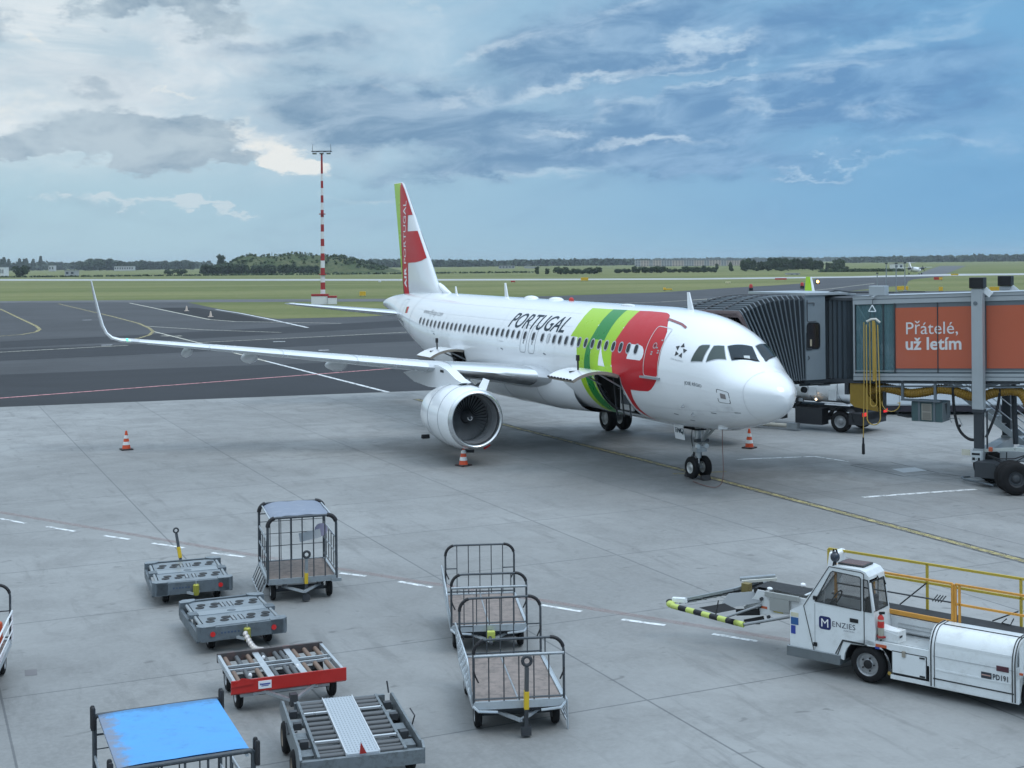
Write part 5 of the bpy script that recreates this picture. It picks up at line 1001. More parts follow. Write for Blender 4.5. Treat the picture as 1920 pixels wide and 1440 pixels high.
# container dollies with castor decks
dolly_m = M('dolly_paint', (.125, .15, .17), .5, .2, var=.14, scale=3, dirt=.6, dlo=.44, dirtcol=(.05, .058, .062)); dolly_top = M('dolly_top', (.24, .275, .30), .42, .45, var=.14, scale=2.5, dirt=.55, dlo=.44, dirtcol=(.10, .115, .13)); brass = M('coupler_brass', (.34, .33, .05), .4, .4, var=.2, dirt=.35); reflector = M('red_reflector', (.55, .02, .02), .3)
def container_dolly(label, loc, rz, tow, two):
    t = thing('container_dolly', label, 'dolly', (*loc, 0), rz, 'grey container dollies'); w, L, z = 1.75, 2.30, .50; mb = MB()
    mb.box((0, -L / 2 + .04, z - .12), (w - .12, .08, .26), dolly_m).box((0, L / 2 - .04, z - .12), (w - .12, .08, .26), dolly_m)
    for q in (-1, 1): mb.box((q * (w / 2 - .03), 0, z - .20), (.06, L - .3, .20), dolly_m); mb.bar((q * .45, -L / 2 + .1, z - .16), (q * .45, L / 2 - .1, z - .16), .08, .12, dark_steel)
    r3 = random.Random(4)
    for k in range(6): mb.box((-.42 + k * .065, -L / 2 - .003, z - .11), (.035, .006, .05 * r3.uniform(.6, 1)), M('stencil_blue', (.05, .08, .14), .6))
    f = mb.build('frame', t, smooth=0)
    for sx in (-1, 1):
        for sy in (-1, 1): q = [(sx * (w / 2), sy * (L / 2 - .24)), (sx * w / 2, sy * (L / 2 - .08)), (sx * (w / 2 - .08), sy * L / 2), (sx * (w / 2 - .34), sy * L / 2), (sx * (w / 2 - .34), sy * (L / 2 - .12)), (sx * (w / 2 - .20), sy * (L / 2 - .24))]; MB().prism(q, lambda a, b, c: V((a, b, c)), z - .26, z + .035, dolly_top, dolly_m).build('corner_guide', t, smooth=0, bevel=.012)
    MB().box((0, 0, z - .015), (w - .34, L - .34, .03), dolly_top).build('deck', t, smooth=0, bevel=.006)
    MB().box((0, 0, z + .004), (w - .40, .30, .012), M('dolly_centre', (.30, .34, .37), .35, .5, var=.1)).lathe((0, 0, z + .008), (0, 0, 1), [(0, .09), (.006, .09), (.006, 0)], dolly_m, 18).build('centre_plate', t, smooth=0)
    for sy in (-1, 1):
        for x0 in (-.52, -.24, .27, .56):
            for dy in (-.10, .10): MB().lathe((x0 + dy * .3, sy * .56 + dy, z), (0, 0, 1), [(.001, .088), (.008, .088, black), (.008, .08, black), (.005, .0)], black, 18).build('castor', t, smooth=0)
        for x0 in (-.08, .08):
            s_ = MB()
            for dx in (-.035, .035): s_.box((x0 + dx, sy * .56, z + .003), (.016, .36, .012), dark_steel)
            s_.box((x0, sy * .56, z + .003), (.045, .30, .006), steel); s_.build('guide_rail', t, smooth=0)
    for q in (-1, 1):
        for sy in (-1, 1): MB().tube((q * (w / 2 - .12), sy * .16, z - .02), (q * (w / 2 - .12), sy * .82, z - .02), .035, steel, 12).build('side_roller', t); 
        MB().prism([(q * (w / 2 - .01), -.12), (q * (w / 2 - .01), .12), (q * (w / 2 - .2), .14), (q * (w / 2 - .2), -.14)], lambda a, b, c: V((a, b, c)), z - .06, z + .03, dolly_m).build('stop', t, smooth=0, bevel=.01)
    for q in ((-1, 1) if two else (1,)): MB().lathe((q * (w / 2 - .28), -L / 2 - .001, z - .12), (0, -1, 0), [(0, .05), (.012, .05), (.012, 0)], reflector, 16).build('reflector', t)
    mb = MB(); mb.lathe((.05, -L / 2 - .09, z - .28), (0, 0, 1), [(0, 0), (0, .06), (.02, .07), (.22, .07), (.24, .05), (.24, 0)], brass, 16); mb.bar((.05, -L / 2, z - .16), (.05, -L / 2 - .1, z - .16), .06, .08, dark_steel); mb.tube((.05, -L / 2 - .09, z - .05), (.05, -L / 2 - .09, z + .03), .012, steel); mb.build('coupler', t, smooth=40)
    pass
    running_gear(t, .56, -L / 2 + .42, L / 2 - .5, r=.19, wd=.15, z=z - .1)
    if tow: 
        mb = MB(); d = V((.0, L / 2 + .05, .3)); e = V((-.12, L / 2 + .16, 1.15)); mb.bar(d, d.lerp(e, .28), .10, .06, dark_steel, up=(1, 0, 0)); mb.bar(d.lerp(e, .58), d.lerp(e, .95), .095, .06, M('tow_bar_steel', (.10, .105, .11), .45, .5), up=(1, 0, 0)); q = [e + V((.055 * cos(a), 0, .03 + .055 * sin(a))) for a in [2 * pi * k / 14 for k in range(14)]]; mb.pipe(q + [q[0]], .02, dark_steel, 7, caps=False); tb = mb.build('tow_bar', t); MB().bar(d.lerp(e, .28), d.lerp(e, .58), .12, .08, yellow, up=(1, 0, 0)).build('yellow_band', tb, smooth=0, bevel=.006)
    return t
container_dolly('grey castor deck container dolly with a raised yellow banded tow bar', (-7.50, 30.28), R(20), True, False)
db = container_dolly('grey castor deck container dolly with two red reflectors, coupled to the red edged one', (-5.74, 26.74), R(23.5), False, True)
# pallet dolly with the red front beam
red_beam = M('red_beam', (.42, .018, .014), .45, var=.12, scale=4, dirt=.22, dirtcol=(.12, .02, .02)); rusty = M('rusty_roller', (.20, .135, .10), .6, .3, var=.3, scale=9); roll = M('grey_roller', (.095, .10, .105), .5, .3, var=.25, scale=6)
def roller_dolly():
    t = thing('roller_dolly', 'low roller dolly with a bright red front beam', 'dolly', (-4.13, 23.1, 0), R(21.5)); w, L, z = 1.9, 1.62, .52
    bm_ = MB(); bm_.prism([(-L / 2 - .05, z + .05), (-L / 2 - .05, z - .16), (-L / 2 + .02, z - .2), (-L / 2 + .02, z - .17), (-L / 2 - .02, z - .13), (-L / 2 - .02, z + .05)], lambda a, b, c: V((c, a, b)), -w / 2 - .03, w / 2 + .03, red_beam); bm_.prism([(-w / 2 - .03, z - .05), (-w / 2 + .02, z + .0), (-w / 2 + .14, z + .09), (-w / 2 + .34, z + .05), (-w / 2 + .34, z - .03)], lambda a, b, c: V((a, c, b)), -L / 2 - .065, -L / 2 - .055, red_beam); b_ = bm_.build('front_beam', t, smooth=0)
    MB().box((-.42, -L / 2 - .054, z - .06), (.22, .012, .13), M('label_white', (.72, .73, .76), .5)).build('label_plate', b_, smooth=0); MB().box((-.405, -L / 2 - .0615, z - .05), (.15, .003, .024), M('label_blue', (.06, .08, .3), .5)).box((-.42, -L / 2 - .0615, z - .078), (.12, .003, .012), M('label_blue', (.06, .08, .3), .5)).prism([(-.51, z - .035), (-.475, z - .035), (-.492, z - .07)], lambda a, b, c: V((a, c, b)), -L / 2 - .063, -L / 2 - .060, M('label_blue', (.06, .08, .3), .5)).build('label_print', b_, smooth=0)
    mb = MB(); mb.bar((-w / 2, L / 2, z - .02), (w / 2, L / 2, z - .02), .06, .16, M('back_beam', (.085, .075, .075), .6, .3, var=.3, dirt=.5, dirtcol=(.3, .1, .08)))
    for q in (-1, 1): mb.bar((q * (w / 2 - .03), -L / 2, z - .01), (q * (w / 2 - .03), L / 2, z - .01), .05, .10, cart_al); mb.bar((q * .28, -L / 2, z), (q * .28, L / 2, z), .11, .03, cart_al)
    for y in (-.08, .14): mb.bar((-w / 2, y, z - .004), (w / 2, y, z - .004), .045, .04, cart_al)
    mb.bar((-w / 2 + .05, -.6, z - .16), (w / 2 - .05, -.6, z - .16), .06, .1, dark_steel).bar((-w / 2 + .05, .5, z - .16), (w / 2 - .05, .5, z - .16), .06, .1, dark_steel); mb.bar((-.6, -L / 2 + .05, z - .18), (.5, -L / 2 + .05, z - .18), .06, .12, cart_al); mb.box((-.66, -L / 2 + .2, z - .2), (.3, .3, .12), grey_wall).box((.62, -L / 2 + .2, z - .2), (.2, .2, .14), grey_wall); mb.build('frame', t, smooth=0)
    for y0, y1 in ((.2, .74), (-.72, -.14)):
        for x in (-.82, -.62, -.42, -.16, .06, .17, .40, .60, .80):
            if abs(abs(x) - .28) < .1: continue
            m = rusty if x in (-.82, .40, .60, .80, -.42) else roll; MB().tube((x, y0, z - .03), (x, y1, z - .03), .042, m, 12).build('roller', t, smooth=40)
    MB().bar((-.45, -L / 2 + .02, .34), (0, -L / 2 - .36, .22), .05, .05, steel).bar((.45, -L / 2 + .02, .34), (0, -L / 2 - .36, .22), .05, .05, steel).box((0, -L / 2 - .34, .24), (.12, .14, .2), dark_steel).bar((0, -L / 2 - .4, .2), (.1, -L / 2 - .75, .08), .05, .05, dark_steel).build('tow_bracket', t, smooth=0)
    MB().bar((.1, -L / 2 - .70, .09), (.16, -L / 2 - .95, .06), .12, .08, M('hook_yellow', (.72, .52, .02), .5)).build('tow_hook', t, smooth=0, bevel=.02)
    mb = MB(); mb.tube((-.8, -.45, .21), (.8, -.45, .21), .05, dark_steel).bar((-.7, -.45, .28), (.7, -.45, .28), .1, .12, dark_steel).tube((-.8, .5, .21), (.8, .5, .21), .05, dark_steel); mb.build('axle', t)
    for x in (-.80, .80):
        for y in (-.48, .5): wheel('wheel', t, (x, y, .22), .22, .13, (1, 0, 0), rim_grey, .55, rubber, 20)
    for x, y in ((-.2, .42), (.25, -.32), (-.6, -.5)): MB().ell((x, y, z + .0), (.035, .035, .05), white_wall, 10, 6).build('stop_knob', t)
    return t
rd = roller_dolly()
mb = MB(); a, b = V((-5.23, 25.52, .40)), V((-4.62, 24.15, .45)); q = [a.lerp(b, k / 10) - V((0, 0, .12 * sin(pi * k / 10))) for k in range(11)]
for k in range(10): mb.ell((q[k] + q[k + 1]) / 2, (.055, .085, .055), M('wrapped_hose', (.50, .46, .43), .35, .4, var=.4, scale=30), 8, 6)
o = mb.build('tow_link', None); tag(o, 'silvery wrapped tow link between the second grey dolly and the red edged dolly', 'tow link')
# long roller dolly with the aluminium walkway
def walkway_dolly():
    t = thing('roller_dolly', 'grey roller dolly with a bright aluminium walkway down its middle', 'dolly', (-2.52, 19.93, 0), R(16)); w, L, z = 1.75, 2.55, .52; mb = MB(); gm = M('galvanised_dull', (.19, .215, .23), .5, .5, var=.2, scale=6, dirt=.6, dlo=.44, dirtcol=(.075, .08, .08))
    mb.bar((-w / 2, -L / 2, z - .08), (w / 2, -L / 2, z - .08), .07, .2, gm).bar((-w / 2 + .2, L / 2, z - .06), (w / 2 - .1, L / 2, z - .06), .06, .14, gm)
    for q in (-1, 1): mb.bar((q * .62, -L / 2 + .04, z + .0), (q * .62, L / 2 - .03, z + .0), .04, .09, gm)
    mb.prism([(-L / 2, z - .2), (-L / 2, z + .04), (-L / 2 + .16, z + .13), (L / 2 - .2, z + .13), (L / 2 + .02, z + .06), (L / 2 + .08, z - .10), (L / 2 - .3, z - .2)], lambda a, b, c: V((c, a, b)), -w / 2 - .02, -w / 2 + .015, gm)
    mb.prism([(-L / 2, z - .2), (-L / 2, z + .03), (-L / 2 + .1, z + .10), (-L / 2 + .26, z + .06), (L / 2 - .1, z + .06), (L / 2, z), (L / 2, z - .2)], lambda a, b, c: V((c, a, b)), w / 2 - .015, w / 2 + .02, gm)
    for y in (-.95, -.45, .1, .6, 1.05): mb.bar((-w / 2, y, z - .12), (w / 2, y, z - .12), .06, .08, dark_steel if y == .1 else gm)
    for q in (-1, 1):
        for y in (-.8, -.1, .5): mb.box((q * .74, y, z - .06), (.18, .26, .04), gm)
        for y in (-.5, .3, .85): mb.box((q * .74, y, z - .02), (.12, .1, .10), dark_steel)
    mb.build('frame', t, smooth=0)
    wk = M('walkway_aluminium', (.56, .60, .64), .35, .7, var=.08, scale=30, dirt=.18, dirtcol=(.3, .32, .34)); mb = MB(); mb.box((0, -.02, z + .035), (.46, L - .06, .03), wk)
    for q in (-1, 1): mb.box((q * .236, -.02, z + .045), (.016, L - .06, .05), M('edge_bright', (.72, .75, .78), .3, .6))
    
    for i in range(30):
        for j in range(9): mb.box((-.19 + .0475 * j, -L / 2 + .1 + i * .083, z + .0515), (.02, .035, .003), M('tread_dim', (.36, .40, .43), .4, .6))
    wy = mb.build('walkway', t, smooth=0); MB().prism([(-.05, 0), (.05, 0), (-.03, .16)], lambda a, b, c: V((a + .0, -L / 2 + .0 + c, z + .04 + b)), 0, .03, M('warning_red', (.32, .02, .015), .5)).build('warning_triangle', t, smooth=0)
    for q in (-1, 1):
        for i, y in enumerate((-1.13, -.98, -.84, -.62, -.40, -.20, .0, .20, .42, .64, .82, 1.0, 1.16)):
            if y in (-.62, .64): MB().box((q * .43, y, z + .03), (.38, .05, .03), M('edge_bright', (.72, .75, .78), .3, .6)).build('cross_bar', t, smooth=0)
            else: MB().tube((q * .245, y, z), (q * .60, y, z), .045 if i not in (1, 9) else .03, roll, 12).build('roller', t, smooth=40)
    MB().tube((-w / 2 + .1, -.62, .24), (w / 2 - .1, -.62, .24), .05, dark_steel).tube((-w / 2 + .1, .55, .24), (w / 2 - .1, .55, .24), .05, dark_steel).bar((-.5, -.62, .34), (.5, -.62, .34), .1, .12, dark_steel).build('axle', t)
    for x in (-.88, .80):
        for y in (-.62, .62): wheel('wheel', t, (x, y, .24), .24, .14, (1, 0, 0), M('rim_rusty', (.22, .18, .14), .6, .2, var=.3), .55, rubber, 20)
    MB().pipe([(w / 2 + .02, -.35, z + .05), (w / 2 + .05, -.4, z + .2), (w / 2 - .0, -.3, z + .28)], .012, dark_steel, 6).build('lever', t); MB().pipe([(w / 2 - .05, L / 2 - .1, z + .06), (w / 2 - .07, L / 2 - .06, z + .24)], .014, dark_steel, 6).build('lever', t)
    MB().pipe([(-w / 2 - .03, .35, z + .02), (-w / 2 - .04, .0, z - .02), (-w / 2 + .1, .0, z + .0)], .014, dark_steel, 6).build('lever', t)
walkway_dolly()
# ------------------------------------------------------------------ belt loader
# local frame: x rearwards along the near side, y away from the camera side, z up; origin under the near front wheel
LOADER_A = R(-40); LO = (6.20, 23.33)
bl = thing('belt_loader', 'white belt loader truck with a small cab and yellow side rails', 'belt loader', (*LO, 0), LOADER_A)
lw = M('loader_white', (.66, .69, .70), .32, var=.05, scale=1.2, coat=.2, dirt=.45, dlo=.47, dirtcol=(.36, .36, .34)); bel = M('conveyor_belt', (.015, .016, .018), .7, var=.2); seam = M('seam_black', (.03, .033, .035), .6); ltrim = M('lower_trim', (.15, .17, .18), .5, .3, var=.2, dirt=.35); rail_y = M('rail_yellow', (.44, .33, .04), .5, var=.2, scale=4, dirt=.3, dirtcol=(.2, .16, .05)); rail_o = M('rail_orange', (.58, .27, .04), .45, var=.2, scale=4, dirt=.25, dirtcol=(.25, .15, .05)); cab_glass = bpy.data.materials.new('cab_glass'); cab_glass.use_nodes = True
_b = cab_glass.node_tree.nodes['Principled BSDF']; _b.inputs['Base Color'].default_value = (.09, .09, .085, 1); _b.inputs['Roughness'].default_value = .05; _b.inputs['Alpha'].default_value = .42
CW = .64                                                          # cab width
XZ = lambda y0: (lambda a, b, c: V((a, c, b)))
# cab side outline with window openings
side = [(-1.50, .40), (-.60, .40), (-.46, .69), (.15, .69), (.17, .95), (.14, 1.26), (.05, 1.88), (-.02, 1.96), (-.12, 1.99), (-.62, 1.99), (-.73, 1.94), (-1.25, 1.19), (-1.50, 1.05)]
win = [(-.99, 1.30), (-.10, 1.27), (-.10, 1.83), (-.13, 1.86), (-.64, 1.89), (-.68, 1.86)]
qwin = [(-.055, 1.27), (.095, 1.27), (.03, 1.82), (-.055, 1.83)]
def cab():
    mb = MB()
    def pane_with_holes(y):
        vs = [V((a, b, 0)) for a, b in side]; tr = tessellate_polygon([vs, [V((a, b, 0)) for a, b in win], [V((a, b, 0)) for a, b in qwin]]); allp = side + win + qwin; mb.add([(a, y, b) for a, b in allp], [tuple(q) for q in tr], lw)
    pane_with_holes(0.0); pane_with_holes(CW)
    n = len(side)
    skip = {10}                                                   # windscreen opening handled below
    for i in range(n):
        a, b = side[i], side[(i + 1) % n]
        if i == 10:                                               # windscreen: frame strips only
            for y0, y1 in ((0, .05), (CW - .05, CW)): mb.add([(a[0], y0, a[1]), (b[0], y0, b[1]), (b[0], y1, b[1]), (a[0], y1, a[1])], [(0, 1, 2, 3)], lw)
            continue
        if i == 5:                                                # rear window opening
            L = lambda t: (a[0] + (b[0] - a[0]) * t, a[1] + (b[1] - a[1]) * t)
            def strip(t0, t1, y0, y1): p, q = L(t0), L(t1); mb.add([(p[0], y0, p[1]), (q[0], y0, q[1]), (q[0], y1, q[1]), (p[0], y1, p[1])], [(0, 1, 2, 3)], lw)
            strip(0, .05, 0, CW); strip(.84, 1, 0, CW); strip(.05, .84, 0, .08); strip(.05, .84, CW - .07, CW); continue
        mb.add([(a[0], 0, a[1]), (b[0], 0, b[1]), (b[0], CW, b[1]), (a[0], CW, a[1])], [(0, 1, 2, 3)], lw)
    c = mb.build('cab', bl, smooth=30)
    mb = MB()
    for poly in (win, qwin):
        q = poly + poly[:1]
        for a, b in zip(q, q[1:]): mb.bar((a[0], -.004, a[1]), (b[0], -.004, b[1]), .016, .016, seam)
    mb.build('window_seal', c, smooth=0)
    for nm, poly, y in (('side_window', win, .012), ('quarter_window', qwin, .012), ('side_window', win, CW - .012), ('quarter_window', qwin, CW - .012)): MB().add([(a, y, b) for a, b in poly], [tuple(q) for q in tessellate_polygon([[V((a, b, 0)) for a, b in poly]])], cab_glass).build(nm, c, smooth=0)
    MB().add([(-.735, .05, 1.93), (-1.245, .05, 1.20), (-1.245, CW - .05, 1.20), (-.735, CW - .05, 1.93)], [(0, 1, 2, 3)], cab_glass).build('windscreen', c, smooth=0)
    MB().add([(.132, .08, 1.29), (.066, .08, 1.79), (.066, CW - .07, 1.79), (.132, CW - .07, 1.29)], [(0, 1, 2, 3)], cab_glass).build('rear_window', c, smooth=0)
    mb = MB(); q = [(.137, .08, 1.29), (.067, .08, 1.79), (.067, CW - .07, 1.79), (.137, CW - .07, 1.29)]
    for a, b in zip(q, q[1:] + q[:1]): mb.bar(a, b, .02, .02, seam)
    mb.pipe([(.07, .3, 1.86), (.10, .3, 1.8), (.12, .46, 1.78), (.14, .5, 1.68)], .012, black, 6); mb.build('window_seal', c, smooth=0)
    # door: cut line, handle, hinges, fuel of small fittings
    dl = [(-1.02, .40), (-1.22, 1.18), (-.71, 1.965), (-.10, 1.945), (-.045, 1.92), (-.045, .69), (-.46, .69), (-.60, .42)]; mb = MB()
    for a, b in zip(dl, dl[1:]): mb.bar((a[0], -.003, a[1]), (b[0], -.003, b[1]), .012, .012, seam)
    mb.bar((-1.0, -.002, .42), (-1.0, -.002, 1.26), .01, .012, M('door_shade_line', (.42, .44, .45), .5)); d = mb.build('door_seam', c, smooth=0)
    MB().box((-.235, -.008, 1.07), (.16, .02, .07), black).build('door_handle', c, smooth=0, bevel=.008)
    for z in (.52, 1.36): MB().box((-.99, -.015, z), (.07, .03, .07), black).build('hinge', c, smooth=0, bevel=.006)
    # company badge: navy tile with a white M, dark lettering
    navy = M('badge_navy', (.012, .018, .10), .35); mb = MB(); v, f = poly2d(rrect(.235, .235, .05, 4, -.80, .935), .5); mb.add([(a, -.004, b) for a, b in v], f, navy); v, f = text2d('M', .215, bold=.0); mb.add([(-.885 + a, -.007, .862 + b) for a, b in v], f, M('badge_white', (.8, .8, .8), .4)); v, f = text2d('ENZIES', .135, space=1.06, sx=1.03); mb.add([(-.665 + a, -.004, .90 + b) for a, b in v], f, M('badge_ink', (.02, .025, .05), .4)); v, f = text2d('AVIATION', .045); mb.add([(-.44 + a, -.004, .845 + b) for a, b in v], f, M('badge_ink2', (.2, .21, .24), .4)); mb.build('company_badge', c, smooth=0)
    sb = M('sticker_blue', (.02, .09, .25), .4); st = M('sticker_cream', (.55, .52, .38), .5)
    for z, h, m, w_ in ((.99, .07, st, .15), (.87, .13, sb, .15), (.71, .15, M('sticker_navy', (.025, .05, .28), .4), .09)): MB().box((-1.405 + (w_ - .15) / 2, -.003, z), (w_, .008, h), m).build('sticker', c, smooth=0)
    MB().box((-1.505, .32, .9), (.01, .4, .1), seam).build('front_grille', c, smooth=0)
    # roof hatch and beacon
    mb = MB(); mb.box((-.37, .36, 2.01), (.50, .40, .03), seam); mb.box((-.37, .36, 2.022), (.45, .35, .02), M('roof_hatch_brown', (.13, .065, .05), .25, var=.15)); mb.build('roof_hatch', c, smooth=0, bevel=.008)
    mb = MB(); mb.tube((-.66, .10, 1.96), (-.64, .10, 2.06), .035, black); mb.ell((-.64, .10, 2.13), (.085, .085, .095), M('beacon_dark', (.03, .04, .055), .25), 14, 10)
    for a in range(4): mb.pipe([(-.64 + .05 * cos(a * 1.57), .10 + .05 * sin(a * 1.57), 2.2), (-.64 + .03 * cos(a * 1.57), .10 + .03 * sin(a * 1.57), 2.27)], .01, black, 5)
    mb.build('beacon', c, smooth=50)
    # inside: seat, wheel, dash
    ins = M('cab_inside', (.03, .032, .035), .7); MB().box((-.20, .33, .98), (.34, .42, .12), ins).box((-.05, .33, 1.25), (.1, .4, .46), ins).build('seat', c, smooth=30, bevel=.03)
    MB().box((-.95, .32, 1.10), (.22, CW - .1, .26), ins).build('dashboard', c, smooth=0, bevel=.03); mb = MB(); q = [V((-.74, .33, 1.32)) + V((.5 * .17 * cos(a) * .9, .17 * sin(a), .15 * cos(a))) for a in [2 * pi * k / 20 for k in range(21)]]; mb.pipe(q, .014, ins, 6, caps=False); mb.tube((-.74, .33, 1.32), (-.92, .33, 1.15), .02, ins); mb.build('steering_wheel', c); MB().pipe([(-.86, .06, 1.2), (-.84, .1, 1.45), (-.86, .12, 1.5)], .015, M('lever_white', (.5, .5, .5), .5), 6).build('lever', c)
    # lower front trim
    MB().box((-1.03, .30, .315), (1.06, .66, .18), ltrim).bar((-1.55, -.02, .405), (-.5, -.02, .405), .03, .02, steel).build('bumper', c, smooth=0, bevel=.012)
    return c
cab()
# body: wheel arch, deck, side panel, curved engine hood
def arc(cx, cz, r, a0, a1, n=10): return [(cx + r * cos(R(a0 + (a1 - a0) * k / n)), cz + r * sin(R(a0 + (a1 - a0) * k / n))) for k in range(n + 1)]
BW = 1.95
mb = MB(); sidep = [(-.60, .38)] + [(-.46, .67), (.16, .67), (.16, .78), (2.66, .78), (2.66, .19), (.50, .19)] + arc(0, .33, .44, 0, 180, 12)[0:]
mb.prism(sidep, lambda a, b, c: V((a, c, b)), .0, .05, lw); mb.prism([(.12, .74), (2.66, .74), (2.66, .79), (.12, .79)], lambda a, b, c: V((a, c, b)), .051, BW, M('loader_deck', (.42, .45, .46), .5, .2, var=.2, scale=6, dirt=.5))
mb.prism(sidep, lambda a, b, c: V((a, c, b)), BW - .05, BW, lw); mb.bar((.45, -.012, .22), (2.66, -.012, .22), .03, .07, lw)
mb.box((1.5, BW / 2, .36), (2.3, BW - .2, .3), dark_steel); mb.box((-.5, 1.2, .5), (2.0, .9, .3), dark_steel); body = mb.build('body', bl, smooth=30)
mb = MB(); mb.grid([[(a, y, b) for a, b in arc(0, .33, .445, 0, 180, 14)] for y in (.002, .5)], black); mb.build('wheel_arch', body, smooth=60)
q = [(-.56, .40), (-.45, .675), (.0, .675)]; mb = MB()
for a, b in zip(q, q[1:]): mb.bar((a[0], -.006, a[1]), (b[0], -.006, b[1]), .014, .016, seam)
mb.build('arch_seam', body, smooth=0)
# access hatch
mb = MB(); q = [(.47, .29), (1.09, .29), (1.09, .665), (.47, .665)]
for a, b in zip(q, q[1:] + q[:1]): mb.bar((a[0], -.004, a[1]), (b[0], -.004, b[1]), .014, .014, seam)
mb.box((.78, -.006, .478), (.60, .012, .36), lw); h = mb.build('access_hatch', body, smooth=0); MB().box((.69, -.02, .645), (.06, .03, .10), M('latch_steel', (.35, .32, .27), .5, .5)).build('latch', h, smooth=0)
for z in (.32, .635): MB().box((1.02, -.018, z), (.09, .02, .025), black).build('hinge', h, smooth=0)
MB().box((.27, -.004, .71), (.20, .01, .05), M('sticker_orange', (.45, .09, .03), .5)).build('sticker', body, smooth=0); MB().box((.20, -.004, .665), (.08, .01, .035), M('sticker_navy', (.025, .05, .28), .4)).build('sticker', body, smooth=0)
MB().lathe((.42, -.002, .26), (0, -1, 0), [(0, .035), (.015, .03), (.015, 0)], M('marker_amber', (.3, .2, .04), .4), 12).build('marker_lamp', body)
# hood: quarter round on top
prof = [(0, .20), (0, .78)] + [(.34 - .34 * cos(R(a)), .78 + .40 * sin(R(a))) for a in range(8, 91, 8)] + [(.64, 1.18)]
mb = MB(); rows = [[(x, y - .03, z) for y, z in prof] for x in (1.15, 1.35, 2.0, 2.62)]; mb.grid(rows, lw); mb.add(rows[0] + [(1.15, .61, .2)], [tuple(range(len(prof) + 1))], lw); mb.add(rows[-1] + [(2.62, .61, .2)], [tuple(range(len(prof) + 1))], lw); hood = mb.build('engine_hood', bl, smooth=40)
mb = MB()
for x, m, r in ((1.18, seam, .012), (1.24, seam, .007), (2.555, seam, .010), (2.60, seam, .012)): mb.pipe([(x, y - .036, z + .004) for y, z in prof], r, m, 5)
for x0, x1, y, z in ((1.22, 2.58, -.034, .72), (1.22, 2.58, -.034, .34)): mb.bar((x0, y, z), (x1, y, z), .01, .008 if z > .5 else .02, M('hood_shade_line', (.36, .38, .39), .5) if z > .5 else seam)
mb.bar((1.24, .36, 1.185), (2.58, .36, 1.185), .02, .014, seam); mb.build('hood_seam', hood, smooth=0)
MB().bar((1.26, -.036, .95), (2.54, -.036, .95), .014, .03, lw).bar((1.26, -.034, .50), (2.54, -.034, .50), .012, .025, lw).build('hood_rib', hood, smooth=0)
MB().box((2.40, -.036, .72), (.20, .016, .085), M('lamp_dark_red', (.07, .02, .03), .3)).build('side_lamp', hood, smooth=0); MB().box((2.13, -.036, .565), (.17, .014, .10), M('plate_dark', (.03, .035, .045), .4)).box((2.13, -.044, .57), (.15, .004, .018), M('plate_stripe', (.4, .25, .22), .5)).build('plate', hood, smooth=0); v, f = text2d('PD191', .125, bold=.003, space=1.08); MB().add([(2.235 + a * .74, -.041, .525 + b) for a, b in v], f, M('fleet_number', (.03, .035, .045), .4)).build('fleet_number', hood, smooth=0)
# rear cab part beyond the hood, cut by the picture edge
mb = MB(); mb.prism([(2.67, .20), (2.67, 1.12), (2.74, 1.22), (3.9, 1.22), (3.9, .2), (3.42, .2)] + arc(2.98, .33, .42, 0, 180, 10), lambda a, b, c: V((a, c, b)), -.02, .6, lw); rb = mb.build('rear_body', bl, smooth=30); MB().prism([(2.74, .78), (2.78, 1.1), (3.3, 1.1), (3.3, .85)], lambda a, b, c: V((a, c, b)), -.03, -.021, cab_glass).build('rear_panel_window', rb, smooth=0); MB().box((2.70, -.028, .69), (.06, .016, .035), M('sticker_orange', (.45, .09, .03), .5)).build('side_marker', rb, smooth=0)
for x, y in ((0, .11), (0, BW - .11), (2.98, .11), (2.98, BW - .11)):
    w_ = wheel('wheel', bl, (x, y, .33), .33, .22, (0, 1, 0), rim_grey, .62, rubber, 28); mb = MB(); mb.lathe((x, y - .04, .33), (0, -1, 0), [(0, .08), (.05, .075), (.06, .05), (.06, 0)], black, 14)
    for k in range(5): a = 2 * pi * k / 5; mb.tube((x + .115 * cos(a), y - .06, .33 + .115 * sin(a)), (x + .115 * cos(a), y - .085, .33 + .115 * sin(a)), .015, black, 7)
    mb.build('hub_cap', w_)
# box on the deck and the far conveyor side plates
MB().prism([(.18, .08), (.56, .06), (.60, .30), (.22, .36)], lambda a, b, c: V((a, b, .79 + c)), 0, .20, lw).add([(.17, .07, .99), (.56, .05, .93), (.60, .31, .93), (.21, .37, .99), (.26, .2, 1.06), (.54, .18, 1.0)], [(0, 1, 5, 4), (3, 4, 5, 2), (0, 4, 3), (1, 2, 5)], lw).box((.585, .12, .9), (.01, .1, .035), black).build('tool_box', bl, smooth=0, bevel=.008)
yA, yB = .68, 1.30; beltz = lambda x: 1.15 - .0152 * (x + 1.6)
mb = MB()
for y in (yA, yB):
    mb.prism([(-2.55, beltz(-2.55) - .03), (4.6, beltz(4.6) - .03), (4.6, beltz(4.6) - .26), (-1.5, beltz(-1.5) - .32), (-2.2, .72), (-2.75, .62), (-2.85, .75), (-2.62, 1.0)], lambda a, b, c: V((a, c, b)), y - .02, y + .02, M('conveyor_side', (.62, .64, .65), .4, var=.08, dirt=.25, dirtcol=(.25, .26, .27)))
mb.bar((-2.5, yA + .02, .9), (-2.5, yB - .02, .9), .06, .1, dark_steel).bar((-1.4, yA + .02, .92), (-1.4, yB - .02, .92), .06, .1, dark_steel)
for z in (1.0, .93, .86): mb.bar((.3, yA - .03, z - .02), (4.2, yA - .03, z - .06), .025, .012, M('plate_shade', (.36, .38, .39), .5))
cs = mb.build('conveyor', bl, smooth=0)
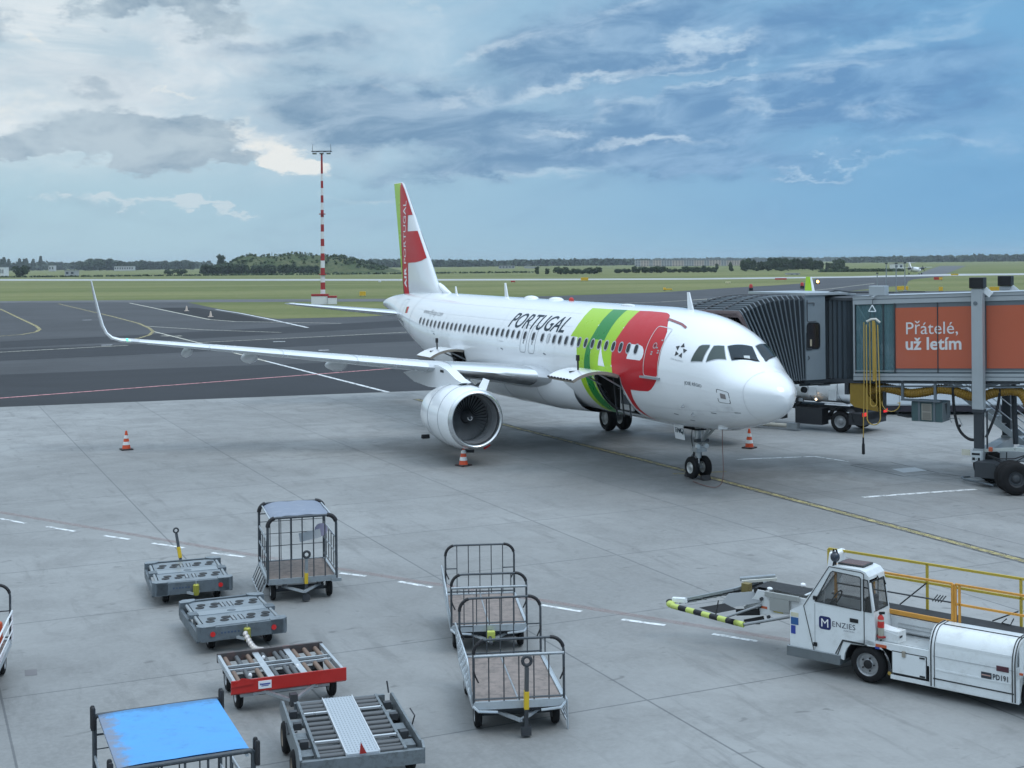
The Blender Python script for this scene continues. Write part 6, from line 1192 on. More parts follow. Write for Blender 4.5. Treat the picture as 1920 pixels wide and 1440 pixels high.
mb = MB(); n = 40; mb.grid([[(-2.6 + 7.2 * i / n, y, beltz(-2.6 + 7.2 * i / n) + .02) for i in range(n + 1)] for y in (yA + .03, yB - .03)], bel); mb.tube((-2.6, yA + .03, 1.10), (-2.6, yB - .03, 1.10), .06, bel, 12); mb.bar((-1.55, yA + .03, beltz(-1.55) + .03), (-1.55, yB - .03, beltz(-1.55) + .03), .05, .015, lw); mb.bar((1.2, yA - .01, beltz(1.2) + .02), (4.6, yA - .01, beltz(4.6) + .02), .02, .1, bel); mb.build('belt', cs, smooth=40)
MB().box((-2.05, yA - .05, .93), (.42, .06, .26), M('cover_grey', (.30, .31, .30), .5)).box((-2.0, yA - .06, 1.10), (.72, .05, .10), M('cover_grey', (.30, .31, .30), .5)).build('side_cover', cs, smooth=0, bevel=.008)
MB().box((-2.42, yA - .024, .82), (.16, .008, .045), M('sticker_orange', (.45, .09, .03), .5)).box((-2.1, yA - .024, .78), (.2, .008, .03), M('sticker_lemon', (.5, .42, .1), .5)).build('sticker', cs, smooth=0)
for x, z in ((-2.45, .98), (-2.5, .82), (-1.66, .80), (-2.3, .66), (-1.5, 1.0)): MB().lathe((x, yA - .02, z), (0, -1, 0), [(0, .035), (.05, .03), (.05, 0)], dark_steel, 10).build('bolt', cs)
MB().ell((-2.3, yA + .02, 1.19), (.06, .04, .03), white_paint).build('lamp', cs); MB().ell((-1.9, yB - .02, 1.2), (.06, .05, .05), white_paint).build('lamp', cs)
# swing out nose of the belt: striped bumper, struts, rails, flaps
A0, A1 = V((-4.22, .22, .65)), V((-2.42, -.10, .65)); mb = MB(); pale = M('stripe_lemon', (.46, .54, .13), .5, var=.1, dirt=.15)
for i in range(9): mb.tube(A0.lerp(A1, i / 9), A0.lerp(A1, (i + 1) / 9), .055, pale if i % 2 == 0 else black, 12, caps=(i in (0, 8)))
mb.ell(A0 + V((-.05, .03, .02)), (.09, .09, .07), pale, 10, 6); mb.ell(A0 + V((-.14, .12, .04)), (.06, .08, .05), black, 10, 6); nose = mb.build('striped_bumper', bl, smooth=40)
mb = MB(); mb.tube(A1, (-1.66, .62, .80), .03, M('strut_grey', (.22, .23, .235), .4, .6), 8); mb.tube(A0.lerp(A1, .70), (-2.45, .64, .86), .025, M('strut_grey', (.22, .23, .235), .4, .6), 8); mb.tube(A0.lerp(A1, .62), A0.lerp(A1, .62) + V((0, .12, .30)), .012, black, 6); mb.tube(A1.lerp(A0, .08), (-2.3, .3, .62), .03, black); mb.build('strut', bl)
mb = MB(); P0, P1, P2 = V((-4.25, .35, .70)), V((-3.2, .90, 1.0)), V((-2.85, 1.22, 1.14)); 
for off, m, wd in ((V((0, 0, 0)), steel, .07), (V((.05, .10, -.02)), dark_steel, .06), (V((.12, .2, -.03)), alu_d, .04)): mb.bar(P0 + off, P1 + off, wd, .05, m); mb.bar(P1 + off, P2 + off, wd, .05, m)
for k in range(7): p = P0.lerp(P1, k / 6); mb.bar(p, p + V((.30, .34, .0)), .05, .035, dark_steel if k % 2 else alu_d)
mb.box(P0 + V((.1, .06, .04)), (.3, .12, .08), white_paint, rz=.4); mb.bar(P2 + V((-.35, -.1, .02)), P2 + V((.25, .25, .10)), .12, .06, alu_d); mb.bar(P2 + V((-.25, -.2, .0)), P2 + V((.35, .12, .08)), .05, .05, M('strip_cream', (.55, .55, .5), .5)); mb.box((-2.95, .95, 1.05), (.16, .14, .2), M('motor_bronze', (.20, .16, .06), .5, .3)); mb.build('nose_frame', bl, smooth=0)
MB().prism([(-3.15, .68), (-3.05, .96), (-2.35, 1.10), (-2.30, .92), (-3.0, .72)], lambda a, b, c: V((a - .15, .45 + (b - .7) * .9 + c, b)), -.012, .012, M('flap_grey', (.20, .215, .225), .6, var=.1)).build('side_flap', bl, smooth=0); MB().prism([(-3.7, .66), (-3.2, .80), (-2.9, .74), (-3.3, .62)], lambda a, b, c: V((a, .35 + (b - .6) * .9 + c, b)), -.012, .012, black).build('side_flap', bl, smooth=0)
MB().bar((-2.95, .55, .66), (-2.5, .66, .72), .05, .12, black).bar((-2.75, .5, .52), (-2.4, .64, .62), .04, .08, black).build('hinge_arm', bl, smooth=0)
# guard rails
def rail(y, xs, zt, m, sect, nm, low=None, x_end=None):
    mb = MB(); x0, x1 = xs[0], x_end or xs[-1]
    for z in (zt, zt - .34): 
        mb.bar((x0, y, z - .012 * (x0 + 1.4)), (x1, y, z - .012 * (x1 + 1.4)), sect, sect, m) if sect > .045 or z == zt else mb.bar((x0, y, z - .012 * (x0 + 1.4)), (x1, y, z - .012 * (x1 + 1.4)), sect, sect, m)
    for x in xs: mb.bar((x, y, beltz(x)), (x, y, zt - .012 * (x + 1.4) + .0), sect, sect, m)
    return mb.build(nm, bl, smooth=0)
rail(yB + .03, [-1.38, .56, 2.24, 4.2], 1.97, rail_y, .042, 'guard_rail')
rail(yA - .03, [1.35, 1.42, 4.2], 1.86, rail_o, .036, 'guard_rail')
mb = MB(); y = yA - .03; z = lambda x, b: b - .012 * (x + 1.4)
mb.bar((-.9, y, z(-.9, 1.86)), (1.30, y, z(1.3, 1.86)), .04, .04, rail_o).bar((.1, y, 1.17), (1.32, y, 1.15), .045, .08, rail_o).bar((1.30, y, 1.14), (1.30, y, 1.83), .05, .05, rail_o).bar((-.9, y, 1.2), (-.9, y, 1.86), .05, .05, rail_o).bar((-.30, y + .3, 1.12), (-.30, y + .3, 1.86), .05, .05, rail_o).bar((-.9, y, 1.52), (1.3, y, 1.50), .025, .025, dark_steel); mb.build('rail_gate', bl, smooth=0, bevel=.006)
mb = MB()
for (a, b) in (((.05, yB, 1.14), (.55, yB, 1.60)), ((1.75, yB, 1.12), (2.2, yB, 1.36))): mb.tube(a, b, .014, dark_steel, 6)
for k in range(4): mb.tube((.92 + .05 * k, yA, 1.46), (1.0 + .05 * k, yA + .05, 1.58), .01, dark_steel, 5)
mb.pipe([(2.0, yB, 1.2), (1.95, yB - .1, 1.14), (2.1, yB - .1, 1.13), (2.12, yB, 1.22)], .012, dark_steel, 5); mb.build('rail_strut', bl)
MB().box((-1.18, yB - .1, 1.62), (.14, .5, .75), white_paint, rot=Matrix.Rotation(R(8), 3, 'Y')).build('canopy_post', bl, smooth=0, bevel=.04)
# fire extinguisher clipped behind the cab
ex, ey = LO[0] + cos(LOADER_A) * .24 - sin(LOADER_A) * .06, LO[1] + sin(LOADER_A) * .24 + cos(LOADER_A) * .06
t = thing('fire_extinguisher', 'red and cream fire extinguisher clipped behind the belt loader cab', 'fire extinguisher', (ex, ey, .80), 0); MB().lathe((0, 0, 0), (0, 0, 1), [(.02, 0), (.02, .05), (.22, .055), (.22, .057), (.36, .057), (.42, .03)], M('extinguisher_sleeve', (.34, .34, .28), .5), 16).build('cylinder', t, smooth=40); MB().lathe((0, 0, .22), (0, 0, 1), [(0, .059), (.08, .059), (.08, .058), (.17, .055), (.22, .025)], red_p, 16).build('red_top', t, smooth=40); MB().box((.02, 0, .47), (.10, .03, .04), black).box((0, 0, .06), (.13, .13, .03), M('strap_red', (.3, .03, .03), .5)).build('valve_handle', t, smooth=0)
MB().tube((0, 0, -.03), (0, 0, .1), .015, black).build('bracket', t)
# ------------------------------------------------------------------ boarding bridge
# local frame: x along the tunnel towards the terminal, y away from the camera side, z up
BA = R(-33.5); B0 = V((12.05, 46.70, 0)); bx, by = V((cos(BA), sin(BA), 0)), V((-sin(BA), cos(BA), 0))
br = thing('boarding_bridge', 'grey boarding bridge with orange advertising panels docked at the airliner', 'boarding bridge', B0, BA)
def BL(w): d = V(w) - B0; return V((d.dot(bx), d.dot(by), w[2]))          # world -> bridge frame
def BLa(x, y, z): q = AW(x, y); return BL((q[0], q[1], z))                   # aircraft frame -> bridge frame
bg_l = M('bridge_grey', (.36, .39, .41), .45, .2, var=.07, scale=1.5, dirt=.18, dirtcol=(.2, .21, .22)); bg_m = M('bridge_mid_grey', (.125, .15, .17), .5, .1, var=.1, scale=1.5, dirt=.2, dirtcol=(.08, .09, .1)); bg_d = M('bridge_dark', (.040, .047, .055), .55, .2, var=.2); orange_ad = M('orange_panel', (.45, .095, .042), .32, var=.05, scale=1.2, coat=.3); curtain = M('bellows_fabric', (.024, .031, .038), .75, var=.2, scale=3); rib_m = M('bellows_rib', (.125, .15, .17), .5, .2, var=.15); corr = M('corrugated_curtain', (.06, .075, .088), .45, .4, var=.12)
zt = lambda s: 6.16 + .0365 * s; zb = lambda s: 3.21 + .0365 * s; TW = 2.6; TL_ = 15.0
# tunnel shell
mb = MB()
def wallbox(s0, s1, f0, f1, y, m, th=.06, lay=0.):
    z = lambda s, f: zb(s) + (zt(s) - zb(s)) * f
    vs = [(s, yy, z(s, f)) for s in (s0, s1) for f in (f0, f1) for yy in (y - th / 2 - lay, y + th / 2 + lay)]; mb.add(vs, [(0, 1, 3, 2), (4, 6, 7, 5), (0, 4, 5, 1), (2, 3, 7, 6), (0, 2, 6, 4), (1, 5, 7, 3)], m)
for y in (0, TW):
    wallbox(0, TL_, .905, 1.0, y, bg_l, .14); wallbox(0, TL_, 0, .08, y, bg_l, .14); wallbox(1.46, TL_, .0805, .9045, y, bg_m, .05) if y == 0 else wallbox(2.2, TL_, .0805, .9045, y, bg_m, .05)
    wallbox(0, TL_, .955, .965, y, bg_m, .15); wallbox(0, TL_, .04, .05, y, bg_m, .15); wallbox(0, TL_, .105, .115, y, bg_l, .09); wallbox(.0, .05, .0805, .9045, y, bg_l, .1)
mb.add([(s, y, zt(s) + .01) for s in (0, TL_) for y in (-.1, TW + .1)], [(0, 1, 3, 2)], bg_l); mb.add([(s, y, zb(s) + .03) for s in (0, TL_) for y in (0, TW)], [(0, 1, 3, 2)], bg_d); mb.add([(s, y, zt(s) - .02) for s in (0, TL_) for y in (0, TW)], [(0, 1, 3, 2)], bg_m)
tun = mb.build('tunnel', br, smooth=0)
z_f = lambda s, f: zb(s) + (zt(s) - zb(s)) * f
for s0, s1 in ((1.50, 2.93), (2.965, 4.10), (4.56, 7.4), (7.43, 10.3), (10.33, 13.3)): MB().add([(s, y, z_f(s, f)) for s in (s0, s1) for f in (.142, .852) for y in (-.047, -.03)], [(0, 1, 3, 2), (4, 6, 7, 5), (0, 4, 5, 1), (2, 3, 7, 6), (0, 2, 6, 4), (1, 5, 7, 3)], orange_ad).build('advertising_panel', tun, smooth=0)
MB().box((2.947, -.05, (z_f(2.95, .1) + z_f(2.95, .9)) / 2), (.03, .03, 2.42), bg_d).build('panel_joint', tun, smooth=0); MB().box((1.475, -.05, (z_f(1.475, .1) + z_f(1.475, .9)) / 2), (.045, .06, 2.42), bg_d).build('panel_joint', tun, smooth=0)
adw = M('advert_lettering', (.66, .64, .64), .5, var=.03)
def btext(s, x, z, size, bold, sx=1.):
    v, f = text2d(s, size, bold=bold, sx=sx); mb = MB(); mb.add([(x + a, -.052, z + b + .0365 * a) for a, b in v], f, adw); mb.build('lettering', tun, smooth=0, merge=False)
    return max(a for a, b in v)
btext('Přátelé,', 1.83, 4.875, .60, .0, 1.0); btext('už letím', 1.83, 4.345, .60, .014, 1.0)
# glazed bay next to the rotunda
gl = bpy.data.materials.new('bridge_glass'); gl.use_nodes = True; b_ = gl.node_tree.nodes['Principled BSDF']; b_.inputs['Base Color'].default_value = (.13, .24, .27, 1); b_.inputs['Roughness'].default_value = .05; b_.inputs['Alpha'].default_value = .5
for s0, s1 in ((.07, .10), (.10, 1.06), (1.06, 1.44)):
    if s1 - s0 > .1: MB().add([(s, y, z_f(s, f)) for s in (s0, s1) for f in (.085, .9) for y in (-.012, .012)], [(0, 1, 3, 2), (4, 6, 7, 5), (0, 4, 5, 1), (2, 3, 7, 6), (0, 2, 6, 4), (1, 5, 7, 3)], gl).build('window', tun, smooth=0)
MB().add([(s, TW, z_f(s, f)) for s in (.1, 2.2) for f in (.085, .9)], [(0, 1, 3, 2)], gl).build('window', tun, smooth=0)
mb = MB(); mb.bar((1.07, .0, zb(1) + .28), (1.07, .0, zt(1) - .28), .05, .05, bg_d).bar((.1, .12, zt(0) - .3), (1.42, .12, zb(1) + .3), .05, .05, bg_l).bar((1.05, .3, zt(1) - .25), (1.42, .3, zt(1) - 1.0), .06, .06, bg_d).bar((.12, .35, 4.5), (1.3, .35, 4.5), .05, .7, bg_d).box((.75, .9, 4.7), (.5, .1, .8), bg_d).box((1.2, .06, 4.7), (.06, .04, 2.3), M('pale_jamb', (.16, .30, .32), .4)); 
for k in range(10): mb.bar((1.12, .08, zb(1) + .4 + k * .23), (1.44, .08, zb(1) + .4 + k * .23), .02, .02, bg_d)
mb.build('interior_frame', tun, smooth=0)
# rotunda with corrugated curtain and the docking cab
rc = BL((12.62, 48.35, 0)); RR = 1.62; mb = MB(); n = 110
def ring(z): return [(rc.x + (RR + .035 * (1 if k % 2 else -1)) * cos(2 * pi * k / n), rc.y + (RR + .035 * (1 if k % 2 else -1)) * sin(2 * pi * k / n), z) for k in range(n)]
mb.grid([ring(3.24), ring(6.02)], corr, cu=True); rot_ = mb.build('rotunda', br, smooth=0)
MB().lathe((rc.x, rc.y, 0), (0, 0, 1), [(6.02, 0), (6.02, RR + .10), (6.12, RR + .10), (6.16, RR), (6.18, 0)], bg_d, 40).build('rotunda_ring', rot_, smooth=40); MB().lathe((rc.x, rc.y, 0), (0, 0, 1), [(3.10, 0), (3.10, RR + .08), (3.24, RR + .08), (3.24, 0)], bg_d, 40).build('rotunda_ring', rot_, smooth=40)
e1 = BL((10.35, 46.70, 0)); pd = (BL((10.35 + .909, 46.70 + .417, 0)) - e1); fd = BL((10.35 - .417, 46.70 + .909, 0)) - e1       # cab axes: pd away from the aircraft, fd towards its tail
C = lambda a, b, z: e1 + pd * a + fd * b + V((0, 0, z)); cabm = M('cab_grey', (.20, .235, .26), .5, .1, var=.06, dirt=.2, dirtcol=(.1, .11, .12))
mb = MB()
def cbox(a0, a1, b0, b1, z0, z1, m): mb.add([C(a, b, z) for a in (a0, a1) for b in (b0, b1) for z in (z0, z1)], [(0, 1, 3, 2), (4, 6, 7, 5), (0, 4, 5, 1), (2, 3, 7, 6), (0, 2, 6, 4), (1, 5, 7, 3)], m)
cbox(0, .86, 0, .06, 3.22, 6.22, cabm); cbox(0, .86, 3.34, 3.4, 3.22, 6.22, cabm); cbox(0, 2.2, .061, 3.339, 3.10, 3.22, bg_d); cbox(-.02, 2.2, -.05, 3.45, 6.22, 6.30, bg_l); cbox(.861, 2.4, .5, .56, 3.22, 6.2, cabm); cabo = mb.build('docking_cab', br, smooth=0)
mb = MB(); v, f = poly2d(rrect(.50, .86, .10, 4, .33, 4.78), .6); mb.add([C(a, -.012, z) for a, z in v], f, M('cab_window_dark', (.012, .014, .018), .08, spec=.8)); v, f = ribbon(rrect(.54, .9, .11, 4, .33, 4.78) + rrect(.54, .9, .11, 4, .33, 4.78)[:1], .05); mb.add([C(a, -.02, z) for a, z in v], f, black); mb.add([C(a, -.016, z) for a, z in ((.18, 4.42), (.26, 4.42), (.26, 4.66), (.18, 4.66))], [(0, 1, 2, 3)], M('notice_card', (.36, .31, .22), .6)); mb.build('cab_window', cabo, smooth=0)
mb = MB()
for q in ([(.06, 6.05), (.06, 5.32), (.12, 5.28), (.45, 5.30)], [(.06, 5.95), (.36, 5.95), (.36, 5.85)], [(.02, 4.9), (.02, 4.3)], [(.1, 4.08), (.14, 3.98), (.08, 3.95)]): mb.pipe([C(a, -.03, z) for a, z in q], .014, bg_d, 5)
mb.add([C(a, -.03, z) for a, z in ((.03, 4.28), (.25, 4.28), (.25, 4.36), (.03, 4.36))], [(0, 1, 2, 3)], bg_d); mb.build('cab_fitting', cabo, smooth=0)
mb = MB(); mb.bar(C(0, 1.6, 3.0), C(2.6, 1.6, 3.0), .3, .14, bg_d).bar(C(-.1, .2, 3.05), C(2.4, .6, 3.02), .10, .10, bg_d).bar(C(.9, .4, 2.98), C(1.7, .9, 2.92), .12, .07, bg_l).bar(C(.3, .15, 3.06), C(.9, .2, 3.05), .05, .02, steel)
mb.lathe(C(.10, .25, 2.86), (pd.y, -pd.x, 0), [(-.06, .0), (-.06, .11), (.06, .11), (.06, 0)], black, 14); mb.build('cab_underframe', cabo, smooth=0)
# pleated canopy reaching over the fuselage
NH = 15; hoops = []; 
for k in range(NH + 1):
    u = k / NH; y = -4.13 + 3.25 * (1 - (1 - u) ** 1.25) * .99; ztp = 6.20 + .05 * sin(pi * min(1, u * 1.4)) - .50 * u ** 2.2; zbt = 3.22 + .10 * u; yb = -4.13 + 1.98 * u
    xn = 4.49 - .75 * u; xf = 7.75 + .25 * u
    hoops.append((BLa(xn, yb, zbt), BLa(xn + .05, y, ztp - .12), BLa(xn + .2, y, ztp), BLa(xf - .2, y, ztp - .06), BLa(xf, y, ztp - .2), BLa(xf, yb, zbt)))
mb = MB(); rows = []
for k in range(NH):
    a, b = hoops[k], hoops[k + 1]; ctr = sum(a, V()) / 6; mid = [(p + q) / 2 + (ctr - (p + q) / 2).normalized() * .13 for p, q in zip(a, b)]; rows += [a, mid]
rows.append(hoops[-1]); mb.grid([list(r) for r in rows], curtain); can = mb.build('bellows_canopy', br, smooth=0)
for k, h in enumerate(hoops):
    MB().pipe(list(h), .028 if k < NH else .05, rib_m if k < NH else curtain, 6).build('hoop', can)
for t in (.25, .55, .85):
    mb = MB()
    for k in range(0, NH): p = hoops[k][2].lerp(hoops[k][3], t) + V((0, 0, .03)); q = hoops[k + 1][2].lerp(hoops[k + 1][3], t) + V((0, 0, .03)); mb.tube(p, p.lerp(q, 1.05), .035, bg_d, 6)
    mb.build('strap', can)
mb = MB(); h = hoops[-1]; off = BLa(3.6, -1.0, 5.6) - BLa(4.0, -1.4, 5.7); mb.grid([[p for p in h[:4]], [p + (BLa(4.2, -.8, 0) - BLa(4.6, -1.35, 0)) * .0 + V((0, 0, -.16)) for p in h[:4]]], M('bumper_brown', (.09, .065, .065), .8)); mb.pipe(h[:4], .07, M('bumper_brown', (.09, .065, .065), .8), 8); mb.build('contact_bumper', can)
# roof fittings
MB().box((.80, .35, zt(.8) + .18), (.56, .5, .34), bg_l).build('roof_box', br, smooth=0, bevel=.02); mb = MB(); mb.pipe([(-1.3, .9, 6.25), (-.9, .7, 6.36), (-.2, .6, 6.30), (.5, .6, 6.3)], .03, bg_d, 6); mb.pipe([(1.1, .5, 6.3), (1.8, .5, 6.34), (2.4, .4, 6.34)], .02, bg_d, 6); mb.lathe((-.9, .5, 6.25), (0, 0, 1), [(0, .22), (.05, .22), (.07, .1), (.07, 0)], bg_d, 14); mb.build('roof_cable', br)
# lifting columns and drive bogie
def column(y, z0=2.45):
    s = 4.36; cst = MB(); cst.box((s, y, (z0 + 6.47) / 2), (.36, .36, 6.47 - z0), bg_l); c = cst.build('lift_column', br, smooth=0, bevel=.015)
    MB().box((s, y, (1.0 + z0) / 2), (.28, .28, z0 - 1.0), bg_d).box((s, y, z0 - .05), (.38, .38, .1), bg_d).box((s, y, 1.06), (.34, .34, .18), bg_l).build('inner_tube', c, smooth=0); MB().box((s, y, 6.66), (.46, .46, .36), black).build('cap_box', c, smooth=0, bevel=.02)
    MB().lathe((s - .04, y - .182, 5.98), (0, -1, 0), [(0, .07), (.02, .065), (.02, .03), (.03, 0)], bg_m, 14).build('bolt', c)
    q = 1 if y > 1 else -1; MB().bar((s + .2, y - q * .05, 6.44), (s + .42, y - q * .05, 6.25), .06, .2, white_paint).build('gusset', c, smooth=0)
    MB().bar((s + .26, y, .98), (s + .26, y, 2.4), .05, .05, bg_d).build('guide_bar', c, smooth=0)
column(-.32); column(3.55, 2.9)
mb = MB(); mb.bar((4.2, -.3, 3.12), (4.2, 3.5, 3.12), .2, .2, bg_m); mb.bar((4.8, .25, 3.16), (5.8, .25, 3.22), .5, .05, bg_m); mb.build('cross_beam', br, smooth=0)
mb = MB(); mb.bar((4.36, -.5, .86), (4.36, 3.7, .90), .4, .34, bg_l).bar((4.5, -.25, 1.08), (5.6, -.65, 1.25), .16, .10, M('bogie_pale', (.50, .54, .52), .5)).bar((5.6, -.65, 1.25), (7.4, -.6, 1.22), .16, .12, M('bogie_pale', (.50, .54, .52), .5)).bar((5.0, -.2, .95), (7.4, .0, .95), .12, .30, bg_l).box((6.3, .2, 1.0), (1.6, .5, .5), bg_l).box((5.0, -.62, .55), (1.2, 1.0, .5), bg_d); bog = mb.build('drive_bogie', br, smooth=0)
MB().box((4.36, -.60, .92), (.36, .06, .36), M('control_box', (.52, .56, .58), .4)).box((4.36, -.62, .92), (.30, .14, .36), M('control_box', (.52, .56, .58), .4)).box((4.34, -.695, 1.0), (.26, .012, .07), black).build('control_box', bog, smooth=0)
MB().box((4.27, -.697, .84), (.09, .008, .09), black).box((4.36, -.697, .84), (.05, .008, .02), black).box((4.44, -.697, .84), (.07, .008, .09), black).build('box_print', bog, smooth=0)
MB().box((3.92, -.30, .98), (.28, .02, .2), M('notice_pale', (.55, .53, .44), .5)).build('notice_plate', bog, smooth=0)
mb = MB(); mb.pipe([(4.75, -.75, 1.0), (5.1, -.85, .92), (5.6, -.85, .96), (5.9, -.8, 1.08)], .022, black, 6); mb.pipe([(4.8, -.75, .96), (5.2, -.87, .80), (5.6, -.86, .84), (5.9, -.8, 1.04)], .02, black, 6); mb.tube((5.35, -.8, 1.15), (5.35, -.85, .9), .02, black, 6); mb.build('bogie_cable', bog); MB().box((4.80, -.62, 1.18), (.12, .12, .14), M('warning_orange', (.5, .11, .05), .5)).build('warning_lamp', bog, smooth=0, bevel=.02)
wa = V((1.54, -2.69, 0)).normalized()
wc0 = V((4.52, .32, .52)); wc1 = wc0 + wa * 2.35
for c in (wc0, wc0 + wa * .48, wc1, wc1 + wa * .45): wheel('wheel', bog, c, .52, .36, tuple(wa), dark_steel, .5, rubber, 30)
MB().bar(wc0 + V((0, 0, .0)), wc1, .5, .5, bg_d).build('axle_housing', bog, smooth=0); MB().pipe([(3.95, .05, .12), (3.75, -.25, .12), (3.9, -.55, .12), (5.05, -1.35, .12)], .035, bg_m, 6).build('bump_bar', bog)
# air conditioner slung below, duct, hose basket, cables
mb = MB(); tl = M('unit_teal', (.055, .10, .105), .5, var=.1); mb.box((2.52, .55, 2.22), (1.06, .95, .68), tl); ac_ = mb.build('air_conditioner', br, smooth=0, bevel=.02); MB().box((3.055, .55, 2.22), (.012, .93, .66), M('unit_grey', (.20, .225, .235), .5)).add([(3.064, .30, 2.5), (3.064, .62, 2.5), (3.064, .52, 2.08)], [(0, 1, 2)], black).build('end_plate', ac_, smooth=0)
for x in (2.26, 2.78): MB().box((x, .065, 2.24), (.07, .03, .70), bg_m).build('rail', ac_, smooth=0)
MB().box((2.52, .06, 2.22), (.34, .03, .56), M('grille_frame', (.30, .29, .25), .5)).box((2.52, .052, 2.36), (.28, .03, .24), M('grille', (.19, .18, .155), .7)).box((2.52, .052, 2.08), (.28, .03, .24), M('grille', (.19, .18, .155), .7)).build('grille', ac_, smooth=0)
for x, z1 in ((1.70, 2.60), (2.82, 2.56)): MB().bar((x, .05, z1), (x, .05, 3.3), .10, .08, bg_m).build('hanger', br, smooth=0)
MB().bar((1.66, .12, 2.60), (3.0, .12, 2.60), .3, .05, bg_m).build('hanger_shelf', br, smooth=0)
duct_y = M('duct_yellow', (.24, .135, .012), .65, var=.25, scale=5, dirt=.4, dirtcol=(.05, .03, .01)); duct_d = M('duct_shadow_band', (.085, .045, .01), .7, var=.2)
def duct(pts, r, name):
    q = dense([tuple(p) for p in pts], .04); q = [V(p) for p in q]
    for _ in range(10): q = [q[0]] + [(q[i - 1] + q[i] * 2 + q[i + 1]) / 4 for i in range(1, len(q) - 1)] + [q[-1]]
    mb = MB(); rr = [r * (1.0 if i % 2 else .88) for i in range(len(q))]; mb.pipe(q, rr, duct_y, 12)
    for i in range(1, len(q) - 1, 2): pass
    o = mb.build(name, br, smooth=0); return o
duct([(.35, .30, 2.75), (.9, .25, 2.98), (1.35, .25, 2.92), (1.9, .22, 2.80), (2.4, .22, 2.88), (2.9, .22, 3.02), (3.4, .22, 2.98), (3.85, .22, 2.82), (4.3, .22, 2.80), (4.75, .22, 2.98), (5.3, .22, 3.08), (5.62, .2, 3.02), (5.85, .15, 2.62), (5.9, .1, 2.1)], .17, 'air_duct')
mb = MB(); bk = M('basket_yellow', (.30, .19, .025), .55, var=.15, scale=3, dirt=.35, dirtcol=(.08, .05, .02)); q = [(-.18, 3.15), (-.12, 2.45), (.05, 2.22), (.85, 2.10), (.88, 2.18), (.82, 2.62)]; mb.prism([(-.16, 3.1), (-.16, 2.40), (.0, 2.26), (.84, 2.14), (.84, 2.30), (.5, 2.68), (.35, 3.1)], lambda a, b, c: V((a, c, b)), .02, .05, bk); mb.prism([(-.16, 3.1), (-.16, 2.40), (.0, 2.26), (.84, 2.14), (.84, 2.8), (.84, 3.1)], lambda a, b, c: V((a, c, b)), .95, .98, bk); mb.grid([[(a, y, b) for a, b in ((-.16, 3.1), (-.16, 2.40), (.0, 2.26), (.84, 2.14))] for y in (.02, .98)], bk); mb.build('hose_basket', br, smooth=0)
duct([(.5, .3, 2.6), (.3, .6, 2.75), (.05, .5, 2.9), (.2, .25, 3.0), (.5, .4, 2.95)], .16, 'coiled_duct')
mb = MB(); mb.box((-.28, .3, 2.94), (.14, .6, .5), bg_d).bar((1.02, .2, 2.2), (1.02, .2, 3.1), .1, .1, bg_d).bar((-.2, .0, 3.13), (5.6, 0, 3.33), .06, .06, bg_d)
for s in (1.0, 1.6, 2.2, 3.4, 4.0, 4.9, 5.5): mb.bar((s, .05, zb(s) - .06), (s + .3, 1.2, zb(s) - .12), .05, .05, bg_m)
mb.bar((.3, 1.2, 3.08), (7, 1.2, 3.33), .08, .08, bg_m).bar((.8, .1, 3.02), (5.6, .1, 3.22), .03, .06, bg_m); mb.build('underframe', br, smooth=0)
MB().pipe([(3.40, .1, 3.1), (3.42, .1, 2.4), (3.55, .1, 1.7), (3.85, .1, 1.38), (4.15, .0, 1.36), (4.35, -.05, 1.5)], .05, black, 8, round_=2).build('power_cable', br); MB().pipe([(4.95, .1, 3.1), (4.85, .1, 2.4), (4.7, -.1, 1.9), (4.55, -.2, 1.5)], .045, black, 8, round_=2).build('power_cable', br); MB().pipe([(5.2, .9, 3.2), (5.22, .9, 2.2), (5.25, .9, 1.2)], .09, bg_d, 8).build('power_cable', br)
MB().pipe([(1.5, .5, 2.25), (1.35, .5, 2.18), (1.4, .5, 2.02), (1.75, .5, 1.98), (2.0, .5, 2.0)], .05, bg_d, 7).build('drain_hose', br); mb = MB()
for x, z in ((3.25, 1.95), (3.45, 1.90), (3.6, 1.86)): mb.pipe([(3.1, .5, 2.0), (x - .1, .5, 2.0), (x, .5, z - .1)], .014, bg_l, 5)
mb.ell((3.52, .5, 1.76), (.04, .04, .05), black, 8, 6); mb.build('pipe_fitting', br)
# hanging yellow cable loops on a hoist
yc = M('cable_yellow', (.50, .33, .07), .5, var=.15, scale=6); hook = thing('cable_hoist', 'bundle of yellow cables hanging in loops from a hoist on the bridge side', 'cable bundle', B0 + bx * .78 + by * -.32, BA)
def loop(x0, x1, zt_, zbm, name='cable_loop', r=.022, y=0.): q = [(x0, y, zt_)] + [(x0 + (x1 - x0) * .0, y, zbm + abs(x1 - x0) * .5)] + [((x0 + x1) / 2 - (x1 - x0) / 2 * cos(pi * k / 8), y - .02, zbm + abs(x1 - x0) / 2 * (1 - sin(pi * k / 8))) for k in range(9)] + [(x1, y, zbm + abs(x1 - x0) * .5), (x1 - (x1 - x0) * .15, y, zt_)]; MB().pipe(q, r, yc, 7).build(name, hook, smooth=60)
loop(-.10, .12, 5.28, 2.35, y=.02, r=.021); loop(-.20, .27, 5.2, 1.72, y=-.05, r=.02); loop(.015, .07, 5.34, 3.25, r=.026); loop(.28, .92, 2.5, 2.2, r=.016, y=.1)
MB().pipe([(-.30, 0, 5.28), (-.31, .0, 3.5), (-.34, .0, 2.0), (-.36, 0, 1.25)], .018, yc, 7).build('cable_end', hook); MB().lathe((-.36, 0, 1.25), (0, 0, -1), [(0, .03), (.2, .035), (.24, .05), (.58, .055), (.6, .0)], black, 12).build('plug', hook, smooth=40)
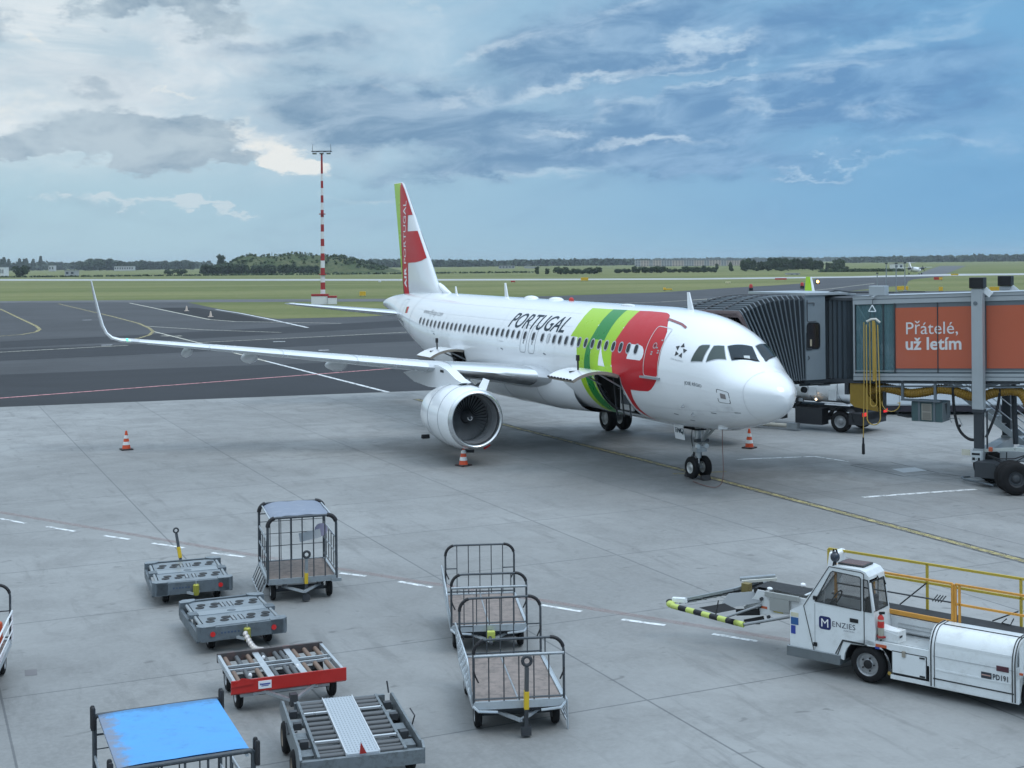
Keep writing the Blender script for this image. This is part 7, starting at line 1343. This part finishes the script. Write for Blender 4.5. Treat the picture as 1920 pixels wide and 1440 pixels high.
mb = MB(); mb.pipe([(-.20, 0, 5.30), (-.05, 0, 5.38), (.12, 0, 5.40), (.27, 0, 5.28)], .04, M('rope_white', (.62, .60, .54), .6), 8); mb.build('sling', hook, smooth=60); mb = MB(); q = [V((-.13, 0, 5.66)), V((.13, 0, 5.66)), V((0, 0, 5.88))]
for a, b in zip(q, q[1:] + q[:1]): mb.tube(a, b, .018, white_paint, 6)
mb.tube((0, 0, 5.88), (0, .1, 6.12), .014, bg_d, 6); mb.tube((-.1, 0, 5.4), (-.06, 0, 5.66), .012, bg_d, 5); mb.tube((.1, 0, 5.4), (.06, 0, 5.66), .012, bg_d, 5); mb.build('hook_triangle', hook); MB().bar((0, -.02, 6.14), (0, .5, 6.18), .08, .08, bg_l).build('hoist_arm', hook, smooth=0)
# service stairs down to the apron on the far side
st = thing('service_stairs', 'aluminium service stairs going down behind the bridge column', 'stairs', B0 + bx * 2.3 + by * 3.0, BA); P0, P1 = V((0, 0, 3.05)), V((3.9, 0, .05))
for y in (0, .9):
    MB().bar(P0 + V((0, y, 0)), P1 + V((0, y, 0)), .05, .20, cart_al).build('stringer', st, smooth=0)
    mb = MB()
    for h in (.5, 1.0): mb.tube(P0 + V((0, y, h)), P1 + V((0, y, h)), .022, cart_al, 7)
    for k in range(5): p = P0.lerp(P1, k / 4) + V((0, y, 0)); mb.tube(p, p + V((0, 0, 1.0)), .02, cart_al, 7)
    mb.build('handrail', st)
for k in range(13): p = P0.lerp(P1, (k + .5) / 13); MB().box(p + V((0, .45, .03)), (.25, .84, .03), steel).build('step', st, smooth=0)
# ------------------------------------------------------------------ vehicles beyond the bridge
TA = atan2(-.65, .76); tk = thing('tank_truck', 'tank truck with a silver tank and red tail lamps standing behind the nose', 'truck', (14.9, 56.3, 0), TA); silver = M('tank_silver', (.76, .78, .79), .3, .2, var=.06, scale=2); chas = M('truck_chassis', (.018, .02, .024), .6, var=.2)
mb = MB(); rows = []                                                # local x: rearwards (0 at the rear), y away
for x, k in ((-.45, .0), (-.46, .6), (-.52, .9), (-.62, 1.0), (-5.6, 1.0), (-5.75, .85), (-5.8, 0)): rows.append([(x, 1.15 + 1.12 * max(k, .01) * cos(2 * pi * j / 28), 1.95 + .78 * max(k, .01) * sin(2 * pi * j / 28)) for j in range(28)])
mb.grid(rows, silver, cu=True); tank = mb.build('tank', tk, smooth=50); mb = MB()
for x in (-1.2, -2.6, -4.0, -5.2): mb.pipe([(x, 1.15 + 1.14 * cos(2 * pi * j / 28), 1.95 + .80 * sin(2 * pi * j / 28)) for j in range(29)], .02, steel, 5)
mb.build('tank_band', tank); MB().box((-2.2, .03, 2.05), (.55, .02, .12), M('plate_navy', (.02, .03, .08), .5)).box((-2.4, .05, 1.72), (.4, .02, .38), M('plate_pale', (.5, .52, .53), .5)).box((-1.45, .06, 1.62), (.36, .02, .5), M('plate_pale', (.5, .52, .53), .5)).build('plate', tank, smooth=0)
mb = MB(); mb.box((-3.4, 1.15, .95), (6.6, 1.0, .22), chas).box((-2.6, .35, .62), (1.3, .6, .72), chas).box((-.35, 1.15, .62), (.7, 2.2, .5), chas).box((-.05, 1.15, .75), (.10, 2.3, .35), chas).box((-4.6, .3, .7), (1.4, .5, .6), chas); mb.grid([[( -1.1 + .62 * cos(R(a)), y, .48 + .62 * sin(R(a))) for a in range(0, 181, 15)] for y in (.0, .55)], chas); mb.bar((-1.75, .1, 1.2), (-.6, .1, 1.2), .4, .04, white_paint); mb.build('chassis', tk, smooth=0)
mb = MB(); mb.box((-7.5, 1.15, 1.7), (1.9, 2.3, 2.1), white_paint); cb = mb.build('cab', tk, smooth=0, bevel=.12); MB().box((-7.6, -.01, 2.2), (.9, .02, .7), glass_dark).build('side_window', cb, smooth=0)
for x in (-1.1, -6.6):
    for y in (.18, 2.12): wheel('wheel', tk, (x, y, .47), .47, .30, (0, 1, 0), rim_grey, .58, rubber, 28)
mb = MB()
for x in (-3.4, -3.15): mb.lathe((x, .25, 1.25), (0, -1, .2), [(0, 0), (0, .16), (.06, .16), (.08, .06), (.1, 0)], black, 14); 
mb.bar((-3.6, .2, 1.45), (-3.3, .15, 1.15), .04, .04, white_paint).box((-3.0, .15, 1.3), (.2, .1, .15), steel); mb.build('pump_fitting', tk)
for y in (.12, 2.15): MB().box((.012, y, .84), (.04, .34, .15), EM('tail_lamp' + str(y), (.75, .02, .02), .6)).build('tail_lamp', tk, smooth=0)
MB().lathe((-2.2, .0, 1.38), (0, -1, 0), [(0, .05), (.03, .04), (.03, 0)], EM('work_lamp', (1, .8, .55), 5), 10).build('work_lamp', tk)
MB().tube((-8.0, -.6, .18), (-3.2, -.4, .18), .09, M('hose_cream', (.42, .40, .34), .5), 10).build('suction_hose', tk); MB().box((-3.1, -.4, .2), (.5, .3, .24), steel).build('valve_box', tk, smooth=0)
bus = thing('apron_bus', 'long white vehicle body parked beyond the bridge, seen under the tunnel', 'bus', (17.2, 63.4, 0), R(-4)); L = 13.5
mb = MB(); mb.box((L / 2, 1.4, 1.72), (L, 2.8, 2.6), M('bus_white', (.62, .67, .71), .3, var=.03, coat=.3)); bb = mb.build('body', bus, smooth=0, bevel=.1); MB().box((L / 2, 1.4, .30), (L - .1, 2.7, .3), M('bus_skirt', (.03, .025, .035), .5)).build('skirt', bus, smooth=0)
for k in range(6): MB().box((1.2 + k * 2.2, -.012, 2.2), (1.9, .03, 1.1), glass_dark).build('window', bb, smooth=0)
for x in (1.3, 4.6, 8.6): MB().box((x, -.01, 1.0), (.025, .012, 1.2), M('bus_joint', (.3, .33, .36), .5)).build('panel_joint', bb, smooth=0)
for x in (2.6, 10.6):
    for y in (.2, 2.6): wheel('wheel', bus, (x, y, .42), .42, .28, (0, 1, 0), rim_grey, .58, rubber, 22)
aw2 = white_paint
# propeller aircraft taxiing far away
x, y = at(1724, 600)[:2]; pa = thing('propeller_airplane', 'distant white twin propeller aircraft on the far taxiway, seen from the front', 'airplane', (x, y, 0), R(5)); mb = MB(); mb.ell((0, 6, 2.3), (1.15, 7, 1.25), aw2, 18, 12); mb.build('fuselage', pa, smooth=60); MB().prism([(-8, 0), (8, 0), (8, .12), (-8, .12)], lambda a, b, c: V((a, 5 + c, 3.25 + b)), 0, 1.9, aw2).build('wing', pa, smooth=0); MB().prism([(9, 2.6), (12.6, 2.6), (13, 5.6), (11.6, 5.6)], lambda a, b, c: V((c, a, b)), -.12, .12, aw2).box((0, 12.2, 5.5), (5, 1.2, .12), aw2).build('tail_fin', pa, smooth=0)
MB().box((0, -.4, 2.75), (1.1, .3, .32), glass_dark).build('cockpit_window', pa, smooth=0)
for s in (-1, 1):
    e_ = MB().ell((s * 3.0, 4.6, 2.8), (.5, 1.7, .55), bg_d, 14, 8).build('engine', pa); mb = MB()
    for k in range(4): a = R(20 + 90 * k); mb.bar((s * 3.0, 2.85, 2.8), (s * 3.0 + 1.35 * cos(a), 2.85, 2.8 + 1.35 * sin(a)), .28, .08, black, up=(0, 1, 0))
    mb.build('propeller', e_, smooth=0); MB().tube((s * 3.0, 5, .3), (s * 3.0, 5, 2.4), .12, strut_m).build('gear_leg', pa); wheel('wheel', pa, (s * 3.0, 5, .4), .4, .4, (1, 0, 0), None, .4)
MB().tube((0, .6, .3), (0, .6, 1.4), .1, strut_m).build('gear_leg', pa); wheel('wheel', pa, (0, .6, .32), .32, .3, (1, 0, 0), None, .4)
# ------------------------------------------------------------------ air
hm = bpy.data.materials.new('haze_air'); hm.use_nodes = True; hm.node_tree.nodes.clear(); t = NT(hm.node_tree); ho = t.add('ShaderNodeOutputMaterial'); hv = t.add('ShaderNodeVolumePrincipled'); t.l.new(hv.outputs[0], ho.inputs['Volume'])
hv.inputs['Color'].default_value = (.80, .88, .95, 1); hv.inputs['Density'].default_value = .00010; hv.inputs['Anisotropy'].default_value = .2
hb = MB(); hb.box((0, 2965, 19.5), (12000, 6070, 41.1), hm); ho_ = hb.build('haze', smooth=0); ho_['kind'] = 'stuff'
